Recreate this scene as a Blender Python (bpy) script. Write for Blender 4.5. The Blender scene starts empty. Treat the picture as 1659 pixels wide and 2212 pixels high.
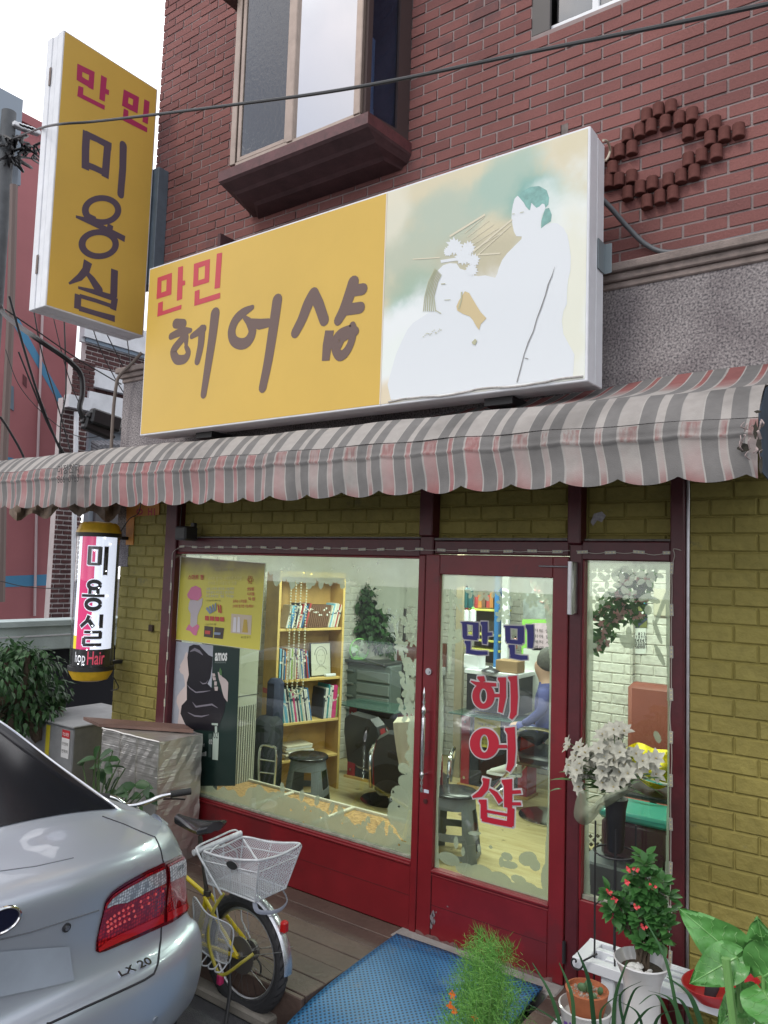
import bpy, math, random
from mathutils import Vector, Matrix
R = math.radians
rnd = random.Random(7)
sc = bpy.context.scene
COL = sc.collection
# ------------------------------------------------------------------ camera, world, sun, exposure
CAM = Vector((2.35348664, -3.70959437, 1.98724313))
YAW, PITCH, ROLL, FOC = 0.62657112, 0.07622801, 0.03242163, 1646.26676
FWD = Vector((-math.sin(YAW)*math.cos(PITCH), math.cos(YAW)*math.cos(PITCH), math.sin(PITCH)))
_r = Vector((math.cos(YAW), math.sin(YAW), 0)); _u = _r.cross(FWD)
RIGHT = _r*math.cos(ROLL)+_u*math.sin(ROLL); UP = -_r*math.sin(ROLL)+_u*math.cos(ROLL)
cd = bpy.data.cameras.new('camera'); cam = bpy.data.objects.new('camera', cd); COL.objects.link(cam)
cd.sensor_fit = 'VERTICAL'; cd.sensor_height = 36; cd.lens = 36*FOC/2212; cd.clip_end = 500; cd.clip_start = .02
cam.matrix_world = Matrix(((RIGHT.x, UP.x, -FWD.x, CAM.x), (RIGHT.y, UP.y, -FWD.y, CAM.y), (RIGHT.z, UP.z, -FWD.z, CAM.z), (0, 0, 0, 1)))
sc.camera = cam
def P(x, y, ax=1, val=0.):
 """point where the sight line through photo position (x,y) meets the real plane axis=val"""
 d = FWD+RIGHT*((x-829.5)/FOC)-UP*((y-1106.)/FOC)
 return CAM+d*((val-CAM[ax])/d[ax])
world = bpy.data.worlds.new('World'); sc.world = world; world.use_nodes = True
SEED = (3.1, .4, 1.7)
wn, wl = world.node_tree.nodes, world.node_tree.links
bg = wn['Background']; sky = wn.new('ShaderNodeTexSky'); sky.sky_type = 'NISHITA'; sky.sun_disc = False
SUN_EL, SUN_ROT = R(48), R(200)
sky.sun_elevation = SUN_EL; sky.sun_rotation = SUN_ROT; sky.air_density = 1.2; sky.dust_density = 2.0
tc = wn.new('ShaderNodeTexCoord'); nz = wn.new('ShaderNodeTexNoise'); nz.inputs['Scale'].default_value = 2.6
nz.inputs['Detail'].default_value = 7; nz.inputs['Roughness'].default_value = .58
rp = wn.new('ShaderNodeValToRGB'); rp.color_ramp.elements[0].position = .38; rp.color_ramp.elements[1].position = .50
nz2 = wn.new('ShaderNodeTexNoise'); nz2.inputs['Scale'].default_value = 3.2; nz2.inputs['Detail'].default_value = 5
rp2 = wn.new('ShaderNodeValToRGB'); rp2.color_ramp.elements[0].position = .35; rp2.color_ramp.elements[1].position = .62
rp2.color_ramp.elements[0].color = (7.8, 8.0, 8.8, 1); rp2.color_ramp.elements[1].color = (19.5, 19.3, 19.4, 1)
mx = wn.new('ShaderNodeMixRGB')
mpv = wn.new('ShaderNodeMapping'); mpv.inputs['Location'].default_value = SEED; wl.new(tc.outputs['Generated'], mpv.inputs['Vector'])
wl.new(mpv.outputs[0], nz.inputs['Vector']); wl.new(nz.outputs['Fac'], rp.inputs['Fac'])
wl.new(mpv.outputs[0], nz2.inputs['Vector']); wl.new(nz2.outputs['Fac'], rp2.inputs['Fac'])
wl.new(rp.outputs['Color'], mx.inputs['Fac']); wl.new(sky.outputs['Color'], mx.inputs['Color1']); wl.new(rp2.outputs['Color'], mx.inputs['Color2'])
wl.new(mx.outputs['Color'], bg.inputs['Color']); bg.inputs['Strength'].default_value = .1
sd = bpy.data.lights.new('sun', 'SUN'); sd.energy = .9; sd.angle = R(14); sd.color = (1, .93, .85)
so = bpy.data.objects.new('sun', sd); COL.objects.link(so)
_sdir = Vector((math.sin(SUN_ROT)*math.cos(SUN_EL), math.cos(SUN_ROT)*math.cos(SUN_EL), math.sin(SUN_EL)))
so.rotation_euler = _sdir.to_track_quat('Z', 'Y').to_euler(); so.location = _sdir*30
sc.view_settings.view_transform = 'Standard'; sc.view_settings.look = 'None'
sc.view_settings.exposure = 0.33; sc.view_settings.gamma = 1
sc.cycles.use_denoising = True
sc.cycles.max_bounces = 8; sc.cycles.transparent_max_bounces = 16
# ------------------------------------------------------------------ materials
MATS = {}
def mat(name, col, rough=.6, metal=0., var=.0, vs=8., bump=0., bs=60., spec=.5, emit=None, es=0., trans=0., coat=0., alpha=1., var2=None):
 if name in MATS: return MATS[name]
 m = bpy.data.materials.new(name); m.use_nodes = True; MATS[name] = m
 n, l = m.node_tree.nodes, m.node_tree.links
 b = n['Principled BSDF']
 b.inputs['Base Color'].default_value = (*col, 1); b.inputs['Roughness'].default_value = rough
 b.inputs['Metallic'].default_value = metal; b.inputs['Specular IOR Level'].default_value = spec
 b.inputs['Transmission Weight'].default_value = trans; b.inputs['Coat Weight'].default_value = coat
 b.inputs['Alpha'].default_value = alpha
 if emit: b.inputs['Emission Color'].default_value = (*emit, 1); b.inputs['Emission Strength'].default_value = es
 if var or bump:
  t = n.new('ShaderNodeTexCoord')
 if var:
  z = n.new('ShaderNodeTexNoise'); z.inputs['Scale'].default_value = vs; z.inputs['Detail'].default_value = 6; z.inputs['Roughness'].default_value = .65
  l.new(t.outputs['Object'], z.inputs['Vector'])
  r = n.new('ShaderNodeValToRGB'); r.color_ramp.elements[0].position = .3; r.color_ramp.elements[1].position = .7
  c2 = var2 or tuple(c*(1-var) for c in col)
  r.color_ramp.elements[0].color = (*c2, 1)
  r.color_ramp.elements[1].color = (*(tuple(min(1, c*(1+var*.35)) for c in col) if not var2 else col), 1)
  l.new(z.outputs['Fac'], r.inputs['Fac']); l.new(r.outputs['Color'], b.inputs['Base Color'])
 if bump:
  z = n.new('ShaderNodeTexNoise'); z.inputs['Scale'].default_value = bs; z.inputs['Detail'].default_value = 5
  l.new(t.outputs['Object'], z.inputs['Vector'])
  bp = n.new('ShaderNodeBump'); bp.inputs['Strength'].default_value = bump; bp.inputs['Distance'].default_value = .01
  l.new(z.outputs['Fac'], bp.inputs['Height']); l.new(bp.outputs['Normal'], b.inputs['Normal'])
 return m
def mat_island(name, c1, c2, c3, rough=.85, bump=.5, bs=90., var=.25, vs=3., dirt=None, spec=.3):
 """brick-like: colour per loose piece, plus broad patches of grime and fine relief"""
 m = bpy.data.materials.new(name); m.use_nodes = True; MATS[name] = m
 n, l = m.node_tree.nodes, m.node_tree.links; b = n['Principled BSDF']
 b.inputs['Roughness'].default_value = rough; b.inputs['Specular IOR Level'].default_value = spec
 g = n.new('ShaderNodeNewGeometry'); r = n.new('ShaderNodeValToRGB')
 r.color_ramp.elements[0].color = (*c1, 1); r.color_ramp.elements[1].color = (*c3, 1)
 e = r.color_ramp.elements.new(.5); e.color = (*c2, 1)
 l.new(g.outputs['Random Per Island'], r.inputs['Fac'])
 t = n.new('ShaderNodeTexCoord'); z = n.new('ShaderNodeTexNoise'); z.inputs['Scale'].default_value = vs; z.inputs['Detail'].default_value = 8
 l.new(t.outputs['Object'], z.inputs['Vector'])
 r2 = n.new('ShaderNodeValToRGB'); r2.color_ramp.elements[0].position = .35; r2.color_ramp.elements[1].position = .65
 r2.color_ramp.elements[0].color = (*((1-var,)*3 if not dirt else dirt), 1); r2.color_ramp.elements[1].color = (1, 1, 1, 1)
 l.new(z.outputs['Fac'], r2.inputs['Fac'])
 mm = n.new('ShaderNodeMixRGB'); mm.blend_type = 'MULTIPLY'; mm.inputs['Fac'].default_value = 1
 l.new(r.outputs['Color'], mm.inputs['Color1']); l.new(r2.outputs['Color'], mm.inputs['Color2'])
 z3 = n.new('ShaderNodeTexNoise'); z3.inputs['Scale'].default_value = bs; z3.inputs['Detail'].default_value = 4
 l.new(t.outputs['Object'], z3.inputs['Vector'])
 mm2 = n.new('ShaderNodeMixRGB'); mm2.blend_type = 'MULTIPLY'; mm2.inputs['Fac'].default_value = .35
 l.new(mm.outputs['Color'], mm2.inputs['Color1']); l.new(z3.outputs['Fac'], mm2.inputs['Color2'])
 l.new(mm2.outputs['Color'], b.inputs['Base Color'])
 bp = n.new('ShaderNodeBump'); bp.inputs['Strength'].default_value = bump; bp.inputs['Distance'].default_value = .01
 l.new(z3.outputs['Fac'], bp.inputs['Height']); l.new(bp.outputs['Normal'], b.inputs['Normal'])
 return m
def specks(m, col, sc_, th, amt=.8):
 n, l = m.node_tree.nodes, m.node_tree.links; bs = n['Principled BSDF']; i = bs.inputs['Base Color']
 t = n.new('ShaderNodeTexCoord'); z = n.new('ShaderNodeTexNoise'); z.inputs['Scale'].default_value = sc_; z.inputs['Detail'].default_value = 9; z.inputs['Roughness'].default_value = .7; l.new(t.outputs['Object'], z.inputs['Vector'])
 r = n.new('ShaderNodeMapRange'); r.inputs['From Min'].default_value = th; r.inputs['From Max'].default_value = th+.035; r.inputs['To Max'].default_value = amt; l.new(z.outputs['Fac'], r.inputs['Value'])
 x = n.new('ShaderNodeMixRGB'); x.inputs['Color1'].default_value = i.default_value
 if i.links: l.new(i.links[0].from_socket, x.inputs['Color1'])
 x.inputs['Color2'].default_value = (*col, 1); l.new(r.outputs[0], x.inputs['Fac']); l.new(x.outputs[0], i)
def mat_glass(name, tint=(.93, .97, .95), refl=1.):
 m = bpy.data.materials.new(name); m.use_nodes = True; MATS[name] = m
 n, l = m.node_tree.nodes, m.node_tree.links; n.remove(n['Principled BSDF'])
 o = n['Material Output']; t = n.new('ShaderNodeBsdfTransparent'); t.inputs['Color'].default_value = (*tint, 1)
 g = n.new('ShaderNodeBsdfGlossy'); g.inputs['Roughness'].default_value = .01
 f = n.new('ShaderNodeFresnel'); f.inputs['IOR'].default_value = 1.5
 q = n.new('ShaderNodeMath'); q.operation = 'MULTIPLY'; q.inputs[1].default_value = 1.7*refl
 x = n.new('ShaderNodeMixShader'); l.new(f.outputs[0], q.inputs[0]); l.new(q.outputs[0], x.inputs['Fac'])
 ge = n.new('ShaderNodeNewGeometry'); ma = n.new('ShaderNodeMath'); ma.operation = 'MULTIPLY_ADD'; ma.inputs[1].default_value = 1/1.5-1.5; ma.inputs[2].default_value = 1.5
 l.new(ge.outputs['Backfacing'], ma.inputs[0]); l.new(ma.outputs[0], f.inputs['IOR'])
 l.new(t.outputs[0], x.inputs[1]); l.new(g.outputs[0], x.inputs[2]); l.new(x.outputs[0], o.inputs['Surface'])
 return m
M_BRICK = mat_island('red_brick', (.31, .13, .118), (.285, .12, .11), (.24, .102, .096), bump=.35, vs=1.3, var=.22, bs=120)
M_MORTAR = mat('mortar', (.31, .25, .245), .95, var=.3, vs=5, bump=.4, bs=150)
M_YEL = mat_island('yellow_brick_paint', (.335, .285, .08), (.32, .27, .074), (.30, .256, .07), bump=.9, bs=24, vs=1.6, var=.22, rough=.7)
M_YELM = mat('yellow_joint', (.27, .23, .062), .8, var=.2, vs=9)
M_WBR = mat_island('white_brick_panel', (.78, .77, .70), (.74, .73, .67), (.70, .69, .63), bump=.9, bs=28, vs=1.5, var=.1, rough=.7)
M_WBRM = mat('white_joint', (.66, .65, .58), .8)
M_RED = mat('red_frame_paint', (.078, .009, .014), .42, var=.28, vs=14, bump=.08, bs=40, spec=.5)
specks(M_RED, (.10, .06, .06), 5, .66); specks(M_BRICK, (.09, .06, .065), 1.6, .60, .45); specks(M_YEL, (.10, .09, .05), 4, .63, .5)
def granite():
 m = bpy.data.materials.new('granite_stucco'); m.use_nodes = True; n, l = m.node_tree.nodes, m.node_tree.links; b = n['Principled BSDF']
 t = n.new('ShaderNodeTexCoord'); v = n.new('ShaderNodeTexNoise'); v.inputs['Scale'].default_value = 95; v.inputs['Detail'].default_value = 3
 r = n.new('ShaderNodeValToRGB'); e = r.color_ramp.elements
 e[0].position = .36; e[0].color = (.10, .095, .10, 1); e[1].position = .62; e[1].color = (.36, .335, .33, 1)
 q = e.new(.43); q.color = (.19, .175, .18, 1); q = e.new(.52); q.color = (.26, .235, .235, 1)
 z = n.new('ShaderNodeTexNoise'); z.inputs['Scale'].default_value = 3; z.inputs['Detail'].default_value = 6
 r2 = n.new('ShaderNodeValToRGB'); r2.color_ramp.elements[0].position = .35; r2.color_ramp.elements[0].color = (.62, .6, .62, 1); r2.color_ramp.elements[1].position = .6
 mm = n.new('ShaderNodeMixRGB'); mm.blend_type = 'MULTIPLY'; mm.inputs['Fac'].default_value = 1
 l.new(t.outputs['Object'], v.inputs['Vector']); l.new(t.outputs['Object'], z.inputs['Vector'])
 l.new(v.outputs['Fac'], r.inputs['Fac']); l.new(z.outputs['Fac'], r2.inputs['Fac'])
 l.new(r.outputs['Color'], mm.inputs['Color1']); l.new(r2.outputs['Color'], mm.inputs['Color2']); l.new(mm.outputs['Color'], b.inputs['Base Color'])
 b.inputs['Roughness'].default_value = .9
 bp = n.new('ShaderNodeBump'); bp.inputs['Strength'].default_value = .3; bp.inputs['Distance'].default_value = .005
 l.new(v.outputs['Fac'], bp.inputs['Height']); l.new(bp.outputs['Normal'], b.inputs['Normal'])
 return m
M_GRAN = granite()
M_CORN = mat('cornice_stone', (.27, .22, .20), .9, var=.35, vs=12, bump=.4, bs=140)
M_WHT = mat('white_painted_metal', (.72, .74, .78), .4, var=.12, vs=6)
M_BLK = mat('black_plastic', (.02, .02, .022), .45, var=.2, vs=20)
M_BLKR = mat('black_rubber', (.022, .022, .024), .7, bump=.3, bs=90)
M_CHR = mat('chrome', (.75, .76, .78), .14, 1.)
M_ALU = mat('aluminium', (.55, .55, .57), .38, 1., var=.15, vs=30)
M_BRZ = mat('bronze_window_metal', (.36, .29, .25), .42, .55, var=.2, vs=9)
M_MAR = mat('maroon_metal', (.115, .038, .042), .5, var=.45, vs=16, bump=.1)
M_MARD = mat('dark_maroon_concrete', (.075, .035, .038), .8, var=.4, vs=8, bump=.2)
M_GLASS = mat_glass('clear_glass')
M_GLASSW = mat_glass('house_window_glass', (.30, .34, .38), 3.2)
M_GREYP = mat('grey_plastic', (.16, .18, .19), .45, var=.15, vs=10)
# ------------------------------------------------------------------ mesh helpers
class MB:
 def __init__(s): s.v = []; s.f = []; s.m = []; s.k = 0
 def add(s, vs, fs):
  o = len(s.v); s.v += [tuple(v) for v in vs]; s.f += [tuple(i+o for i in f) for f in fs]; s.m += [s.k]*len(fs); return s
 def box(s, a, b, M=None):
  x0, y0, z0 = a; x1, y1, z1 = b
  v = [Vector(p) for p in ((x0,y0,z0),(x1,y0,z0),(x1,y1,z0),(x0,y1,z0),(x0,y0,z1),(x1,y0,z1),(x1,y1,z1),(x0,y1,z1))]
  if M is not None: v = [M @ p for p in v]
  return s.add(v, [(3,2,1,0),(4,5,6,7),(0,1,5,4),(1,2,6,5),(2,3,7,6),(3,0,4,7)])
 def cbox(s, a, b, c=.004, M=None):
  """box with chamfered edges"""
  cx = [(a[i]+b[i])/2 for i in range(3)]; h = [abs(b[i]-a[i])/2 for i in range(3)]; c = min(c, min(h)*.6)
  vs = []; idx = {}
  for sx in (-1, 1):
   for sy in (-1, 1):
    for sz in (-1, 1):
     for k in range(3):
      d = [h[i]-c if i != k else h[i] for i in range(3)]
      idx[(sx, sy, sz, k)] = len(vs)
      vs.append(Vector((cx[0]+sx*d[0], cx[1]+sy*d[1], cx[2]+sz*d[2])))
  fs = []
  for k in range(3):
   i, j = [(1, 2), (2, 0), (0, 1)][k]
   for sg in (-1, 1):
    q = []
    for (p, r) in ((-1,-1),(1,-1),(1,1),(-1,1)):
     t = [0,0,0]; t[k] = sg; t[i] = p; t[j] = r; q.append(idx[(*t, k)])
    fs.append(q if sg > 0 else q[::-1])
  for k in range(3):
   i, j = [(1, 2), (2, 0), (0, 1)][k]
   for si in (-1, 1):
    for sj in (-1, 1):
     t0 = [0,0,0]; t0[k] = -1; t0[i] = si; t0[j] = sj; t1 = list(t0); t1[k] = 1
     q = [idx[(*t0, i)], idx[(*t1, i)], idx[(*t1, j)], idx[(*t0, j)]]
     fs.append(q if si*sj < 0 else q[::-1])
  for sx in (-1, 1):
   for sy in (-1, 1):
    for sz in (-1, 1):
     q = [idx[(sx,sy,sz,k)] for k in range(3)]
     fs.append(q if sx*sy*sz > 0 else q[::-1])
  if M is not None: vs = [M @ p for p in vs]
  return s.add(vs, fs)
 def cyl(s, p0, p1, r0, r1=None, n=16, caps=True):
  r1 = r0 if r1 is None else r1; p0 = Vector(p0); p1 = Vector(p1); d = (p1-p0).normalized()
  a = d.orthogonal().normalized(); b = d.cross(a)
  vs = []
  for p, r in ((p0, r0), (p1, r1)):
   for i in range(n):
    t = 2*math.pi*i/n; vs.append(p+a*(math.cos(t)*r)+b*(math.sin(t)*r))
  fs = [(i, (i+1) % n, n+(i+1) % n, n+i) for i in range(n)]
  if caps: fs += [tuple(range(n-1, -1, -1)), tuple(range(n, 2*n))]
  return s.add(vs, fs)
 def tube(s, pts, r, n=8, closed=False, flat=1.):
  pts = [Vector(p) for p in pts]; N = len(pts); rr = r if isinstance(r, (list, tuple)) else [r]*N
  up = None; vs = []
  for i, p in enumerate(pts):
   if closed: d = pts[(i+1) % N]-pts[i-1]
   else: d = pts[min(i+1, N-1)]-pts[max(i-1, 0)]
   if d.length < 1e-9: d = Vector((0,0,1))
   d.normalize()
   if up is None: up = d.orthogonal().normalized()
   up = (up-d*up.dot(d));
   if up.length < 1e-6: up = d.orthogonal()
   up.normalize(); b = d.cross(up)
   for k in range(n):
    t = 2*math.pi*k/n; vs.append(p+up*(math.cos(t)*rr[i])+b*(math.sin(t)*rr[i]*flat))
  fs = []
  for i in range(N if closed else N-1):
   j = (i+1) % N
   fs += [(i*n+k, i*n+(k+1) % n, j*n+(k+1) % n, j*n+k) for k in range(n)]
  if not closed: fs += [tuple(range(n-1, -1, -1)), tuple((N-1)*n+k for k in range(n))]
  return s.add(vs, fs)
 def lathe(s, prof, c=(0,0,0), n=32, M=None, sx=1., sy=1.):
  c = Vector(c); vs = []
  for r, z in prof:
   for i in range(n):
    t = 2*math.pi*i/n; p = Vector((math.cos(t)*r*sx, math.sin(t)*r*sy, z))
    if M is not None: p = M @ p
    vs.append(c+p)
  fs = []
  for j in range(len(prof)-1):
   fs += [(j*n+i, j*n+(i+1) % n, (j+1)*n+(i+1) % n, (j+1)*n+i) for i in range(n)]
  if prof[0][0] > 1e-6: fs.append(tuple(range(n-1, -1, -1)))
  if prof[-1][0] > 1e-6: fs.append(tuple((len(prof)-1)*n+i for i in range(n)))
  return s.add(vs, fs)
 def prism(s, poly, off):
  """poly: 3D points of a flat outline; off: extrusion vector"""
  n = len(poly); off = Vector(off); a = [Vector(p) for p in poly]; b = [p+off for p in a]
  fs = [tuple(range(n)), tuple(range(2*n-1, n-1, -1))]+[(i, n+i, n+(i+1) % n, (i+1) % n) for i in range(n)]
  return s.add(a+b, fs)
 def grid(s, rows):
  m = len(rows[0]); vs = [p for r in rows for p in r]
  return s.add(vs, [(i*m+j, i*m+j+1, (i+1)*m+j+1, (i+1)*m+j) for i in range(len(rows)-1) for j in range(m-1)])
 def build(s, name, mt, parent=None, smooth=False, sharp=R(40)):
  me = bpy.data.meshes.new(name); me.from_pydata(s.v, [], s.f)
  for q in (mt if isinstance(mt, (list, tuple)) else [mt]): me.materials.append(q)
  if any(s.m): me.polygons.foreach_set('material_index', s.m)
  me.validate(); me.update()
  if smooth:
   me.polygons.foreach_set('use_smooth', [True]*len(me.polygons))
   try: me.set_sharp_from_angle(angle=sharp)
   except Exception: pass
  o = bpy.data.objects.new(name, me); COL.objects.link(o)
  if parent is not None: o.parent = parent; o.matrix_parent_inverse = parent.matrix_world.inverted() if False else Matrix.Translation(-ploc(parent))
  return o
_PL = {}
def ploc(o):
 v = Vector((0, 0, 0))
 while o is not None and o.type == 'EMPTY': v = v+Vector(o.location); o = o.parent
 return v
def tag(o, label=None, cat=None, group=None, kind=None):
 if label: o['label'] = label
 if cat: o['category'] = cat
 if group: o['group'] = group
 if kind: o['kind'] = kind
 return o
def thing(name, label, cat, loc=(0,0,0), group=None):
 o = bpy.data.objects.new(name, None); COL.objects.link(o); o.location = loc; o.empty_display_size = .1
 return tag(o, label, cat, group)
def sub(o, parent):
 """parent o (a mesh in world coordinates) to another object"""
 o.parent = parent; o.matrix_parent_inverse = Matrix.Translation(-ploc(parent)); return o
def copy_tree(o, parent=None):
 c = o.copy(); COL.objects.link(c)
 if parent is not None: c.parent = parent
 for ch in o.children: copy_tree(ch, c)
 return c
def smoothpath(pts, k=8, closed=False):
 pts = [Vector(p) for p in pts]; N = len(pts); out = []
 rng = range(N) if closed else range(N-1)
 for i in rng:
  p0 = pts[i-1] if (closed or i > 0) else pts[0]; p1 = pts[i]; p2 = pts[(i+1) % N]
  p3 = pts[(i+2) % N] if (closed or i+2 < N) else pts[-1]
  for j in range(k):
   t = j/k
   out.append(.5*((2*p1)+(p2-p0)*t+(2*p0-5*p1+4*p2-p3)*t*t+(3*p1-p0-3*p2+p3)*t*t*t))
 if not closed: out.append(pts[-1])
 return out
# flat lettering on a plane: strokes traced as centre lines with a width
class Ink:
 def __init__(s, nrm, lift=.0006): s.mb = MB(); s.n = Vector(nrm).normalized(); s.h = lift; s.c = 0
 def poly(s, pts, t=.0002):
  s.c += 1; o = s.n*(s.h+.00006*(s.c % 30))
  s.mb.prism([Vector(p)+o for p in pts], s.n*t)
 def stroke(s, pts, w, cap='flat', grow=0.):
  """pts 3D on the plane, w width (number or list)"""
  pts = [Vector(p) for p in pts]; N = len(pts); ws = [w]*N if not isinstance(w, (list, tuple)) else list(w)
  ws = [a+2*grow for a in ws]
  if cap == 'flat' and grow:
   d = (pts[0]-pts[1]).normalized(); pts[0] = pts[0]+d*grow; d = (pts[-1]-pts[-2]).normalized(); pts[-1] = pts[-1]+d*grow
  L = []; Rr = []
  for i, p in enumerate(pts):
   if i == 0: d = pts[1]-p
   elif i == N-1: d = p-pts[-2]
   else: d = (pts[i+1]-p).normalized()+(p-pts[i-1]).normalized()
   d.normalize(); sd_ = s.n.cross(d)
   k = 1.
   if 0 < i < N-1:
    c = abs(sd_.dot(s.n.cross((pts[i+1]-p).normalized()))); k = 1/max(c, .5)
   L.append(p+sd_*(ws[i]/2*k)); Rr.append(p-sd_*(ws[i]/2*k))
  if cap == 'round':
   e = []; d = (pts[-1]-pts[-2]).normalized(); sd_ = s.n.cross(d)
   for j in range(1, 6): t = math.pi*j/6; e.append(pts[-1]+sd_*(math.cos(t)*ws[-1]/2)+d*(math.sin(t)*ws[-1]/2))
   b = []; d = (pts[0]-pts[1]).normalized(); sd_ = s.n.cross(d)
   for j in range(1, 6): t = math.pi*j/6; b.append(pts[0]+sd_*(math.cos(t)*ws[0]/2)+d*(math.sin(t)*ws[0]/2))
   # quads strip plus caps
   s.c += 1; o = s.n*(s.h+.00006*(s.c % 30))
   for i in range(N-1): s.mb.prism([q+o for q in (L[i], L[i+1], Rr[i+1], Rr[i])], s.n*.0002)
   o = s.n*(s.h+.00006*(s.c % 30)+.00003)
   s.mb.prism([q+o for q in [L[-1]]+e+[Rr[-1]]], s.n*.0002); s.mb.prism([q+o for q in [Rr[0]]+b+[L[0]]], s.n*.0002)
  else:
   s.c += 1; o = s.n*(s.h+.00006*(s.c % 30))
   for i in range(N-1): s.mb.prism([q+o for q in (L[i], L[i+1], Rr[i+1], Rr[i])], s.n*.0002)
 def ring(s, c, ax, ay, wx, wy=None, grow=0.):
  """ellipse ring; c centre, ax/ay outer half-axis vectors, wx/wy stroke width at the sides / at top and bottom"""
  wy = wy or wx; s.c += 1; o = s.n*(s.h+.00006*(s.c % 30)); N = 40; c = Vector(c)+o; ax = Vector(ax); ay = Vector(ay)
  a1 = (ax.length+grow)/ax.length; b1 = (ay.length+grow)/ay.length; a0 = (ax.length-wx-grow)/ax.length; b0 = (ay.length-wy-grow)/ay.length
  for i in range(N):
   t0 = 2*math.pi*i/N; t1 = 2*math.pi*(i+1)/N
   q = [c+ax*(math.cos(t)*a)+ay*(math.sin(t)*b) for t, a, b in ((t0, a1, b1), (t1, a1, b1), (t1, a0, b0), (t0, a0, b0))]
   s.mb.prism(q, s.n*.0002)
 def build(s, name, mt, parent): return s.mb.build(name, mt, parent)
def text(body, org, ux, uy, w, h, name, mt, parent, bold=0., th=.001, base='ll'):
 """font lettering fitted into a w x h box from org (lower left) along unit vectors ux, uy"""
 cu = bpy.data.curves.new(name, 'FONT'); cu.body = body; cu.offset = bold; cu.resolution_u = 3; cu.align_x = 'LEFT'
 ob = bpy.data.objects.new(name, cu); COL.objects.link(ob)
 dg = bpy.context.evaluated_depsgraph_get(); me = bpy.data.meshes.new_from_object(ob.evaluated_get(dg)); bpy.data.objects.remove(ob)
 vs = [Vector(v.co) for v in me.vertices]
 if not vs: return None
 x0 = min(v.x for v in vs); x1 = max(v.x for v in vs); y0 = min(v.y for v in vs); y1 = max(v.y for v in vs)
 ux = Vector(ux); uy = Vector(uy); org = Vector(org); nn = ux.cross(uy).normalized()
 fs = [tuple(p.vertices) for p in me.polygons]; bpy.data.meshes.remove(me)
 mb = MB(); mb.add([org+ux*((v.x-x0)/max(x1-x0, 1e-6)*w)+uy*((v.y-y0)/max(y1-y0, 1e-6)*h)+nn*th for v in vs], fs)
 return mb.build(name, mt, parent)
def leaf(mb, p, d, n, L, W, fold=.25, seg=3, droop=.3):
 """pointed leaf: base p, direction d, up n"""
 d = Vector(d).normalized(); n = Vector(n); s_ = d.cross(n)
 if s_.length < 1e-4: s_ = d.orthogonal()
 s_.normalize(); n = s_.cross(d); rows = []
 for i in range(seg+1):
  t = i/seg; w = W*math.sin(math.pi*min(1, (t*.92+.06)))**.8*(1-.35*t) if 0 < i < seg else W*.06
  c = Vector(p)+d*(L*t)-n*(droop*L*t*t); rows.append([c-s_*w+n*(fold*w), c, c+s_*w+n*(fold*w)])
 mb.grid(rows)
def bricks(mb, x0, x1, z0, z1, y, L=.21, H=.07, J=.01, D=.012, cham=.0, holes=(), ax=1, sgn=-1, off=0., jit=.0015, zref=0., xref=0.):
 """courses of real bricks on the plane (axis ax)=y, faces pointing to sgn"""
 k0 = math.floor((z0-zref)/H); k1 = math.ceil((z1-zref)/H)
 for k in range(k0, k1):
  za = max(zref+k*H+J/2, z0); zb = min(zref+(k+1)*H-J/2, z1)
  if zb-za < .004: continue
  sh = (L/2 if k % 2 else 0)+off
  i0 = math.floor((x0-sh-xref)/L); i1 = math.ceil((x1-sh-xref)/L)
  for i in range(i0, i1):
   xa = max(xref+sh+i*L+J/2, x0); xb = min(xref+sh+(i+1)*L-J/2, x1)
   segs = [(xa, xb)]
   for (hx0, hx1, hz0, hz1) in holes:
    if zb > hz0+.012 and za < hz1-.012:
     ns = []
     for a, b in segs:
      if b <= hx0 or a >= hx1: ns.append((a, b))
      else:
       if a < hx0: ns.append((a, hx0))
       if b > hx1: ns.append((hx1, b))
     segs = ns
   for a, b in segs:
    if b-a < .008: continue
    d = D+rnd.uniform(-jit, jit); c = cham
    def Q(u, z, dd):
     return (u, y+sgn*dd, z) if ax == 1 else (y+sgn*dd, u, z)
    v = [Q(a, za, 0), Q(b, za, 0), Q(b, zb, 0), Q(a, zb, 0), Q(a+c, za+c, d), Q(b-c, za+c, d), Q(b-c, zb-c, d), Q(a+c, zb-c, d)]
    mb.add(v, [(4,5,6,7),(0,1,5,4),(1,2,6,5),(2,3,7,6),(3,0,4,7)])
# ------------------------------------------------------------------ ground
def asphalt():
 m = mat('asphalt', (.06, .06, .065), .9, var=.35, vs=2.5, bump=.8, bs=160)
 return m
ROADZ = -.17
g = MB(); n_ = 14
g.grid([[(-80+160*i/n_, -80+160*j/n_, ROADZ) for i in range(n_+1)] for j in range(n_+1)][::-1])
tag(g.build('road', asphalt()), kind='structure')
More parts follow.
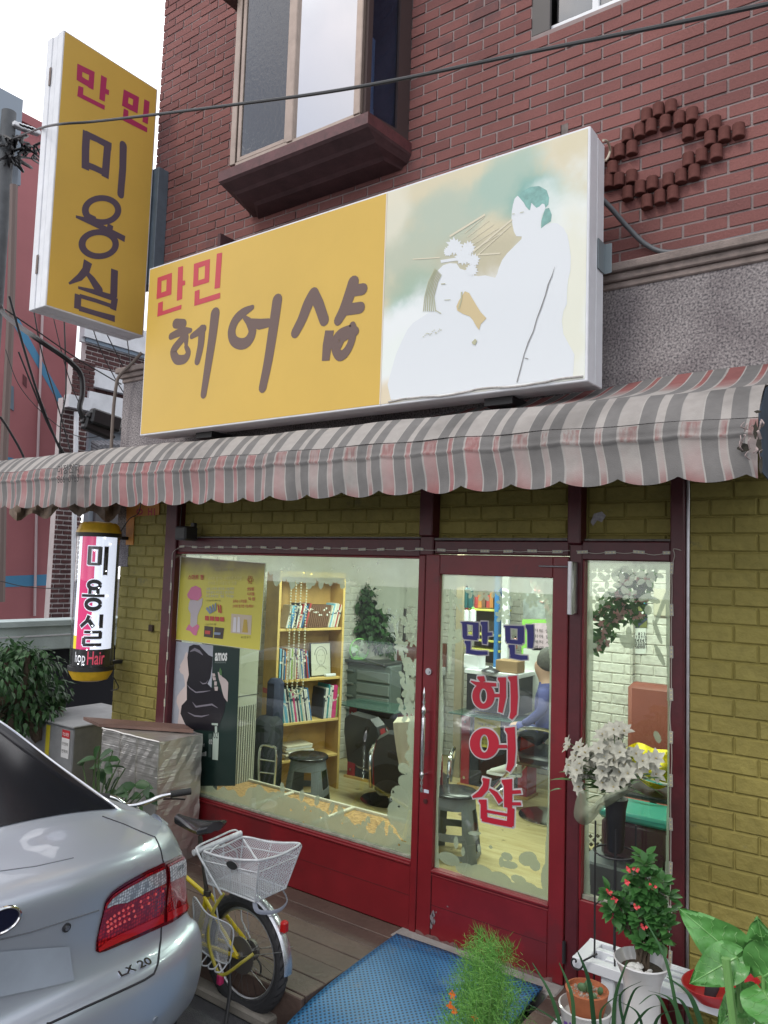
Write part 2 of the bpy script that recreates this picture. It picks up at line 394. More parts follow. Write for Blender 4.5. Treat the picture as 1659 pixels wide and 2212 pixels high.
# ------------------------------------------------------------------ shop building
bld = thing('shop_building', 'two storey red brick building with yellow brick shop front and red framed windows', 'building', (-.7, 0, ROADZ))
YB = .1                                   # face of the upper brickwork
UW = (.53, 1.15, 5.07, 6.2)               # upper window opening
b = MB(); hol = [(-1.72, -.33, 4.6, 6.1), UW]
bricks(b, -2.88, 2.9, 3.52, 7.6, YB+.012, L=.21, H=.0685, J=.0125, D=.012, holes=hol, zref=3.54, xref=.74, jit=.003)
bricks(b, YB+.012, 4.0, 3.52, 7.6, -2.868, L=.21, H=.0685, J=.0125, D=.012, ax=0, sgn=-1, zref=3.54)
b.build('brick_wall', M_BRICK, bld)
MY = YB+.006
b = MB(); b.box((-2.868, MY, 3.4), (UW[0], .3, 7.6)); b.box((UW[1], MY, 3.4), (2.9, .3, 7.6))
b.box((UW[0], MY, 3.4), (UW[1], .3, UW[2])); b.box((UW[0], MY, UW[3]), (UW[1], .3, 7.6))
b.box((-2.868, .3, 3.4), (-2.66, 4.2, 7.6)); b.box((2.7, .3, 3.4), (2.9, 4.2, 7.6)); b.box((-2.66, 4.0, 3.4), (2.7, 4.2, 7.6))
b.box((-2.9, .1, 7.6), (2.95, 4.25, 7.75)); b.build('mortar_wall', M_MORTAR, bld)
# granite band and its cornice
GX = -3.0
b = MB(); b.box((GX, 0, 2.6), (2.9, YB, 3.44)); b.box((GX, YB, 2.6), (-2.9, 4.2, 3.44)); b.build('granite_band', M_GRAN, bld)
b = MB()
for (y0, z0, z1) in ((-.012, 3.44, 3.475), (-.03, 3.475, 3.515), (-.055, 3.515, 3.56)):
 b.cbox((GX+y0, y0, z0), (2.9, YB+.004, z1), .006)
b.build('cornice', M_CORN, bld)
# ground floor piers and panels in yellow brick relief
b = MB()
KW = dict(L=.2, H=.0815, J=.0035, D=.009, cham=.007, zref=.0, xref=-.08, jit=.001)
bricks(b, GX+.1, -2.33, ROADZ+.05, 2.6, 0, **KW)
bricks(b, 1.43, 2.9, ROADZ+.05, 2.6, 0, **KW)
for (a, c) in ((-2.17, -.05), (.05, .85), (.93, 1.35)): bricks(b, a, c, 2.17, 2.6, .03, **KW)
bricks(b, .0, 4.0, ROADZ+.05, 2.6, GX+.1, ax=0, sgn=-1, **KW)
b.build('yellow_brick_relief', M_YEL, bld)
b = MB(); b.box((GX+.1, .0005, ROADZ), (-2.3, .12, 2.6)); b.box((1.43, .0005, ROADZ), (2.9, .12, 2.6))
b.box((-2.3, .0305, 2.17), (1.43, .12, 2.6)); b.box((GX+.1005, .12, ROADZ), (-2.8, 4.2, 2.6)); b.box((2.8, .12, ROADZ), (2.9, 4.2, 2.6)); b.box((-2.8, 4.1, ROADZ), (2.8, 4.2, 2.6))
b.build('panel_wall', M_YELM, bld)
# granite strip between yellow pier and right post, granite corner pier
b = MB(); b.cbox((1.418, -.012, ROADZ), (1.432, .06, 2.6), .002); b.build('steel_strip', M_ALU, bld)
b = MB(); b.box((-2.955, -.012, 1.95), (-2.8, .05, 2.6)); b.build('granite_pier', M_GRAN, bld)
# clay round ornament
M_CLAY = mat_island('clay_round', (.20, .07, .055), (.17, .06, .05), (.14, .052, .046), bump=.3, bs=60, vs=6, var=.3)
c3 = lambda x, y: ((2000+x/1.62)/1.8228, (200+y/1.62)/1.8228)
pr_ = [(868,392),(945,355),(1025,335),(1160,385),(1080,410),(990,435),(898,460),(825,490),(745,520),(775,600),(695,620),(630,640),(1308,440),(1222,465),(1135,500),(1460,485),(1368,510),(1278,540),(1318,625),(1222,650),(1137,675),(650,730),(1175,755),(1090,780),(1008,805),(905,825),(772,785),(693,805),(625,815),(828,855),(748,890),(1038,890),(955,915),(872,945),(560,700),(560,790)]
oc = None
for (px, py) in pr_:
 q = P(*c3(px, py), 1, .04)
 if oc is None:
  m_ = MB(); prof = [(0, -.034), (.026, -.034), (.0285, -.031), (.0285, .031), (.026, .034), (0, .034)]
  m_.lathe(prof, n=24); oc = m_.build('round_brick', M_CLAY); o = oc
 else: o = oc.copy(); COL.objects.link(o)
 o.parent = bld; o.location = Vector((q.x, .082, q.z))-Vector(bld.location)
b = MB()
for (px, py) in pr_:
 q = P(*c3(px, py), 1, .04); b.box((q.x-.012, .08, q.z-.02), (q.x+.012, .101, q.z+.02))
b.build('ornament_back', M_CLAY, bld)
# upper window (right)
b = MB()
x0, x1, z0, z1 = UW
for a, c in (((x0, .13, z0), (x0+.045, .2, z1)), ((x1-.045, .13, z0), (x1, .2, z1)), ((x0+.045, .13, z0), (x1-.045, .2, z0+.04)), ((x0+.34, .15, z0+.04), (x0+.38, .19, z1))): b.cbox(a, c)
uw = b.build('upper_window', M_WHT, bld)
b = MB(); b.box((x0, .105, z0+.002), (x0+.11, .129, z1)); sub(b.build('left_strip', mat('dark_strip', (.05, .045, .045), .5)), uw)  # dark strip along the left edge of the window
b = MB(); b.box((x0+.045, .168, z0+.04), (x1-.045, .173, z1)); sub(b.build('pane', M_GLASSW), uw)
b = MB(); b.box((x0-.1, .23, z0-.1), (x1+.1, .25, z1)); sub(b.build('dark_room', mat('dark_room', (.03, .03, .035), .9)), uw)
# ------- bay window
bay = MB()
zt = 6.15
pl = [(-1.53, -.29), (-.40, -.29), (-.30, YB)]          # plan: front left, front right, wall right
def post(mb, x, y, w, d, z0, z1): mb.cbox((x-w/2, y-d/2, z0), (x+w/2, y+d/2, z1), .005)
for xx, w in ((-1.505, .05), (-.975, .05), (-.425, .05)): post(bay, xx, -.27, w, .045, 4.72, zt)
bay.cbox((-1.48, -.285, 4.68), (-.40, -.25, 4.735)); bay.cbox((-1.53, -.29, zt-.05), (-.40, -.24, zt))
# left sash frame (in front)
for a, c in (((-1.47, -.282, 4.735), (-1.44, -.26, zt-.05)), ((-1.03, -.282, 4.735), (-1.0, -.26, zt-.05)), ((-1.44, -.282, 4.735), (-1.03, -.26, 4.765))): bay.cbox(a, c, .003)
bo = bay.build('bay_window', M_BRZ, bld)
b = MB(); b.box((-1.44, -.272, 4.765), (-1.03, -.268, zt-.05)); sub(b.build('pane', mat_glass('obscure_pane', (.16, .18, .2), 1.8)), bo)
m = MATS['obscure_pane']; n_ = m.node_tree.nodes; t_ = n_.new('ShaderNodeTexCoord'); w_ = n_.new('ShaderNodeTexNoise'); w_.inputs['Scale'].default_value = 38
bp_ = n_.new('ShaderNodeBump'); bp_.inputs['Strength'].default_value = .12; bp_.inputs['Distance'].default_value = .01
m.node_tree.links.new(t_.outputs['Object'], w_.inputs['Vector']); m.node_tree.links.new(w_.outputs['Fac'], bp_.inputs['Height'])
for q in n_:
 if q.type == 'BSDF_GLOSSY': m.node_tree.links.new(bp_.outputs['Normal'], q.inputs['Normal'])
b = MB(); b.box((-.95, -.268, 4.735), (-.45, -.264, zt-.05)); sub(b.build('pane', mat_glass('mirror_pane', (.35, .38, .4), 8)), bo)
# right side casement, dark
b = MB()
def slab(mb, A, B, t, z0, z1):
 A = Vector((*A, 0)); B = Vector((*B, 0)); d = (B-A).normalized(); nn = Vector((d.y, -d.x, 0))*t
 mb.prism([(A.x, A.y, z0), (B.x, B.y, z0), (B.x, B.y, z1), (A.x, A.y, z1)], nn)
A = Vector((-.402, -.262)); B = Vector((-.335, YB))
L_ = lambda t: tuple(A+(B-A)*t)
slab(b, L_(0), L_(.10), .03, 4.68, zt); slab(b, L_(.72), L_(1), .03, 4.68, zt); slab(b, L_(.10), L_(.72), .03, 4.68, 4.74)
M_DKF = mat('dark_bronze', (.07, .05, .05), .4, .3)
sub(b.build('side_frame', M_DKF), bo)
b = MB(); slab(b, L_(.10), L_(.72), .012, 4.74, zt); sub(b.build('pane', mat_glass('side_pane', (.6, .68, .8), .35)), bo)
b = MB(); b.box((-1.51, -.24, 4.7), (-1.49, YB, zt)); b.box((-1.49, .14, 4.7), (-.35, .16, zt)); sub(b.build('inner_lining', mat('dim_room', (.05, .055, .065), .9)), bo)
b = MB(); b.box((-.62, -.2, 4.72), (-.6, .13, 5.02)); b.box((-.62, -.02, 5.02), (-.6, .1, 5.5)); sub(b.build('reflection_panel', mat('pale_blue_reflection', (.75, .8, .85), .6)), bo)  # added pale panels imitating the bright shapes mirrored in the side pane
b = MB(); b.box((-.66, -.24, 4.7), (-.64, .14, zt)); sub(b.build('reflection_sheet', mat('slate_reflection', (.34, .40, .48), .7)), bo)  # sheet added behind the side pane, its colour imitates reflected sky
b = MB(); b.box((-1.38, -.12, 4.72), (-1.28, -.1, zt)); b.box((-.93, -.14, 4.72), (-.84, -.12, zt)); sub(b.build('curtain', mat('curtain_cloth', (.35, .37, .4), .9)), bo)
# cylinder helper tray under the window
b = MB()
T = lambda y, xl, xr, z: [Vector((xl, YB, z)), Vector((xl+.14, y, z)), Vector((xr-.03, y, z)), Vector((xr, YB, z))]
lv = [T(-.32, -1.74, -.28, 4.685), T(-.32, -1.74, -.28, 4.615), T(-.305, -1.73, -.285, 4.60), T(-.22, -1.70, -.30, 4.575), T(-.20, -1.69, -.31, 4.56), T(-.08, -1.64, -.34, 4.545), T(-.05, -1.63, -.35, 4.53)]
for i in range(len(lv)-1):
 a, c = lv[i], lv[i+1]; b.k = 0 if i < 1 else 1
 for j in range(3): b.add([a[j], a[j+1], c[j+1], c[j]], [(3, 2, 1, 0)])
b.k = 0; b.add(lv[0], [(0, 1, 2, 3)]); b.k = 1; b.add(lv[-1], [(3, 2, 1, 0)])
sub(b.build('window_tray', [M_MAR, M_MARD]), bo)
b = MB(); b.cbox((-1.62, -.36, 5.93), (-1.54, YB, 6.0)); b.cbox((-1.6, -.36, zt), (-.3, YB, zt+.08)); sub(b.build('window_hood', M_DKF), bo)
# ------- shop front woodwork
def frame_mb(specs, c=.006):
 m_ = MB()
 for a, q in specs: m_.cbox(a, q, c)
 return m_
F0, F1 = -.03, .05
b = frame_mb([((-2.31, -.05, 0.0), (-2.185, .06, 2.6)), ((-.045, -.05, 2.19), (.045, .06, 2.6)), ((.85, -.05, 2.15), (.92, .06, 2.6)), ((1.352, -.04, -.02), (1.416, .06, 2.6)),
    ((-2.185, -.028, 2.07), (-.045, .05, 2.175)), ((.92, -.028, 2.07), (1.352, .05, 2.165)), ((.045, -.02, 2.09), (.85, .05, 2.165)), ((-.045, -.034, 2.08), (.045, .05, 2.19)),
    ((.858, -.034, -.02), (.925, .055, 2.15))])
fr = b.build('red_post_frame', M_RED, bld)
b = MB(); b.cbox((-2.185, -.02, 2.177), (-.05, .03, 2.187), .002); b.cbox((.05, -.03, 2.167), (.85, .03, 2.18), .002); b.cbox((.93, -.02, 2.167), (1.35, .03, 2.177), .002); sub(b.build('weather_bar', mat('worn_grey_trim', (.16, .15, .14), .7, var=.4, vs=20)), fr)
# shop window
KICK = mat('red_panel_paint', (.165, .008, .013), .38, var=.22, vs=5, bump=.05, bs=12, spec=.5)
specks(KICK, (.12, .07, .07), 9, .70); specks(KICK, (.09, .012, .015), 2.2, .56, .5)
b = frame_mb([((-2.185, -.03, 2.06), (-.05, .02, 2.072)), ((-.05, -.034, .0), (-.006, .05, 2.08)), ((-2.185, -.026, 0.0), (-.05, .05, .375))], .004)
b.cbox((-2.185, -.037, .352), (-.05, -.02, .362), .002);
sw = b.build('shop_window', KICK, bld)
b = MB(); b.box((-2.185, -.0275, .186), (-.05, -.0255, .189)); sub(b.build('panel_seam', mat('seam_dark', (.06, .004, .006), .6)), sw)
b = MB(); b.box((-2.185, .006, .375), (-.05, .011, 2.06)); sub(b.build('pane', M_GLASS), sw)
b = MB(); b.cbox((-2.185, -.008, .375), (-.05, .02, .39), .002); sub(b.build('putty', mat('old_putty', (.25, .25, .2), .8, var=.5, vs=25)), sw)
# side window (right)
b = frame_mb([((.925, -.026, -.02), (1.352, .05, .43)), ((.925, -.03, .43), (.935, .02, 2.07))], .004)
rw = b.build('side_window', KICK, bld)
b = MB(); b.box((.925, .006, .43), (1.352, .011, 2.07)); sub(b.build('pane', M_GLASS), rw)
b = MB(); b.cbox((.935, -.01, .43), (1.352, .02, .452), .002); sub(b.build('putty', MATS['old_putty']), rw)
# door
b = frame_mb([((.0, -.036, .005), (.093, .012, 2.085)), ((.77, -.036, .005), (.853, .012, 2.085)), ((.093, -.034, 1.975), (.77, .012, 2.085)), ((.093, -.034, .005), (.77, .012, .37))], .004)
b.cbox((.093, -.045, .352), (.775, -.03, .366), .003); b.cbox((.093, -.038, .335), (.775, -.03, .341), .001)
dr = b.build('door', KICK, bld)
b = MB(); b.box((.093, -.0352, .178), (.775, -.0335, .181)); b.box((.091, -.0365, .005), (.094, -.033, .36)); sub(b.build('panel_seam', MATS['seam_dark']), dr)
b = MB(); b.box((.093, -.012, .37), (.77, -.007, 1.975)); sub(b.build('pane', M_GLASS), dr)
wp = MB()
rr = random.Random(3)
for (cx, cz, w, h) in ((.105, .115, .012, .035), (.113, .135, .010, .02), (.102, .07, .008, .02), (.12, .10, .006, .016), (.13, .15, .004, .005), (.2, .2, .006, .004), (.45, .09, .005, .003)):
 pts = [(cx+w*math.cos(2*math.pi*i/11)*rr.uniform(.5, 1.2), -.0362, cz+h*math.sin(2*math.pi*i/11)*rr.uniform(.5, 1.2)) for i in range(11)]
 wp.prism(pts, (0, -.0006, 0))
sub(wp.build('chipped_paint', mat('bare_grey_wood', (.16, .14, .15), .8)), dr)
wp = MB(); wp.grid([[(.0+.8*i/40, -.0368, .004+(0 if j == 0 else .012+.010*math.sin(i*1.7)*math.sin(i*.6)+.008*rr.random())) for i in range(41)] for j in (0, 1)])
sub(wp.build('scuffed_edge', mat('scuffed', (.17, .09, .085), .8, var=.5, vs=30)), dr)
# long turned pull handles
def pull(y):
 m_ = MB(); z0, z1 = .78, 1.35; prof = [(0, z0), (.007, z0), (.009, z0+.02), (.005, z0+.035), (.010, z0+.05), (.006, z0+.065), (.012, z0+.085), (.012, z0+.10), (.008, z0+.11), (.0115, z0+.13), (.0115, z1-.17), (.008, z1-.155), (.013, z1-.14), (.012, z1-.12), (.006, z1-.10), (.009, z1-.085), (.005, z1-.06), (.008, z1-.04), (.004, z1-.02), (0, z1)]
 m_.lathe(prof, (.045, y, 0), 16)
 s_ = -1 if y < 0 else 1
 m_.cyl((.045, y, z0+.09), (.045, y-s_*.05, z0+.09), .006, n=10); m_.cyl((.045, y, z1-.14), (.045, y-s_*.05, z1-.14), .006, n=10)
 return m_.build('handle', M_CHR, smooth=True)
sub(pull(-.085), dr); sub(pull(.06), dr)
b = MB(); b.cyl((.043, -.036, 1.43), (.043, -.046, 1.43), .019, n=24); b.cyl((.043, -.046, 1.43), (.043, -.052, 1.43), .010, n=16); sub(b.build('lock', M_ALU, smooth=True), dr)
b = MB(); b.cyl((.043, -.036, .72), (.043, -.042, .72), .013, n=20); sub(b.build('lower_lock', mat('dark_bolt', (.09, .03, .03), .4, .5), smooth=True), dr)
b = MB(); b.box((.03, -.0365, .765), (.062, -.0372, .783)); sub(b.build('small_sticker', mat('pale_sticker', (.55, .6, .68), .5)), dr)
b = MB(); b.cbox((.875, -.1, 1.80), (.905, -.034, 2.06), .006); b.cyl((.89, -.1, 1.8), (.89, -.1, 2.06), .013, n=16); b.cyl((.883, -.06, 2.035), (.70, -.05, 2.035), .004, n=8); b.cyl((.883, -.06, 2.045), (.883, -.06, 2.02), .01, n=12)
sub(b.build('door_closer', M_ALU, smooth=True), dr)
b = MB(); b.cyl((.862, -.045, .12), (.862, -.045, .22), .009, n=10); sub(b.build('hinge', M_BLK, smooth=True), dr)
# sill stone under door
b = MB(); b.cbox((-.1, -.14, -.12), (.86, .2, .004), .006); tag(b.build('threshold', mat('threshold_stone', (.27, .26, .25), .85, var=.3, vs=7, bump=.3), None), kind='structure')
# dangling paper remnant on right transom
b = MB(); q = [P(*c, 1, .018) for c in ((1276,1128),(1283,1110),(1300,1105),(1309,1114),(1300,1128),(1290,1124),(1281,1136))]; b.prism(q, (0, -.001, 0)); b.build('torn_paper', mat('torn_paper', (.35, .34, .36), .8, var=.4, vs=60), bld)
# small rusty bracket on the pier
b = MB(); q = P(327, 1357, 1, -.02); b.cbox((q.x-.025, -.03, q.z-.025), (q.x+.02, -.0115, q.z+.025), .002); b.build('rusty_plate', mat('rust', (.05, .03, .02), .9, var=.5, vs=60), bld)
b = MB(); q = P(400, 1152, 1, -.12); b.cbox((q.x-.06, -.17, q.z-.05), (q.x+.06, -.05, q.z+.05), .012)
sp = thing('outdoor_speaker', 'small black box speaker fixed above the corner of the large shop window', 'speaker', (q.x, -.05, q.z)); b.build('case', M_BLK, sp)
b = MB(); b.tube(smoothpath([(q.x-.05, -.1, q.z-.02), (q.x-.12, -.07, q.z+.03), (q.x-.13, -.06, q.z+.2), (q.x-.2, -.06, q.z+.3)]), .004, 6); b.cbox((q.x-.02, -.06, q.z+.02), (q.x+.02, -.03, q.z+.08)); b.build('speaker_cable', M_BLK, sp)
# orange sign board behind (left pier)
og = thing('orange_notice_board', 'worn orange board with red lettering on the yellow pier under the awning', 'board', tuple(P(320, 1105, 1, -.02)))
M_OR = mat('orange_paint', (.55, .22, .03), .6, var=.3, vs=8)
b = MB(); b.prism([P(*c, 1, -.013) for c in ((275, 1080), (345, 1080), (345, 1112), (291, 1116), (289, 1177), (273, 1177))], (0, -.006, 0)); b.build('panel', M_OR, og)
c_ = lambda x, y: P((200+x/2.765)/1.8228, (1900+y/2.765)/1.8228, 1, -.019)
ik = Ink((0, -1, 0)); M_LR = mat('letter_red', (.42, .02, .04), .5)
ik.ring(c_(968, 318), (c_(1003, 318)-c_(968, 318)), (c_(968, 283)-c_(968, 318)), .014)
ik.stroke([c_(1065, 280), c_(1065, 358)], .013); ik.stroke([c_(1100, 280), c_(1100, 358)], .013); ik.stroke([c_(1130, 280), c_(1130, 358)], .013); ik.stroke([c_(1065, 315), c_(1100, 315)], .012)
ik.build('lettering', M_LR, og)
# rolled tarp under the left end of the awning
b = MB()
rows = []
for i in range(30):
 u = i/29; rows.append([])
 for j in range(10):
  w = j/9; px = 20+240*u; py = 1080+(30+22*math.sin(u*9)*.4+10*math.sin(u*23))*w
  p = P(px, py, 1, -.10+.03*math.sin(u*40+w*3)+.04*w); rows[-1].append(p)
b.grid(rows); tag(b.build('brown_tarp', mat('brown_tarp', (.16, .11, .075), .8, var=.5, vs=12), None, True), 'brown rolled tarpaulin hanging below the left end of the striped awning', 'tarpaulin')
# ------------------------------------------------------------------ main sign over the shop
SX0, SX1, SY, SZ0, SZ1 = -2.27, 1.062, -.35, 2.893, 4.132
ms = thing('shop_sign', 'long yellow and cream light box sign with brown brush lettering above the striped awning', 'sign', (-.6, -.2, SZ0))
b = MB(); b.cbox((SX0, SY, SZ0), (SX1, SY+.10, SZ1), .004); b.cbox((SX0+.004, SY+.105, SZ0+.004), (SX1-.002, SY+.20, SZ1-.004), .004)
b.box((SX0+.01, SY+.09, SZ0+.01), (SX1-.01, SY+.12, SZ1-.01)); b.build('casing', M_WHT, ms)
M_SY = mat('yellow_sign_vinyl', (.62, .41, .075), .38, var=.06, vs=1.3, spec=.4)
xs = -.128
b = MB(); b.box((SX0+.012, SY-.002, SZ0+.012), (xs-.003, SY+.001, SZ1-.012)); b.build('yellow_face', M_SY, ms)
def artwork():
 m = bpy.data.materials.new('faded_print'); m.use_nodes = True; n, l = m.node_tree.nodes, m.node_tree.links; bs = n['Principled BSDF']; bs.inputs['Roughness'].default_value = .4
 t = n.new('ShaderNodeTexCoord'); nz_ = n.new('ShaderNodeTexNoise'); nz_.inputs['Scale'].default_value = 5; nz_.inputs['Detail'].default_value = 7
 l.new(t.outputs['Object'], nz_.inputs['Vector'])
 cur = None
 def rgb(c): q = n.new('ShaderNodeRGB'); q.outputs[0].default_value = (*c, 1); return q.outputs[0]
 cur = rgb((.62, .57, .40))
 # printed colour clouds: centre (x,z), radii, colour, strength
 for (cx, cz, rx, rz, col, st) in ((.1, 3.72, .42, .30, (.42, .48, .38), .85), (.35, 3.9, .5, .16, (.42, .50, .41), .8), (.62, 3.98, .2, .2, (.33, .48, .41), .85), (.80, 3.84, .16, .14, (.16, .38, .34), 1.),
          (.08, 3.44, .2, .16, (.22, .46, .38), .95), (.0, 3.55, .25, .1, (.36, .44, .33), .7), (.55, 3.6, .3, .18, (.46, .43, .30), .8), (.9, 3.75, .2, .18, (.45, .6, .5), .6),
          (.5, 3.12, 1.3, .36, (.77, .80, .81), 1.), (.98, 3.42, .26, .55, (.75, .80, .79), 1.), (.02, 3.22, .42, .22, (.76, .80, .80), 1.), (.0, 3.15, .5, .12, (.74, .80, .76), .8), (.98, 3.3, .1, .5, (.70, .70, .55), .7), (-.08, 2.95, .12, .1, (.66, .55, .35), .8), (-.08, 3.98, .14, .2, (.70, .68, .55), .8)):
  s_ = n.new('ShaderNodeVectorMath'); s_.operation = 'SUBTRACT'; s_.inputs[1].default_value = (cx, 0, cz); l.new(t.outputs['Object'], s_.inputs[0])
  q = n.new('ShaderNodeVectorMath'); q.operation = 'MULTIPLY'; q.inputs[1].default_value = (1/rx, 0, 1/rz); l.new(s_.outputs[0], q.inputs[0])
  ln = n.new('ShaderNodeVectorMath'); ln.operation = 'LENGTH'; l.new(q.outputs[0], ln.inputs[0])
  ad = n.new('ShaderNodeMath'); ad.operation = 'ADD'; l.new(ln.outputs['Value'], ad.inputs[0])
  sc_ = n.new('ShaderNodeMath'); sc_.operation = 'MULTIPLY_ADD'; sc_.inputs[1].default_value = 1.6; sc_.inputs[2].default_value = -.8; l.new(nz_.outputs['Fac'], sc_.inputs[0]); l.new(sc_.outputs[0], ad.inputs[1])
  mr = n.new('ShaderNodeMapRange'); mr.interpolation_type = 'SMOOTHSTEP'; mr.inputs['From Min'].default_value = 1.35; mr.inputs['From Max'].default_value = .45; mr.inputs['To Max'].default_value = st
  l.new(ad.outputs[0], mr.inputs['Value'])
  mi = n.new('ShaderNodeMixRGB'); l.new(mr.outputs[0], mi.inputs['Fac']); l.new(cur, mi.inputs['Color1']); l.new(rgb(col), mi.inputs['Color2']); cur = mi.outputs[0]
 l.new(cur, bs.inputs['Base Color']); return m
b = MB(); b.box((xs+.003, SY-.002, SZ0+.012), (SX1-.012, SY+.001, SZ1-.012)); b.build('picture_face', artwork(), ms)
b = MB(); b.box((xs-.004, SY-.004, SZ0+.01), (xs+.004, SY+.001, SZ1-.01)); b.build('joint_strip', mat('pale_strip', (.66, .6, .5), .4), ms)
c6 = lambda x, y: P((1400+x/1.508)/1.8228, (600+y/1.508)/1.8228, 1, SY-.002)
M_SIL = mat('white_print', (.68, .72, .75), .4)
ik = Ink((0, -1, 0), .0005)
man = [(962,258),(980,272),(1000,300),(1010,320),(1030,345),(1036,320),(1045,300),(1062,318),(1075,330),(1092,322),(1108,305),(1124,308),(1128,330),(1118,355),(1106,375),(1104,405),(1098,435),(1102,452),(1130,430),(1165,418),(1200,422),(1235,448),(1258,490),(1268,540),(1278,620),(1276,700),(1262,760),(1256,830),(1255,900),(1235,940),(1225,1000),(1235,1080),(1300,1200),(1290,1340),(1000,1368),(700,1410),(450,1440),(300,1460),(210,1470),(190,1380),(240,1200),(275,1120),(310,1050),(345,1010),(385,985),(430,955),(455,940),(478,950),(478,900),(462,860),(452,850),(462,790),(470,740),(490,700),(520,670),(560,658),(600,660),(620,690),(650,700),(690,730),(730,735),(770,730),(830,745),(842,720),(850,690),(870,640),(900,600),(925,575),(960,540),(985,515),(988,500),(955,498),(940,470),(932,430),(926,390),(928,350),(935,310),(945,275)]
ik.poly([c6(*q) for q in man]); ik.build('figures_print', M_SIL, ms)
ik = Ink((0, -1, 0), .0008)
for k_, hp_ in enumerate((((968,262),(990,232),(1040,205),(1090,200),(1135,225),(1150,270),(1145,310),(1128,330),(1122,308),(1108,305),(1092,322),(1075,330),(1062,318),(1045,300),(1036,345),(1012,322),(1000,300)), ((1128,335),(1150,330),(1165,370),(1160,410),(1132,428),(1102,452),(1104,405),(1118,360)))): ik.poly([c6(*q) for q in hp_], .00005)
ik.build('teal_hair_print', mat('teal_hair', (.20, .42, .385), .45, var=.3, vs=30), ms)
ik = Ink((0, -1, 0), .0022)
M_BEI = mat('beige_print', (.58, .47, .26), .45)
ik.poly([c6(*q) for q in ((650,825),(675,835),(690,860),(720,910),(745,950),(778,985),(765,1000),(745,1020),(735,1055),(722,1040),(700,1000),(680,975),(640,960),(605,940),(600,915),(615,880),(635,850))])
ik.build('beige_print', M_BEI, ms)
ik = Ink((0, -1, 0), .001); rr = random.Random(5)
for (cx, cy, r_) in ((590, 560, 55), (550, 590, 30), (670, 570, 45), (640, 620, 50), (700, 640, 42), (690, 700, 40)):
 ik.poly([c6(cx+r_*math.cos(2*math.pi*i/26)*(1 if i % 2 else .72)*rr.uniform(.85, 1.1), cy+r_*math.sin(2*math.pi*i/26)*(1 if i % 2 else .72)*rr.uniform(.85, 1.1)) for i in range(26)])
ik.poly([c6(*q) for q in ((505, 640), (620, 622), (622, 640), (508, 657))])
ik.build('flower_print', M_SIL, ms)
ik = Ink((0, -1, 0), .0035); M_HAIR = mat('olive_print', (.44, .44, .29), .5)
for k in range(7):
 x_ = 400+k*9; ik.stroke([c6(x_+75-k*3, 690+k*6), c6(x_+35, 770), c6(x_+12, 860), c6(x_+5+k*3, 945)], .005)
ik.stroke([c6(632, 830), c6(630, 880), c6(615, 930)], .008); ik.stroke([c6(478, 940), c6(510, 958)], .004)
ik.stroke([c6(510, 783), c6(534, 781)], .005); ik.stroke([c6(530, 878), c6(566, 876)], .003); ik.stroke([c6(932, 368), c6(946, 366)], .003); ik.stroke([c6(978, 360), c6(1000, 355)], .003)
ik.poly([c6(*q) for q in ((692,1128),(712,1108),(724,1120),(712,1145),(698,1140))])
for k in range(14): x_ = 400+k*8+rr.uniform(-3, 3); y_ = 1095-k*3+rr.uniform(-14, 10); ik.stroke([c6(x_, y_), c6(x_+8, y_+6*rr.uniform(-1, 1))], .003)
ik.build('hair_print', M_HAIR, ms)
ik = Ink((0, -1, 0), .001)
for k in range(5): ik.stroke([c6(650+k*14, 480+k*24), c6(765+k*28, 385+k*22)], .004)
ik.stroke([c6(700, 590), c6(930, 400)], .010); ik.stroke([c6(720, 615), c6(925, 432)], .006); ik.stroke([c6(340, 635), c6(500, 625)], .006); ik.stroke([c6(730, 608), c6(860, 600)], .008); ik.stroke([c6(560, 500), c6(770, 370)], .012)
ik.build('cream_streaks', mat('cream_print', (.64, .60, .46), .45), ms)
ik = Ink((0, -1, 0), .004)
cr = [(1186, 680), (1165, 735), (1148, 785), (1128, 850), (1105, 920), (1080, 990), (1058, 1060), (1030, 1130), (1005, 1200), (985, 1275), (962, 1366)]
cr = [(x+rr.uniform(-3, 3), y) for x, y in cr]; ik.stroke([c6(*q) for q in cr], [.001, .004, .006, .005, .006, .005, .005, .006, .004, .005, .005]); ik.stroke([c6(1005, 1222), c6(1028, 1228)], .004)
ik.build('crack', mat('crack_dark', (.25, .25, .25), .8), ms)
b = MB(); rr = random.Random(4)
b.tube([Vector((xs+.06+ (SX1-xs-.08)*i/30, SY-.006, SZ0+.018+.006*math.sin(i*.5)+rr.uniform(0, .004))) for i in range(31)], .005, 6); b.build('loose_trim', mat('sign_trim', (.5, .48, .46), .5, var=.4, vs=30), ms)
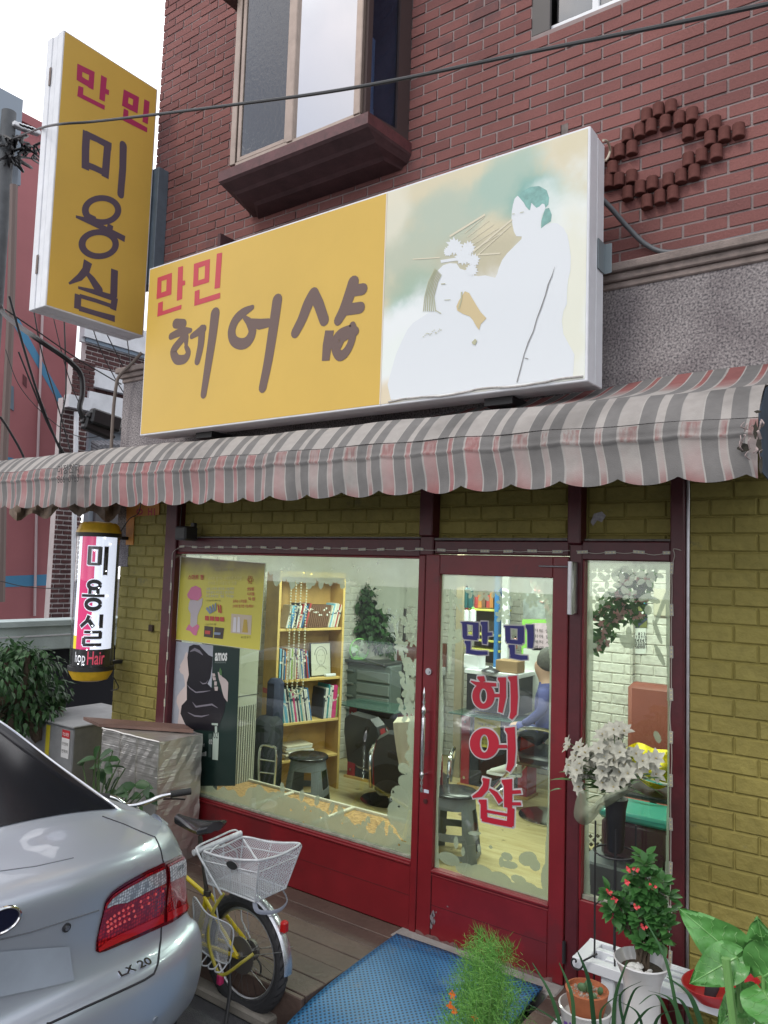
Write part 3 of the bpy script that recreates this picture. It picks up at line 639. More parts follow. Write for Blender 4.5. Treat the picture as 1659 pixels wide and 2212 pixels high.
# lettering traced stroke by stroke
c5_ = lambda x, y: P((500+x/1.508)/1.8228, (900+y/1.508)/1.8228, 1, SY-.0022)
def strokes(fn, nrm, specs, name, mt, parent, scale=1., cap='flat', grow=0., lift=.0006):
 ik = Ink(nrm, lift)
 for sp_ in specs:
  if sp_[0] == 'r':
   _, cx, cy, rx, ry, wx, wy = sp_; C0 = fn(cx, cy); ik.ring(C0, fn(cx+rx, cy)-C0, fn(cx, cy-ry)-C0, wx*scale, wy*scale, grow)
  elif sp_[0] == 'p': ik.poly([fn(*q) for q in sp_[1]])
  else:
   if len(sp_) > 2 and len(sp_[0]) > 3:
    ws_ = sp_[1] if isinstance(sp_[1], list) else [sp_[1]]*len(sp_[0]); kk = [Vector((x, y, w*1000)) for (x, y), w in zip(sp_[0], ws_)]; kk = smoothpath(kk, 5); sp_ = ([(v.x, v.y) for v in kk], [max(.004, v.z/1000) for v in kk], sp_[2])
   w = sp_[1]; w = [q*scale for q in w] if isinstance(w, (list, tuple)) else w*scale
   ik.stroke([fn(*q) for q in sp_[0]], w, sp_[2] if len(sp_) > 2 else cap, grow)
 return ik.build(name, mt, parent)
M_LR1 = mat('sign_red', (.50, .035, .055), .42); M_LB1 = mat('sign_brown', (.125, .075, .062), .45)
W_ = .046
strokes(c5_, (0, -1, 0), [('p', [(182,292),(268,262),(264,392),(232,402),(236,302),(206,312),(203,410),(176,420)]), ('p', [(176,420),(176,390),(264,360),(264,392)]),
 ('p', [(304,230),(334,222),(328,418),(296,430)]), ('p', [(326,310),(346,308),(346,334),(326,342)]),
 ('p', [(186,442),(214,432),(212,490),(325,452),(323,478),(180,524)]),
 ('p', [(398,210),(494,180),(488,318),(460,328),(464,220),(426,234),(422,338),(393,348)]), ('p', [(393,348),(393,318),(488,288),(488,318)]),
 ('p', [(534,150),(566,142),(552,352),(520,358)]), ('p', [(403,372),(432,362),(430,420),(555,380),(553,414),(400,460)])],
 'red_letters', M_LR1, ms)
brn = [([(290,564),(334,567)], .062, 'round'), ([(262,640),(300,622),(345,610),(378,605)], [.045,.05,.05,.03], 'round'),
 ([(335,650),(300,690),(276,730),(292,772),(318,780),(348,770),(364,735),(350,700)], [.05,.055,.058,.062,.06,.055,.045,.03], 'round'),
 ([(345,622),(352,650),(352,690)], [.05,.045,.03], 'round'),
 ([(385,640),(430,610),(455,595)], [.035,.05,.05], 'round'), ([(445,600),(440,680),(428,745),(418,788)], [.06,.055,.052,.048], 'round'),
 ([(524,505),(508,640),(484,800),(455,985)], [.075,.07,.062,.05], 'round'),
 ([(745,468),(690,500),(645,545),(622,610),(635,665),(680,685),(722,665),(745,610),(728,560),(700,530)], [.03,.055,.06,.062,.062,.065,.065,.06,.05,.03], 'round'),
 ([(735,560),(790,568),(840,560)], [.05,.06,.05], 'round'), ([(893,425),(868,600),(838,790),(806,945)], [.072,.07,.065,.058], 'round'),
 ([(1108,388),(1075,450),(1040,540),(1000,618)], [.07,.07,.065,.06], 'round'), ([(1108,388),(1140,450),(1172,545)], [.07,.065,.062], 'round'),
 ([(1345,320),(1320,400),(1290,480),(1255,545)], [.07,.07,.065,.055], 'round'), ([(1330,372),(1400,360)], .06, 'round'), ([(1300,482),(1385,470)], .06, 'round'),
 ([(1204,605),(1190,690),(1180,785)], [.058,.06,.05]), ([(1320,590),(1270,620),(1238,665),(1240,720),(1265,755),(1300,735),(1330,680),(1345,610),(1340,575)], [.03,.045,.048,.05,.055,.05,.045,.045,.04], 'round'), ([(1290,625),(1355,610)], .05, 'round'), ([(1262,700),(1280,660),(1310,640)], .03, 'round')]
strokes(c5_, (0, -1, 0), brn, 'brown_letters', M_LB1, ms, 1.17)
# brackets
b = MB()
q = P(485, 510, 1, -.1); b.box((q.x-.015, -.15, SZ1-.1), (q.x+.015, YB, SZ1+.22)); b.build('bracket', M_MARD, ms)
b = MB(); q = P(1226, 250, 1, -.08); b.box((q.x-.02, -.12, SZ1-.1), (q.x-.016, YB, SZ1+.2)); b.box((q.x-.02, -.12, SZ1-.1), (q.x+.02, -.116, SZ1+.2)); b.build('bracket', mat('rusty_steel', (.16, .13, .12), .7, var=.5, vs=20), ms)
b = MB(); b.cbox((SX1, SY+.11, 3.47), (SX1+.006, SY+.2, 3.62), .001); b.cbox((SX1, SY+.196, 3.47), (SX1+.04, SY+.2, 3.62), .001); b.build('bracket', mat('grey_bracket', (.2, .24, .26), .5, .3), ms)
for xx in (-1.7, .55): b = MB(); b.box((xx-.08, SY+.1, SZ0-.04), (xx+.08, .0, SZ0+.0)); b.build('bracket', M_BLK, ms)
b = MB(); b.tube(smoothpath([P(1303, 303, 1, -.16), P(1312, 306, 1, -.1), P(1318, 325, 1, -.02), P(1310, 345, 1, -.05), P(1300, 348, 1, -.15)]), .006, 8); b.build('cable_loop', mat('ivory_cable', (.5, .45, .36), .5), ms)
# grey conduit from sign along the cornice
b = MB(); b.tube(smoothpath([P(1290, 420, 1, -.1), P(1320, 450, 1, -.04), P(1355, 490, 1, .03), P(1395, 528, 1, .07), P(1440, 545, 1, .07), P(1500, 536, 1, .07), P(1660, 500, 1, .07), P(1760, 475, 1, .07)]), .013, 10)
tag(b.build('cable_conduit', mat('grey_conduit', (.10, .11, .12), .5), None, True), 'thick grey cable running from the long sign along the stone cornice', 'cable')
# ------------------------------------------------------------------ projecting sign at the corner
FX = -2.75; TH = .2
ps = thing('projecting_sign', 'tall yellow projecting sign with red and grey lettering on the building corner', 'sign', (FX-.1, -.2, 3.78))
PY0, PY1, PZ0, PZ1 = P(137, 72, 0, FX).y, P(341, 191, 0, FX).y, 3.785, P(343, 190, 0, FX).z
PZ1 = (P(140, 70, 0, FX).z+PZ1)/2
b = MB(); b.cbox((FX-.07, PY0, PZ0), (FX, PY1, PZ1), .004); b.cbox((FX-.14, PY0+.004, PZ0+.003), (FX-.075, PY1, PZ1-.003), .004); b.cbox((FX-.215, PY0, PZ0), (FX-.145, PY1, PZ1), .004)
b.box((FX-.2, PY0+.01, PZ0+.01), (FX-.01, PY1-.01, PZ1-.01)); b.build('casing', M_WHT, ps)
M_SY2 = mat('amber_sign_vinyl', (.66, .43, .085), .4, var=.08, vs=1.5)
b = MB(); b.box((FX-.001, PY0+.012, PZ0+.012), (FX+.002, PY1-.012, PZ1-.012)); b.build('yellow_face', M_SY2, ps)
ca = lambda x, y: P((x/1.659)/1.8228, (y/1.659)/1.8228, 0, FX+.0022)
cb = lambda x, y: P((x/2.37)/1.8228, (300+y/2.37)/1.8228, 0, FX+.0022)
cc = lambda x, y: P((x/1.659)/1.8228, (900+y/1.659)/1.8228, 0, FX+.0022)
NX = (1, 0, 0)
strokes(ca, NX, [('p', [(505,415),(618,470),(610,588),(575,570),(582,490),(538,470),(535,522),(500,520)]), ('p', [(500,520),(535,500),(610,552),(610,588)][:4]), ('p', [(500,522),(503,485),(612,545),(610,588)]),
 ('p', [(660,490),(698,510),(684,665),(648,648)]), ('p', [(692,580),(713,590),(710,622),(688,612)]), ('p', [(512,560),(545,572),(542,618),(685,690),(682,718),(504,628)]),
 ('p', [(808,583),(908,635),(898,742),(862,722),(870,650),(840,635),(834,690),(796,692)]), ('p', [(796,690),(800,655),(900,708),(898,742)]),
 ('p', [(942,648),(977,665),(965,812),(930,795)]), ('p', [(808,708),(838,722),(838,765),(962,835),(960,866),(800,785)])], 'red_letters', mat('sign_magenta', (.42, .03, .11), .45), ps)
strokes(cb, NX, [([(808,515),(798,680),(796,870)], .062), ([(800,540),(900,585),(1040,660)], [.055, .05, .06]), ([(1005,640),(995,760),(980,945)], .062), ([(800,825),(880,855),(985,905)], .05),
 ([(1150,645),(1145,860),(1125,1105)], [.066, .062, .06], 'round'),
 ('r', 952, 1250, 180, 140, .06, .045), ([(707,1310),(830,1352),(980,1425),(1165,1520)], [.02, .045, .045, .05]), ([(868,1300),(862,1370)], .05), ([(1030,1385),(1020,1450)], .05),
 ('r', 925, 1568, 184, 140, .06, .045)], 'grey_letters', mat('sign_slate', (.10, .075, .105), .45), ps)
strokes(cc, NX, [([(575,215),(560,275),(520,320),(450,360)], [.07, .06, .05, .015]), ([(560,280),(600,330),(645,400)], [.03, .055, .07], 'round'), ([(748,268),(742,445)], .062),
 ([(510,385),(620,415),(760,460)], [.02, .04, .05]), ([(510,430),(505,525)], .055), ([(750,450),(738,530)], .055), ([(520,440),(630,472),(745,512)], .032), ([(515,520),(630,555),(750,590)], [.04, .04, .05])], 'grey_letters', MATS['sign_slate'], ps)
for k, (px, py) in enumerate(((215, 393), (352, 393))):
 q = P(px/1.8228*0+[118, 120][k], [215, 75][k]*1.0, 0, FX-.09)
for zz in (5.55, 4.12):
 b = MB(); b.cbox((FX-.155, PY0-.004, zz-.07), (FX-.13, PY0-.0005, zz+.07), .001); b.build('hinge', mat('rusty_hinge', (.2, .15, .13), .7, var=.6, vs=80), ps)
b = MB(); b.cbox((-2.905, -.0, 4.22), (-2.70, YB, 5.2), .004); b.build('wall_mount', mat('slate_metal', (.13, .17, .21), .6, var=.3, vs=5), ps)
b = MB(); b.box((FX-.15, PY1, 4.4), (FX-.08, .12, 4.46)); b.box((FX-.15, PY1, 5.0), (FX-.08, .12, 5.06)); b.build('mount_arm', M_ALU, ps)
# ------------------------------------------------------------------ striped awning
AX0, AX1, AYF = -4.0, 1.86, -.72
PER = .2285
def awning_mat():
 m = bpy.data.materials.new('striped_canvas'); m.use_nodes = True; n, l = m.node_tree.nodes, m.node_tree.links; bs = n['Principled BSDF']; bs.inputs['Roughness'].default_value = .85; bs.inputs['Specular IOR Level'].default_value = .2
 u = n.new('ShaderNodeUVMap'); s_ = n.new('ShaderNodeSeparateXYZ'); l.new(u.outputs[0], s_.inputs[0])
 def M2(op, a, b_=None, c=None):
  q = n.new('ShaderNodeMath'); q.operation = op
  for i, v in enumerate((a, b_, c)):
   if v is None: continue
   if isinstance(v, (int, float)): q.inputs[i].default_value = v
   else: l.new(v, q.inputs[i])
  return q.outputs[0]
 def mixc(f, a, b_, bt='MIX'):
  q = n.new('ShaderNodeMixRGB'); q.blend_type = bt
  for i, v in enumerate((f, a, b_)):
   if isinstance(v, (int, float)): q.inputs[i].default_value = v
   elif isinstance(v, tuple): q.inputs[i].default_value = (*v, 1)
   else: l.new(v, q.inputs[i])
  return q.outputs[0]
 t = n.new('ShaderNodeTexCoord')
 def noise(sc_, d=4, vec=None):
  z = n.new('ShaderNodeTexNoise'); z.inputs['Scale'].default_value = sc_; z.inputs['Detail'].default_value = d
  l.new(vec or t.outputs['Object'], z.inputs['Vector']); return z.outputs['Fac']
 X = s_.outputs['X']; Y = s_.outputs['Y']
 f = M2('FRACT', M2('DIVIDE', M2('ADD', X, M2('MULTIPLY', M2('SUBTRACT', noise(4, 2), .5), .008)), PER))
 grey = M2('ADD', M2('MULTIPLY', M2('GREATER_THAN', f, .345), M2('LESS_THAN', f, .60)), M2('GREATER_THAN', f, .745))
 edge = M2('ADD', M2('LESS_THAN', M2('ABSOLUTE', M2('SUBTRACT', f, .335)), .012), M2('GREATER_THAN', f, .985))
 # fade: V runs 0 at the wall, 1 at the fold, 1..2 down the valance
 fresh = n.new('ShaderNodeMapRange'); fresh.inputs['From Min'].default_value = .40; fresh.inputs['From Max'].default_value = .18; l.new(M2('ADD', Y, M2('MULTIPLY', M2('SUBTRACT', noise(3), .5), .35)), fresh.inputs['Value'])
 inner = M2('MULTIPLY', M2('GREATER_THAN', f, .03), M2('ADD', M2('LESS_THAN', f, .32), M2('MULTIPLY', M2('GREATER_THAN', f, .625), M2('LESS_THAN', f, .72))))
 pale = mixc(.5, (.44, .415, .39), (.40, .375, .36))
 pinkm = n.new('ShaderNodeMapRange'); pinkm.inputs['From Min'].default_value = .40; pinkm.inputs['From Max'].default_value = .62; l.new(M2('ADD', noise(1.1), M2('MULTIPLY', noise(9), .08)), pinkm.inputs['Value'])
 isv = M2('GREATER_THAN', Y, 1.0)
 xr = n.new('ShaderNodeMapRange'); xr.inputs['From Min'].default_value = -2.7; xr.inputs['From Max'].default_value = -.9; xr.inputs['To Min'].default_value = .03; l.new(X, xr.inputs['Value'])
 pale = mixc(M2('MULTIPLY', M2('MULTIPLY', M2('MULTIPLY', pinkm.outputs[0], isv), inner), xr.outputs[0]), pale, (.40, .22, .22))
 # worn band just below the fold keeps more red
 band = M2('MULTIPLY', M2('GREATER_THAN', Y, 1.02), M2('LESS_THAN', Y, 1.30))
 zv = n.new('ShaderNodeMapping'); zv.inputs['Scale'].default_value = (60, 60, 6); l.new(t.outputs['Object'], zv.inputs['Vector'])
 bn = n.new('ShaderNodeMapRange'); bn.inputs['From Min'].default_value = .38; bn.inputs['From Max'].default_value = .6; l.new(noise(1.0, 3, zv.outputs[0]), bn.inputs['Value'])
 pale = mixc(M2('MULTIPLY', M2('MULTIPLY', M2('MULTIPLY', band, inner), bn.outputs[0]), M2('MULTIPLY', xr.outputs[0], .6)), pale, (.30, .11, .105))
 low = n.new('ShaderNodeMapRange'); low.inputs['From Min'].default_value = 1.75; low.inputs['From Max'].default_value = 2.02; l.new(M2('ADD', Y, M2('MULTIPLY', M2('SUBTRACT', noise(7), .5), .4)), low.inputs['Value'])
 pale = mixc(M2('MULTIPLY', M2('MULTIPLY', low.outputs[0], inner), M2('MULTIPLY', xr.outputs[0], .55)), pale, (.30, .09, .09))
 pale = mixc(M2('MULTIPLY', fresh.outputs[0], inner), pale, (.31, .125, .12))
 gcol = mixc(noise(6), (.185, .18, .177), (.235, .228, .224))
 c = mixc(grey, pale, gcol); c = mixc(M2('MULTIPLY', edge, .6), c, (.48, .46, .44))
 c = mixc(.25, c, noise(30, 6), 'MULTIPLY')
 dz = n.new('ShaderNodeMapRange'); dz.inputs['From Min'].default_value = .34; dz.inputs['From Max'].default_value = .5; dz.inputs['To Min'].default_value = .72; l.new(noise(2.2, 7), dz.inputs['Value'])
 c = mixc(1., c, dz.outputs[0], 'MULTIPLY')
 l.new(c, bs.inputs['Base Color'])
 wv = n.new('ShaderNodeBump'); wv.inputs['Strength'].default_value = .25; wv.inputs['Distance'].default_value = .004; l.new(noise(220, 2), wv.inputs['Height']); l.new(wv.outputs[0], bs.inputs['Normal'])
 # thin cloth lets a little light through
 tr = n.new('ShaderNodeBsdfTranslucent'); l.new(c, tr.inputs['Color']); ms_ = n.new('ShaderNodeMixShader'); ms_.inputs['Fac'].default_value = .12
 l.new(bs.outputs[0], ms_.inputs[1]); l.new(tr.outputs[0], ms_.inputs[2]); l.new(ms_.outputs[0], n['Material Output'].inputs['Surface'])
 return m
M_AWN = awning_mat()
aw = thing('striped_awning', 'long faded grey, cream and pink striped canvas awning with scalloped edge over the shop front', 'awning', (-.9, 0, 2.9))
X_OFF = 1.143
def aw_uv(o, uvs):
 me = o.data; ul = me.uv_layers.new(name='UVMap')
 for lp in me.loops: ul.data[lp.index].uv = uvs[lp.vertex_index]
YRD, ZRD = -.66, 2.735                       # front ridge of the roof canvas
def zrd(x): return ZRD+.004*math.sin(x*2.3)+.003*math.sin(x*11)-.008*(x+3.6)*.9+.02
def fold(x): return Vector((x, -.80+.006*math.sin(x*3.1)+.003*math.sin(x*17), 2.625-.010*(x+3.3)+.004*math.sin(x*2.3)+.003*math.sin(x*13)))
NXs = 880; rows = []; uvs = []
def ZBx(x): return 2.875+max(0, min(1, (x+.3)/1.6))*.085
for j in range(22):
 row = []
 for i in range(NXs+1):
  x = AX0+(AX1-AX0)*i/NXs; f = fold(x); rd = Vector((x, YRD, zrd(x))); w = Vector((x, -.005, ZBx(x)+.006*math.sin(x*5)))
  if j < 12:
   t = j/12; p = w.lerp(rd, t); p.z -= .03*math.sin(math.pi*t)*(1+.25*math.sin(x*4.2)); v = t*.66
  else:
   t = (j-12)/9; p = rd.lerp(f, t); p.z += .012*math.sin(math.pi*t)+.004*math.sin(x*27+3*t)*math.sin(math.pi*t); v = .66+t*.33
  row.append(p); uvs.append((x-X_OFF+20*PER+.010*math.sin(v*6+x*2), v))
 rows.append(row)
b = MB(); b.grid(rows); o = b.build('roof_canvas', M_AWN, aw, True, R(80)); aw_uv(o, uvs)
rows = []; uvs = []
NJ = 26
for j in range(NJ+1):
 t = j/NJ; row = []
 for i in range(NXs+1):
  x = AX0+(AX1-AX0)*i/NXs; f = fold(x)
  ph = ((x-X_OFF+.004)/PER) % 1.0
  sl = math.sin(math.pi*ph)**.75 if 0 < ph < 1 else 0
  bot = 2.370-.029*sl+.008*math.sin(x*1.3)-.011*(x-AX0)/5.9
  z = f.z-.003-(f.z-.003-bot)*t
  amp = .003+.011*t
  y = f.y-.008*min(1, t*8)-.012*t+amp*math.sin(x*2*math.pi/PER*.5+1.5*math.sin(x*1.7))+.004*t*math.sin(x*23+2*t)+.004*math.sin(7*t+x*3)
  y += -.010*math.exp(-((t-.26)/.03)**2)
  row.append(Vector((x, y, z))); uvs.append((x-X_OFF+20*PER+.009*math.sin(t*4.2+.7*math.sin(x*2.1)+.5)-.010*t, 1.0+t+.001))
 rows.append(row)
b = MB(); b.grid(rows); vo = b.build('valance', M_AWN, aw, True, R(80)); aw_uv(vo, uvs)
# torn hole near the right end
me = vo.data
for pg in []: pass
b = MB(); M_DKB = mat('dark_blue_canvas', (.03, .05, .08), .8, var=.4, vs=10)
ZB = 2.96
e0 = [Vector((AX1, -.005, ZB)), Vector((AX1, YRD, 2.70)), Vector((AX1, -.80, 2.58)), Vector((AX1+.01, -.82, 2.37)), Vector((AX1+.02, -.55, 2.33)), Vector((AX1+.01, -.3, 2.45)), Vector((AX1, -.005, 2.5))]
b.prism(e0, (.004, 0, 0)); b.build('end_canvas', M_DKB, aw)
b = MB(); rr = random.Random(9)
c9 = lambda x, y: P((2200+x/2.013)/1.8228, (1350+y/2.013)/1.8228, 1, -.845)
for k in range(5):
 cx, cy, w, h = ((1470, 835, 60, 38), (1560, 690, 24, 70), (1590, 820, 30, 80), (1575, 545, 30, 12), (1600, 960, 16, 90))[k]
 b.prism([c9(cx+w*math.cos(2*math.pi*i/13)*rr.uniform(.6, 1.15), cy+h*math.sin(2*math.pi*i/13)*rr.uniform(.6, 1.15)) for i in range(13)], (0, .002, 0))
b.build('torn_patch', mat('torn_dark', (.05, .045, .035), .9, var=.6, vs=40), aw)
b = MB()
for k in range(16):
 x_, y_ = rr.uniform(1430, 1620), rr.uniform(600, 900); b.tube(smoothpath([c9(x_, y_)+Vector((0, -.006, 0)), c9(x_+rr.uniform(-25, 25), y_+rr.uniform(10, 40))+Vector((0, -.02, 0)), c9(x_+rr.uniform(-30, 30), y_+rr.uniform(40, 80))+Vector((0, -.004, 0))], 4), rr.uniform(.002, .005), 5, flat=.3)
b.build('frayed_shred', mat('frayed', (.35, .28, .27), .9), aw)
# frame under the canvas
b = MB(); b.cyl((AX0, -.64, 2.70), (AX1, -.64, 2.66), .014, n=10)
for x_ in (-3.9, -2.45, -.9, .5, 1.8): b.cyl((x_, -.0, 2.55), (x_, -.63, 2.66), .010, n=8)
b.build('awning_frame', M_ALU, aw, True)
M_INKD = mat('awning_print', (.045, .04, .04), .8)
ux = (P(172, 1012, 1, AYF-.03)-P(122, 1012, 1, AYF-.03));
q = P(124, 1025, 1, -.872); text('미정천막', q, (1, 0, 0), (0, 0, 1), .26, .062, 'print', M_INKD, aw, .012)
q = P(124, 1044, 1, -.872); text('866  0763', q, (1, 0, 0), (0, 0, 1), .25, .050, 'print', M_INKD, aw, .004)
# ------------------------------------------------------------------ lit cylindrical salon lamp
q0 = P(213, 1152, 1, -.25); q1 = P(197, 1446, 1, -.25)
LC = Vector(((q0.x+q1.x)/2, -.25, 0)); LZ0, LZ1 = q1.z, q0.z;
Rl = (P(262, 1300, 1, -.25)-P(167, 1300, 1, -.25)).length*math.cos(.9)/2*.90
lp = thing('salon_lamp', 'lit cylindrical pink and white salon lamp with yellow caps beside the yellow pier', 'lamp', (LC.x, LC.y, LZ0))
h_ = LZ1-LZ0
M_CAPY = mat('yellow_plastic', (.75, .46, .03), .35, var=.25, vs=14)
b = MB(); b.lathe([(Rl*1.04, LZ1), (Rl*1.05, LZ1+.012), (Rl*.99, LZ1+.03), (Rl*.92, LZ1+.06), (Rl*.8, LZ1+.078), (Rl*.5, LZ1+.086), (0, LZ1+.088)], (LC.x, LC.y, 0), 40); b.build('top_cap', M_CAPY, lp, True)
b = MB(); b.lathe([(0, LZ0-.085), (Rl*.5, LZ0-.083), (Rl*.8, LZ0-.07), (Rl*.95, LZ0-.03), (Rl*1.03, LZ0)], (LC.x, LC.y, 0), 40); b.build('bottom_cap', M_CAPY, lp, True)
b = MB()
for z in (LZ0+.0, LZ1-.03): b.lathe([(Rl*.9, z), (Rl*1.06, z), (Rl*1.06, z+.03), (Rl*.9, z+.03)], (LC.x, LC.y, 0), 40)
b.build('rim', M_BLK, lp, True)
# direction towards the street viewer, letters wrap around it
vd = Vector((CAM.x-LC.x, CAM.y-LC.y, 0)).normalized(); A0 = math.atan2(vd.y, vd.x)
def on_cyl(u, z, r): # u metres along the arc, + to the right for someone in front
 a = A0+u/Rl; return Vector((LC.x+math.cos(a)*r, LC.y+math.sin(a)*r, z))
zA, zB = LZ0+.03, LZ1-.03
def patch(mb, u0, u1, z0, z1, r, n=10):
 mb.grid([[on_cyl(u0+(u1-u0)*i/n, z, r) for i in range(n+1)] for z in (z0, z1)])
Ri = Rl*.86
M_GLW = mat('lamp_white', (.8, .82, .85), .5, emit=(.80, .86, 1.), es=.7); M_GLP = mat('lamp_pink', (.6, .03, .15), .5, emit=(.62, .035, .16), es=.6); M_GLY = mat('lamp_yellow', (.7, .6, .02), .5, emit=(.7, .6, .02), es=.55); M_GLK = mat('lamp_dark', (.03, .03, .03), .4)
hh = zB-zA; zs = zA+.135*hh
b = MB(); patch(b, -Rl*.12, Rl*1.57, zs, zB-.0, Ri, 20); b.build('white_sleeve', M_GLW, lp)
b = MB(); patch(b, -Rl, -Rl*.12, zs, zB, Ri, 12); b.build('pink_sleeve', M_GLP, lp)
b = MB(); patch(b, -Rl*1.57, -Rl, zs+.1*hh, zB, Ri, 12); b.build('white_sleeve', M_GLW, lp)
b = MB(); patch(b, -Rl*1.57, -Rl, zs, zs+.1*hh, Ri, 8); b.build('yellow_sleeve', M_GLY, lp)
b = MB(); patch(b, -Rl*1.57, Rl*1.57, zA, zs, Ri, 24); b.build('dark_sleeve', M_GLK, lp)
b = MB(); b.grid([[Vector((LC.x+math.cos(A0+math.pi/2+math.pi*i/20)*Ri, LC.y+math.sin(A0+math.pi/2+math.pi*i/20)*Ri, z)) for i in range(21)] for z in (zA, zB)]); b.build('back_sleeve', M_GLW, lp)
# Hangul strokes: local coords (u in -1..1 of half letter width, v)
def cyl_strokes(name, mt, specs, r, grow=0.):
 mb = MB()
 for s_i, (pts, w) in enumerate(specs):
  pts = [Vector((x, y, 0)) for x, y in pts]
  for i in range(len(pts)-1):
   a, c = pts[i], pts[i+1]; d = (c-a)
   dl = d.length; d = d/dl; n_ = Vector((-d.y, d.x, 0))*(w/2+grow); a2 = a-d*(grow); c2 = c+d*(grow)
   if len(pts) > 2: a2 = a-d*(grow+ (w*.25 if i else 0)); c2 = c+d*(grow+(w*.25 if i < len(pts)-2 else 0))
   k = max(1, int(dl/.02)); rr_ = r+s_i*.00007+i*.00003
   mb.grid([[on_cyl(*(a2.lerp(c2, j/k)+n_*sg).to_2d(), rr_) for j in range(k+1)] for sg in (1, -1)])
 return mb.build(name, mt, lp)
def zz(f): return zB-f*hh
def ellip(cx, cy, rx, ry, n=20): return [(cx+rx*math.cos(2*math.pi*i/n), cy+ry*math.sin(2*math.pi*i/n)) for i in range(n+1)]
U = Rl*.9
K = [([(-.42*U, zz(.09)), (-.42*U, zz(.25))], .024), ([(.12*U, zz(.09)), (.12*U, zz(.25))], .026), ([(-.5*U, zz(.10)), (.16*U, zz(.10))], .016), ([(-.45*U, zz(.245)), (.15*U, zz(.245))], .014), ([(.45*U, zz(.085)), (.45*U, zz(.34))], .028),
  (ellip(-.08*U, zz(.43), .30*U, .032*hh), .020), ([(-.28*U, zz(.465)), (-.28*U, zz(.51))], .020), ([(.12*U, zz(.465)), (.12*U, zz(.51))], .020), ([(-.72*U, zz(.525)), (.48*U, zz(.525))], .015), (ellip(-.08*U, zz(.60), .36*U, .042*hh), .022),
  ([(-.25*U, zz(.70)), (-.35*U, zz(.75)), (-.68*U, zz(.80))], .020), ([(-.25*U, zz(.74)), (.0*U, zz(.80))], .022), ([(.38*U, zz(.69)), (.38*U, zz(.81))], .024),
  ([(-.45*U, zz(.845)), (.42*U, zz(.845))], .014), ([(.38*U, zz(.845)), (.38*U, zz(.90))], .022), ([(-.45*U, zz(.895)), (.42*U, zz(.895))], .014), ([(-.45*U, zz(.895)), (-.45*U, zz(.955))], .022), ([(-.48*U, zz(.957)), (.46*U, zz(.957))], .016)]
K2 = [(p if not (len(p) > 2 and abs(p[0][0]-p[-1][0]) < 1e-6) else p, w) for p, w in K]
S_ = .865
K2 = [([(x*1.12, zB-(zB-z)*S_) for x, z in p], w*1.35) for p, w in K2]
cyl_strokes('white_outline', mat('outline_white', (.85, .87, .9), .4, emit=(.8, .85, 1), es=.5), K2, Ri+.0015, .007)
cyl_strokes('black_letters', mat('lamp_ink', (.02, .02, .02), .4), K2, Ri+.0045)
for (bd, u0, w_, mt_, f0, f1, nm) in (('hop', -.98, .66, mat('hop_white', (.8, .8, .8), .5, emit=(.8, .8, .85), es=.35), zA+.012, zs-.02, 'latin_letters'), ('Hair', -.22, .95, mat('hair_red', (.7, .05, .1), .5, emit=(.7, .1, .15), es=.35), zA+.02, zs-.012, 'latin_letters')):
 o = text(bd, (0, 0, 0), (1, 0, 0), (0, 1, 0), w_*Rl, f1-f0, nm, mt_, None, .01)
 me = o.data
 for v in me.vertices: v.co = on_cyl(u0*Rl+v.co.x, f0+v.co.y, Ri+.002)
 sub(o, lp)
b = MB(); rr = random.Random(2); M_DOT = mat('lamp_dot', (1, 1, 1), .5, emit=(.9, .95, 1), es=4)
for k in range(16):
 c0 = on_cyl(rr.uniform(-.7, .7)*Rl, rr.uniform(zA, zB), Ri+.012); b.cyl(c0, c0+vd*.002, .0045, n=8)
b.build('led_dot', M_DOT, lp)
b = MB(); b.lathe([(Rl, zA), (Rl, zB)], (LC.x, LC.y, 0), 48); b.build('clear_tube', mat_glass('tube_plastic', (.9, .91, .93), .9), lp, True)
b = MB(); b.cyl((LC.x+.02, -.10, zA), (LC.x+.02, -.10, zB+.03), .018, n=10); b.cbox((LC.x-.01, -.22, zB-.01), (LC.x+.05, .0, zB+.015)); b.cbox((LC.x-.01, -.22, zA), (LC.x+.05, .0, zA+.025)); b.build('wall_arm', M_BLK, lp)
b = MB(); b.tube(smoothpath([P(243, 1460, 1, -.2), P(252, 1475, 1, -.15), P(255, 1487, 1, -.12), P(240, 1492, 1, -.1)]), .004, 6); b.tube(smoothpath([(LC.x+.13, -.15, zB+.05), (LC.x+.16, -.1, zB+.15), (LC.x+.2, -.05, zB+.2), (LC.x+.2, -.03, 2.5)]), .004, 6); b.build('lamp_cord', M_BLK, lp)
ld = bpy.data.lights.new('lamp_bulb', 'POINT'); ld.energy = 2.2; ld.shadow_soft_size = .08; ld.color = (.9, .9, 1)
# ------------------------------------------------------------------ things behind, to the left
M_PINK = mat('red_render', (.34, .125, .135), .85, var=.18, vs=.35, bump=.15, bs=20)
M_BLUE = mat('blue_paint', (.06, .21, .36), .8)
rb = thing('red_rendered_building', 'tall plain red rendered building with blue diagonal stripe behind the utility pole', 'building', (-14, 1, ROADZ))
RXP = -14.
tl = P(-120, 330, 0, RXP); a_ = [P(-200, 260, 0, RXP), P(60, 300, 0, RXP), P(168, 640, 0, RXP), P(150, 900, 0, RXP), P(125, 1420, 0, RXP), P(-200, 1420, 0, RXP)]
yb = P(154, 900, 0, RXP).y
def wallpoly(pts): return [Vector((RXP, p.y, p.z)) for p in pts]
zt_ = P(60, 330, 0, RXP).z
b = MB(); b.box((RXP-8, P(-400, 600, 0, RXP).y, ROADZ), (RXP, yb, zt_+.6)); b.box((RXP-8.1, P(-400, 600, 0, RXP).y-.1, zt_+.6), (RXP+.1, yb+.1, zt_+.8)); b.build('wall', M_PINK, rb)
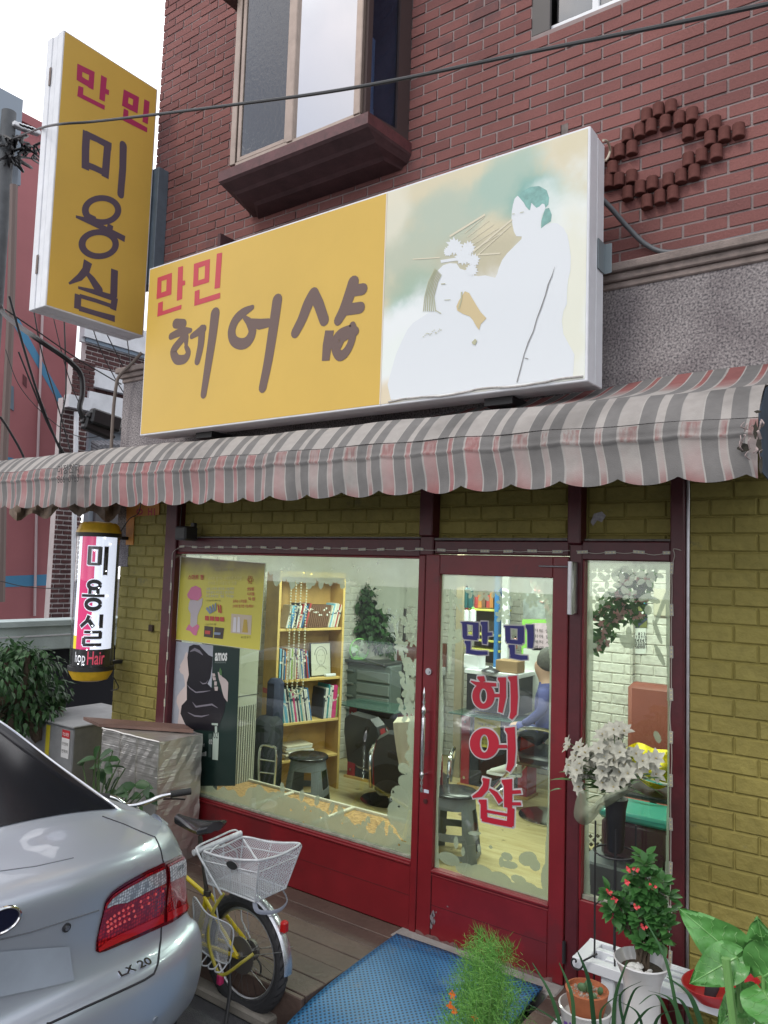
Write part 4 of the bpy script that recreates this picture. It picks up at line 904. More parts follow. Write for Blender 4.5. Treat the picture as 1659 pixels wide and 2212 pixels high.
def rp(x, y, o=0.): q = P(x, y, 0, RXP); return Vector((RXP+.003+o, q.y, q.z))
b = MB()
for poly in (((22, 690), (40, 688), (146, 880), (146, 905)), ((-80, 1248), (-80, 1272), (118, 1264), (118, 1240)), ((-60, 970), (30, 990), (0, 1000), (-60, 1000))):
 b.prism([rp(*q) for q in poly], (.004, 0, 0))
b.build('blue_stripe', M_BLUE, rb)
M_WIN = mat('dark_pane', (.12, .16, .2), .15)
for (x0_, y0_, x1_, y1_, fr_) in ((17, 828, 29, 888, 1), (49, 808, 57, 838, 0), (95, 880, 99, 910, 0)):
 b = MB(); b.prism([rp(x0_, y0_, .005), rp(x1_, y0_+8, .005), rp(x1_, y1_, .005), rp(x0_, y1_-8, .005)], (.01, 0, 0)); w0 = b.build('window', M_WIN if fr_ else mat('dark_red_reveal', (.1, .03, .035), .8), rb)
b = MB(); b.tube([rp(90, 640, .05), rp(78, 1000, .05), rp(72, 1330, .05)], .03, 6); b.build('drain_line', mat('pale_pipe', (.45, .35, .36), .6), rb)
# brown and white jointed brick house
M_HB = mat_island('dark_house_brick', (.12, .05, .05), (.10, .045, .045), (.085, .04, .042), bump=.3, var=.2)
M_HJ = mat('pale_joint', (.58, .54, .54), .9, var=.15, vs=3)
hb = thing('brick_house', 'dark brick house with thick white mortar joints behind the projecting sign', 'building', (-12.2, 2, ROADZ))
HX = -12.2
def hp(x, y, X=HX): return P(x, y, 0, X)
yL, yR = hp(158, 900).y, hp(330, 900).y
b = MB()
def hbox(mb, px0, py0, px1, py1, X, d=1.5, jb=None):
 d = min(d, .18)
 a = hp(px0, py1, X); c = hp(px1, py0, X); mb.box((X-d, a.y, a.z), (X, c.y, c.z)); return a, c
# upper block, middle block, lower block
jb = MB(); a, c = hbox(jb, 178, 735, 330, 860, HX-1.2); a2, c2 = hbox(jb, 152, 785, 205, 870, HX); a3, c3_ = hbox(jb, 195, 830, 330, 890, HX-.3, .6); a4, c4 = hbox(jb, 100, 870, 190, 1420, HX, .8)
jb.build('joint_wall', M_HJ, hb)
b = MB()
for (p0, p1, X, L, H) in ((a, c, HX-1.2, .30, .105), (a2, c2, HX, .25, .09), (a3, c3_, HX-.3, .25, .09), (a4, c4, HX, .25, .10)):
 bricks(b, p0.y, p1.y, p0.z, p1.z, X, L=L, H=H, J=.032 if X < HX-1 or p0 is a4 else .018, D=.03, ax=0, sgn=1)
b.build('brick_wall', M_HB, hb)
b = MB(); M_TRIM = mat('white_trim', (.62, .64, .68), .7, var=.2, vs=2)
hbox(b, 148, 862, 200, 878, HX+.25, .6); hbox(b, 190, 876, 330, 898, HX+.1, .5); hbox(b, 182, 718, 325, 726, HX-1, 1.2); hbox(b, 202, 826, 330, 834, HX-.1, .4); hbox(b, 176, 745, 326, 737, HX-1.1, .1)
b.build('cornice', M_TRIM, hb)
b = MB(); hbox(b, 185, 896, 330, 1050, HX-.6, .3); hbox(b, 185, 1050, 215, 1200, HX-.5, .3); b.build('grey_wall', mat('blue_grey_render', (.27, .31, .36), .8, var=.15, vs=2), hb)
b = MB(); hbox(b, 186, 728, 318, 737, HX-1.05, .1); wq = b.build('window', mat('blue_window', (.15, .2, .26), .2), hb)
b = MB(); q = hp(255, 935, HX-.5); b.prism([Vector((HX-.55, q.y+1.15*math.cos(math.pi*i/16), q.z+.55*math.sin(math.pi*i/16))) for i in range(17)], (.03, 0, 0)); b.build('window', mat('arched_pane', (.08, .1, .12), .2), hb)
b = MB(); b.tube([Vector((HX-.5, q.y+1.22*math.cos(math.pi*i/16), q.z+.6*math.sin(math.pi*i/16))) for i in range(17)], .07, 6); b.build('arch_trim', M_TRIM, hb)
b = MB(); b.cyl(hp(165, 890, HX+.2), hp(155, 1420, HX+.2), .05, n=8); b.build('downpipe', M_TRIM, hb)
b = MB(); rr = random.Random(1)
for k in range(10):
 for r_ in range(5): q = hp(218+k*9, 965+r_*7, HX+.4); b.cyl(q, q+Vector((-.3, 0, .12)), .05, n=8)
b.build('roof_tiles', mat('grey_roof_tile', (.2, .2, .22), .7, var=.4, vs=6), hb)
b = MB(); hbox(b, 205, 990, 330, 1140, HX-.4, .2); b.build('dark_window', mat('porch_dark', (.08, .075, .08), .6), hb)
b = MB()
for k in range(7): q0 = hp(206+k*5.5, 998, HX-.1); q1 = hp(205+k*5.5, 1042, HX-.1); b.cyl(q0, q1, .022, n=6)
b.build('window_bars', M_TRIM, hb)
b = MB(); p0, p1 = hp(132, 1335, HX+.3), hp(180, 1120, HX+.3); b.cbox((HX+.1, p0.y+.5, p0.z+.3), (HX+.2, p0.y+.75, p0.z+.8), .02); b.build('meter_box', M_TRIM, hb)
# pale garage beam and dark opening at left
GW = -5.6
gb = thing('garage_front', 'low garage front with pale weathered lintel over a dark opening behind the leafy tree', 'garage', (GW, .4, ROADZ))
z1_, z0_ = P(120, 1342, 0, GW).z, P(120, 1403, 0, GW).z; y0_, y1_ = P(-200, 1340, 0, GW).y, P(345, 1340, 0, GW).y+2
b = MB(); b.cbox((GW-.3, y0_, z0_), (GW, y1_, z1_), .01); b.cbox((GW-.3, y0_, z1_-.05), (GW+.04, y1_, z1_+.015), .005); b.build('lintel', mat('pale_green_concrete', (.42, .50, .50), .8, var=.25, vs=2.2, bump=.2), gb)
b = MB(); b.box((GW-.31, y0_, ROADZ), (GW-.28, y1_, z0_)); b.build('opening', mat('opening_shade', (.012, .014, .025), .7), gb)  # near-black panel, the shade inside the opening is put into its colour
b = MB(); b.cbox((GW-.1, y0_, (z0_+z1_)/2-.004), (GW+.008, y1_, (z0_+z1_)/2+.012), .002); b.build('groove', M_TRIM, gb)
b = MB(); q = P(225, 1500, 0, GW+.1)
tag(gb, None)
# ground slab under the far side is the road; utility pole
up = thing('utility_pole', 'grey concrete utility pole with tangled black cables at the far left', 'pole', tuple(P(5, 1900, 0, -7.5)))
UPX = -7.5
pc = P(2, 600, 0, UPX)
b = MB(); b.cyl((UPX, pc.y-.05, ROADZ), (UPX, pc.y-.05, P(0, 232, 0, UPX).z), .11, .09, n=20); b.build('shaft', mat('pole_concrete', (.11, .12, .13), .8, var=.3, vs=4), up, True)
b = MB(); b.tube(smoothpath([P(30, 400, 0, UPX+.2), P(22, 700, 0, UPX+.2), P(8, 1000, 0, UPX+.2), P(2, 1300, 0, UPX+.2)]), .05, 8); b.build('cable_sleeve', mat('brown_conduit', (.16, .12, .11), .7), up, True)
rr = random.Random(12); b = MB()
for k in range(26):
 x_, y_ = rr.uniform(15, 75), rr.uniform(285, 350); b.tube(smoothpath([P(x_, y_, 0, UPX+.1), P(x_+rr.uniform(-18, 18), y_+rr.uniform(-14, 26), 0, UPX+.2), P(x_+rr.uniform(-25, 25), y_+rr.uniform(-10, 30), 0, UPX), P(x_+rr.uniform(-25, 18), y_+rr.uniform(-10, 20), 0, UPX+.15)], 5), rr.uniform(.008, .02), 5)
b.build('cable_tangle', M_BLK, up, True)
b = MB()
for k in range(5): b.cbox(P(38+k*9, 272+k*3, 0, UPX+.1)-Vector((.05, .07, .03)), P(38+k*9, 272+k*3, 0, UPX+.1)+Vector((.05, .07, .03)), .01)
b.build('insulator', M_WHT, up)
b = MB(); b.box((UPX-.2, P(-60, 225, 0, UPX-.5).y, P(0, 420, 0, UPX-.5).z), (UPX-.5, P(26, 225, 0, UPX-.5).y, P(26, 232, 0, UPX-.5).z));
b.prism([P(*q, 0, UPX-.6) for q in ((-20, 222), (10, 225), (45, 300), (45, 400), (20, 400), (-20, 260))], (-.3, 0, 0)); b.build('transformer_box', mat('blue_grey_metal', (.25, .3, .36), .6), up)
b = MB()
for (x_, y_) in ((68, 300), (60, 310)): b.prism([P(*q, 0, -16) for q in ((35, 285), (78, 278), (120, 300), (120, 340), (50, 340))], (-2, 0, 0))
tag(b.build('grey_roof_house', mat('grey_roof', (.17, .18, .2), .8)), 'grey pitched roof house far behind the tangled cables of the pole', 'house')
# overhead cables: each a thing
def cable(label, pts, r, name='overhead_cable', mt=None, grp='black cables crossing the alley sky'):
 m_ = MB(); m_.tube(smoothpath(pts, 8), r, 7); return tag(m_.build(name, mt or M_BLK, None, True), label, 'cable', grp)
cable('long thin black cable crossing in front of both yellow signs and the bay window', [P(25, 300, 0, -7.4), P(60, 287, 0, -5.), P(110, 271, 1, -1.15), P(200, 263, 1, -1.15), P(340, 247, 1, -1.15), P(500, 227, 1, -1.15), P(700, 200, 1, -1.15), P(880, 168, 1, -1.15), P(1100, 122, 1, -1.15), P(1300, 82, 1, -1.15), P(1500, 42, 1, -1.15), P(1700, 0, 1, -1.15)], .008, 'overhead_cable', mat('grey_cable', (.03, .032, .036), .5))
CX_ = -5.
cable('thick black cable bundle bending down to the splice boxes beside the granite corner', [P(0, 660, 0, -6.5), P(15, 685, 0, -6.3), P(70, 725, 0, CX_), P(130, 765, 0, CX_), P(155, 785, 0, CX_), P(175, 810, 0, CX_), P(178, 850, 0, CX_), P(172, 880, 0, CX_), P(180, 905, 0, CX_)], .028)
segs = [('thin dark red cable hanging straight in front of the red wall', [(137, 640), (141, 760), (142, 850), (132, 905), (129, 960), (126, 1020)], .008),
 ('black cable running diagonally over the blue stripe', [(20, 640), (45, 730), (75, 830), (100, 900), (125, 960), (150, 1010)], .013), ('second black cable under the diagonal one beside the blue stripe', [(40, 760), (80, 860), (110, 930), (160, 1015)], .009),
 ('black cable crossing the red wall from under the projecting sign', [(72, 665), (90, 760), (120, 860), (140, 930), (165, 1020)], .007),
 ('thin cable falling from the projecting sign towards the brick house', [(110, 660), (128, 740), (150, 820), (175, 880)], .005), ('cable fastened to the granite corner coming from the brick house', [(195, 690), (215, 750), (250, 820), (275, 860)], .006),
 ('cable from under the sign to the granite cornice end', [(215, 690), (240, 740), (270, 800)], .006), ('short steep cable at the right end of the projecting sign', [(275, 735), (280, 775), (284, 806)], .006),
 ('sagging cable along the red wall foot', [(0, 900), (20, 930), (50, 985), (60, 1030)], .012), ('thin pale cable sagging low across the red wall', [(0, 1000), (60, 1006), (130, 1000), (200, 985), (260, 970)], .004), ('second pale cable sagging under the first across the red wall', [(0, 1010), (60, 1018), (130, 1010), (200, 996), (262, 980)], .004),
 ('very thin cable curving across the small windows of the red wall', [(12, 755), (40, 830), (90, 890), (150, 935), (200, 945), (262, 925)], .004), ('thin black cable from the pole to the cable clamp in front of the brick house', [(10, 668), (80, 715), (160, 770), (235, 815), (262, 830)], .007)]
for lb, pts, r in segs: cable(lb, [P(*q, 0, CX_) for q in pts], r)
tag(cable('grey ribbed pipe rising beside the granite corner and bending to the brick wall', [P(240, 975, 1, -.12), P(244, 900, 1, -.12), P(250, 840, 1, -.12), P(258, 812, 1, -.1), P(285, 785, 1, -.05), P(306, 762, 1, 0)], .013, 'ribbed_pipe', mat('brown_grey_pipe', (.17, .14, .12), .7)), None, 'pipe')
tag(cable('slack cable across the red wall below the awning', [P(0, 1255, 0, -6), P(60, 1268, 0, -6), P(140, 1272, 0, -6)], .005), None)
for i_, (x0_, y0_, lb) in enumerate(((178, 905, 'lower black splice box hanging on the cables beside the granite corner'), (192, 893, 'upper black splice box hanging on the cables beside the granite corner'))):
 A_, B_ = P(x0_+3, y0_+4, 0, CX_+.05*i_), P(x0_+[62, 66][i_], y0_+[30, 26][i_], 0, CX_+.05*i_); b = MB()
 d_ = (B_-A_); L_ = d_.length; d_.normalize(); z_ = Vector((1, 0, 0)); y_ = z_.cross(d_)
 M_ = Matrix(((d_.x, y_.x, z_.x, A_.x), (d_.y, y_.y, z_.y, A_.y), (d_.z, y_.z, z_.z, A_.z), (0, 0, 0, 1)))
 b.cbox((0, -.085, -.05), (L_, .085, .05), .02, M_); b.cbox((-.03, -.03, -.03), (.02, .03, .03), .01, M_); b.cyl(M_ @ Vector((L_, -.03, 0)), M_ @ Vector((L_+.05, -.03, 0)), .02, n=8)
 tag(b.build('splice_box', M_BLK), lb, 'cable box', 'black cable splice boxes')
# tree at left in front of the garage: many leaves on twigs
def mat_leaf(name, c1, c2, rough=.45, tr=.25):
 m = bpy.data.materials.new(name); m.use_nodes = True; MATS[name] = m; n, l = m.node_tree.nodes, m.node_tree.links; bs = n['Principled BSDF']
 g = n.new('ShaderNodeNewGeometry'); r = n.new('ShaderNodeValToRGB'); r.color_ramp.elements[0].color = (*c1, 1); r.color_ramp.elements[1].color = (*c2, 1)
 l.new(g.outputs['Random Per Island'], r.inputs['Fac']); l.new(r.outputs['Color'], bs.inputs['Base Color']); bs.inputs['Roughness'].default_value = rough; bs.inputs['Specular IOR Level'].default_value = .4
 t = n.new('ShaderNodeBsdfTranslucent'); l.new(r.outputs['Color'], t.inputs['Color']); x = n.new('ShaderNodeMixShader'); x.inputs['Fac'].default_value = tr
 l.new(bs.outputs[0], x.inputs[1]); l.new(t.outputs[0], x.inputs[2]); l.new(x.outputs[0], n['Material Output'].inputs['Surface']); return m
M_LEAF1 = mat_leaf('ficus_leaf', (.025, .07, .025), (.06, .14, .05))
M_LEAF2 = mat_leaf('deep_green_leaf', (.02, .06, .02), (.05, .13, .04))  # deeper green for the pot plant and the pothos
M_WOOD = mat('bark', (.09, .065, .045), .9, var=.3, vs=20)
def leafy_blob(mb, c, rad, n, L, W, rg, droopy=.5, tw=None):
 for _ in range(n):
  d = Vector((rg.gauss(0, 1), rg.gauss(0, 1), rg.gauss(0, 1))).normalized(); r_ = rg.random()**.45
  p = c+Vector((d.x*rad[0], d.y*rad[1], d.z*rad[2]))*r_
  dd = (d+Vector((rg.uniform(-.6, .6), rg.uniform(-.6, .6), rg.uniform(-1., .3)-droopy))).normalized()
  leaf(mb, p, dd, Vector((rg.uniform(-.4, .4), rg.uniform(-.4, .4), 1)), L*rg.uniform(.6, 1.2), W*rg.uniform(.7, 1.2), seg=3)
TX = -4.0
tr_ = thing('ficus_tree', 'small dense dark green leafy tree in front of the garage lintel', 'tree', (P(30, 1500, 0, TX).x, P(30, 1500, 0, TX).y, ROADZ))
rg = random.Random(21); b = MB(); s_ = MB(); base = Vector((TX, P(20, 1600, 0, TX).y, ROADZ))
for (px, py, rx, n_) in ((30, 1425, .26, 300), (75, 1440, .24, 270), (5, 1490, .3, 300), (55, 1500, .27, 300), (105, 1490, .20, 200), (30, 1555, .22, 180), (-40, 1460, .35, 250), (128, 1505, .10, 60), (85, 1535, .16, 120), (20, 1400, .14, 80), (60, 1408, .12, 60)):
 c = P(px, py, 0, TX+rg.uniform(-.15, .15)); leafy_blob(b, c, (rx*1.2, rx, rx*.62), n_, .075, .020, rg)
 s_.tube(smoothpath([base, base+Vector((0, .05, .9)), c+Vector((0, 0, -.25)), c], 6), [.05*(1-i/24)+.006 for i in range(19)], 6)
b.build('crown', M_LEAF1, tr_, True); s_.build('trunk', M_WOOD, tr_, True)
# grey steel cabinet (box) with warning stickers
CB = -3.4
cbn = thing('steel_box', 'grey sheet metal box with red and yellow stickers left of the foil covered crate', 'box', tuple(P(130, 1640, 1, -.45)))
zt_ = P(145, 1555, 1, -.75).z
ct = [P(*q, 2, .58) for q in ((125, 1520), (212, 1514), (268, 1552), (160, 1560))]
T0 = P(118, 1522, 2, .62); T1 = P(212, 1515, 2, .62);
# box footprint aligned with the wall
x0_, x1_ = P(90, 1560, 2, .60).x, P(215, 1572, 2, .6).x
bx = MB(); QA = [P(45, 1568, 2, .62), P(160, 1570, 2, .62), P(262, 1553, 2, .62), P(148, 1518, 2, .62)]
b = MB(); ya, ybk = P(160, 1572, 2, .62).y, P(160, 1572, 2, .62).y+.75; xa = P(160, 1572, 2, .62).x
b.cbox((xa-.75, ya, ROADZ+.1), (xa, ybk, .62), .008); b.build('body', mat('galvanised_sheet', (.30, .31, .32), .5, .35, var=.25, vs=5), cbn)
b = MB(); b.cbox((xa-.77, ya-.02, .612), (xa+.02, ybk+.02, .632), .006); b.build('lid', MATS['galvanised_sheet'], cbn)
def fsq(x0, z0, x1, z1, yy): return [(x0, yy, z0), (x1, yy, z0), (x1, yy, z1), (x0, yy, z1)]
stx = xa-.16
b = MB(); b.prism(fsq(stx-.0, .36, stx+.11, .52, ya-.002), (0, -.001, 0)); b.build('white_sticker', mat('sticker_white', (.7, .7, .7), .5), cbn)
b = MB(); b.prism(fsq(stx, .52, stx+.11, .585, ya-.002), (0, -.001, 0)); b.build('red_sticker', mat('sticker_red', (.5, .02, .03), .5), cbn)
b = MB(); b.prism(fsq(stx-.24, .34, stx-.18, .59, ya-.002), (0, -.001, 0)); b.build('yellow_sticker', mat('sticker_yellow', (.6, .5, .03), .5), cbn)
text('가스차단', (stx+.01, ya-.004, .535), (1, 0, 0), (0, 0, 1), .09, .032, 'sticker_print', mat('sticker_ink_white', (.8, .8, .8), .5), cbn, .01)
for k, s_t in enumerate(('안전관리', '연락처')): text(s_t, (stx+.01, ya-.004, .46-.06*k), (1, 0, 0), (0, 0, 1), .085, .028, 'sticker_print', M_INKD, cbn)
# foil covered crate
def foil():
 m = mat('crumpled_foil', (.62, .60, .57), .36, .8)
 n, l = m.node_tree.nodes, m.node_tree.links; bs = n['Principled BSDF']; t = n.new('ShaderNodeTexCoord')
 mp = n.new('ShaderNodeMapping'); mp.inputs['Scale'].default_value = (3, 3, 95); l.new(t.outputs['Object'], mp.inputs['Vector'])
 z = n.new('ShaderNodeTexNoise'); z.inputs['Scale'].default_value = 1.; z.inputs['Detail'].default_value = 4; l.new(mp.outputs[0], z.inputs['Vector'])
 z2 = n.new('ShaderNodeTexNoise'); z2.inputs['Scale'].default_value = 14; l.new(t.outputs['Object'], z2.inputs['Vector'])
 a = n.new('ShaderNodeMath'); a.operation = 'MULTIPLY_ADD'; a.inputs[1].default_value = .7; l.new(z.outputs['Fac'], a.inputs[0]); l.new(z2.outputs['Fac'], a.inputs[2])
 bp = n.new('ShaderNodeBump'); bp.inputs['Strength'].default_value = .32; bp.inputs['Distance'].default_value = .02; l.new(a.outputs[0], bp.inputs['Height']); l.new(bp.outputs[0], bs.inputs['Normal'])
 return m
fa = P(221, 1592, 1, -.42); fb = P(347, 1582, 1, -.42)
fbx = thing('foil_crate', 'tall crate wrapped in wrinkled silver foil standing left of the shop window', 'crate', (fa.x+.3, -.2, ROADZ))
X0f, X1f, Y0f, Y1f, ZTf = fa.x, fb.x, -.42, -.06, (fa.z+fb.z)/2
b = MB(); rows = []
rgf = random.Random(8)
def wob(v): return v+Vector((rgf.uniform(-.004, .004), rgf.uniform(-.004, .004), rgf.uniform(-.003, .003)))
NX_, NZ_ = 14, 16
b.grid([[wob(Vector((X0f+(X1f-X0f)*i/NX_, Y0f, ROADZ+(ZTf-ROADZ)*j/NZ_))) for i in range(NX_+1)] for j in range(NZ_+1)])
b.grid([[wob(Vector((X0f, Y1f+(Y0f-Y1f)*i/8, ROADZ+(ZTf-ROADZ)*j/NZ_))) for i in range(9)] for j in range(NZ_+1)])
b.grid([[wob(Vector((X1f, Y0f+(Y1f-Y0f)*i/8, ROADZ+(ZTf-ROADZ)*j/NZ_))) for i in range(9)] for j in range(NZ_+1)])
b.grid([[wob(Vector((X0f+(X1f-X0f)*i/NX_, Y0f+(Y1f-Y0f)*j/6, ZTf))) for i in range(NX_+1)] for j in range(7)])
b.build('foil_wrap', foil(), fbx)
b = MB()
for t_ in (.33, .62, .995): xx = X0f+(X1f-X0f)*t_; b.tube([Vector((xx+rgf.uniform(-.003, .003), Y0f-.004, ROADZ+(ZTf-ROADZ)*k/12)) for k in range(13)], .0045, 5)
b.tube([Vector((X0f+(X1f-X0f)*k/10, Y0f-.004, ZTf+rgf.uniform(-.003, .004))) for k in range(11)], .006, 5); b.build('foil_seam', MATS['crumpled_foil'], fbx)
b = MB(); bd = [P(118, 1563, 2, ZTf+.03), P(180, 1580, 2, ZTf+.03), P(331, 1564, 2, ZTf+.03), P(305, 1552, 2, ZTf+.03)]
bd = [(X0f-.30, Y0f+.04), (X0f-.02, Y0f-.02), (X1f-.03, Y1f-.06), (X1f-.22, Y1f+.02)]
b.prism([Vector((x, y, ZTf+.008)) for x, y in bd], (0, 0, .022)); tag(b.build('wooden_board', mat('brown_board', (.17, .10, .08), .6, var=.3, vs=6)), 'loose brown wooden board lying on top of the foil covered crate', 'board')
# sprawling plants between the car and the crate
pt = thing('leafy_pot_plant', 'broad leaved green plant growing between the silver car and the foil crate', 'plant', tuple(P(230, 1800, 1, -.75)))
b = MB(); s_ = MB(); rg = random.Random(31); pot0 = Vector((P(215, 1720, 1, -.7).x, -.7, ROADZ+.25))
for (px, py, L) in ((190, 1640, .12), (208, 1625, .12), (228, 1628, .13), (243, 1640, .12), (255, 1655, .12), (175, 1650, .1), (235, 1660, .12), (218, 1672, .12), (247, 1690, .12), (275, 1700, .13), (305, 1695, .13), (318, 1705, .12), (262, 1710, .12), (290, 1720, .11), (300, 1745, .12), (270, 1735, .11), (325, 1722, .1), (240, 1715, .12), (283, 1760, .11), (318, 1780, .11), (265, 1760, .1), (305, 1790, .1), (232, 1690, .1), (200, 1655, .1), (214, 1650, .1), (250, 1735, .1)):
 q = P(px, py, 1, -.72+rg.uniform(-.1, .1)); d = Vector((rg.uniform(-.8, 1), rg.uniform(-1, .2), rg.uniform(-.8, .3))).normalized()
 leaf(b, q-d*L*.4, d, Vector((rg.uniform(-.6, .6), -.8, .8)), L, L*.30, fold=.35, seg=5, droop=.25); s_.tube(smoothpath([pot0, (pot0+q)/2+Vector((0, 0, .08)), q-d*L*.4], 5), .004, 5)
b.build('leaves', M_LEAF2, pt, True); s_.build('stem', mat('green_stem', (.08, .14, .05), .6), pt, True)
b = MB(); b.lathe([(.0, ROADZ), (.11, ROADZ), (.15, ROADZ+.28), (.16, ROADZ+.3), (.14, ROADZ+.3), (.13, ROADZ+.27), (0, ROADZ+.26)], (pot0.x, pot0.y, 0), 24); b.build('pot', mat('white_pot', (.55, .58, .62), .4), pt, True)
# ------------------------------------------------------------------ inside the salon
RX0, RX1, RY1, CZ = -2.74, 1.6, 3.6, 2.5
def wood_floor():
 m = mat('lino_floor', (.50, .42, .22), .32, var=.12, vs=3); n, l = m.node_tree.nodes, m.node_tree.links; bs = n['Principled BSDF']
 t = n.new('ShaderNodeTexCoord'); mp = n.new('ShaderNodeMapping'); mp.inputs['Scale'].default_value = (1.2, 9, 1); l.new(t.outputs['Object'], mp.inputs['Vector'])
 z = n.new('ShaderNodeTexNoise'); z.inputs['Scale'].default_value = 2.5; z.inputs['Detail'].default_value = 6; l.new(mp.outputs[0], z.inputs['Vector'])
 r = n.new('ShaderNodeValToRGB'); r.color_ramp.elements[0].position = .3; r.color_ramp.elements[0].color = (.40, .32, .15, 1); r.color_ramp.elements[1].position = .7; r.color_ramp.elements[1].color = (.56, .48, .27, 1)
 l.new(z.outputs['Fac'], r.inputs['Fac'])
 z2 = n.new('ShaderNodeTexNoise'); z2.inputs['Scale'].default_value = 9; z2.inputs['Detail'].default_value = 8; l.new(t.outputs['Object'], z2.inputs['Vector'])
 r2 = n.new('ShaderNodeValToRGB'); r2.color_ramp.elements[0].position = .31; r2.color_ramp.elements[0].color = (.25, .2, .15, 1); r2.color_ramp.elements[1].position = .335
 l.new(z2.outputs['Fac'], r2.inputs['Fac']); mm = n.new('ShaderNodeMixRGB'); mm.blend_type = 'MULTIPLY'; mm.inputs['Fac'].default_value = .8
 l.new(r.outputs['Color'], mm.inputs['Color1']); l.new(r2.outputs['Color'], mm.inputs['Color2']); l.new(mm.outputs[0], bs.inputs['Base Color']); return m
b = MB(); b.box((RX0, .05, -.06), (RX1, RY1, .001)); tag(b.build('interior_floor', wood_floor()), kind='structure')
b = MB(); b.box((RX0, .12, CZ), (RX1, RY1, CZ+.05)); tag(b.build('interior_ceiling', mat('ceiling_white', (.7, .7, .66), .9)), kind='structure')
b = MB(); KWI = dict(L=.19, H=.075, J=.004, D=.009, cham=.006, jit=.001)
bricks(b, RX0, RX1, .0, CZ, RY1, **KWI); bricks(b, .15, RY1, .0, CZ, RX0, ax=0, sgn=1, **KWI); bricks(b, .15, RY1, 0, CZ, RX1, ax=0, sgn=-1, **KWI)
PX0, PX1, PY = .19, .52, 2.0
bricks(b, PX0, PX1, 0, CZ, PY, **KWI); bricks(b, PY, 2.08, 0, CZ, PX1, ax=0, sgn=1, **KWI); bricks(b, PX1, RX1, 0, CZ, 2.08, **KWI)
wl_ = b.build('interior_wall', M_WBR); tag(wl_, kind='structure')
b = MB(); b.box((RX0, RY1+.0005, 0), (RX1, RY1+.05, CZ)); b.box((RX0-.05, .12, 0), (RX0-.0005, RY1, CZ)); b.box((RX1+.0005, .12, 0), (RX1+.05, RY1, CZ)); b.box((PX0+.0005, PY+.0005, 0), (PX1-.0005, 2.7, CZ)); b.box((PX1-.001, 2.0805, 0), (RX1, 2.7, CZ))
tag(b.build('interior_wall_base', M_WBRM), kind='structure')
# ceiling lamps
for k, (lx, ly, w_, e_) in enumerate(((-1.3, 1.25, 1.2, 1), (.55, 1.1, 1.0, 1), (-1.0, 2.7, 1.2, 1))):
 lo = thing('ceiling_lamp', ('fluorescent ceiling lamp over the shelf side of the salon', 'fluorescent ceiling lamp over the salon door', 'fluorescent ceiling lamp at the back of the salon')[k], 'lamp', (lx, ly, CZ-.04), 'lit fluorescent lamps on the salon ceiling')
 b = MB(); b.cbox((lx-w_/2, ly-.07, CZ-.035), (lx+w_/2, ly+.07, CZ)); b.build('housing', M_WHT, lo)
 b = MB(); b.cyl((lx-w_/2+.03, ly, CZ-.055), (lx+w_/2-.03, ly, CZ-.055), .016, n=10); b.build('tube', mat('lit_tube', (.9, 1, .9), .5, emit=(.90, 1., .88), es=9), lo)
 ad_ = bpy.data.lights.new('tube_light', 'AREA'); ad_.shape = 'RECTANGLE'; ad_.size = w_; ad_.size_y = .12; ad_.energy = (35, 34, 29)[k]; ad_.color = (.90, 1., .84)
 ao = bpy.data.objects.new('tube_light', ad_); COL.objects.link(ao); ao.location = (lx, ly, CZ-.08)
M_OAK = mat('pale_wood', (.50, .31, .10), .5, var=.25, vs=6, bump=.05, bs=30); M_OAKE = mat('yellow_wood_edge', (.60, .42, .14), .5, var=.1, vs=9)
# bookcase in the corner, turned a little
Bc = Vector((-2.07, 1.83, 0)); e1 = Vector((-.276, -.961, 0)); WB = .70; dn = Vector((-.961, .276, 0)); DB = .22
def bk(u, v, z): return Bc+e1*u+dn*v+Vector((0, 0, z))       # u: from far right to near left, v: depth, z
MB_ = Matrix(((e1.x, dn.x, 0, Bc.x), (e1.y, dn.y, 0, Bc.y), (0, 0, 1, 0), (0, 0, 0, 1)))
bcs = thing('bookcase', 'tall pale wooden bookcase with books behind the large shop window', 'bookcase', tuple(Bc))
SHZ = (.317, .635, 1.007, 1.45)
b = MB(); b.cbox((0, 0, 0), (.02, DB, 1.95), .002, MB_); b.build('side_panel', M_OAK, bcs); b = MB(); b.cbox((WB-.02, 0, .0), (WB, DB, 1.95), .002, MB_); b.build('side_panel', M_OAK, bcs)
b = MB(); b.box((.02, DB-.01, 0), (WB-.02, DB-.002, 1.95), MB_); b.build('back_panel', M_OAK, bcs)
for z in SHZ: b = MB(); b.cbox((.02, .004, z-.022), (WB-.02, DB-.01, z), .002, MB_); b.build('shelf', M_OAKE, bcs)
b = MB(); b.cbox((.02, 0.0, 1.90), (WB-.02, DB, 1.95), .002, MB_); b.build('top_board', M_OAKE, bcs)
b = MB(); b.box((-.001, -.003, 0), (.021, 0, 1.95), MB_); b.box((WB-.021, -.003, .3), (WB+.001, 0, 1.95), MB_); b.build('edge_band', M_OAKE, bcs)
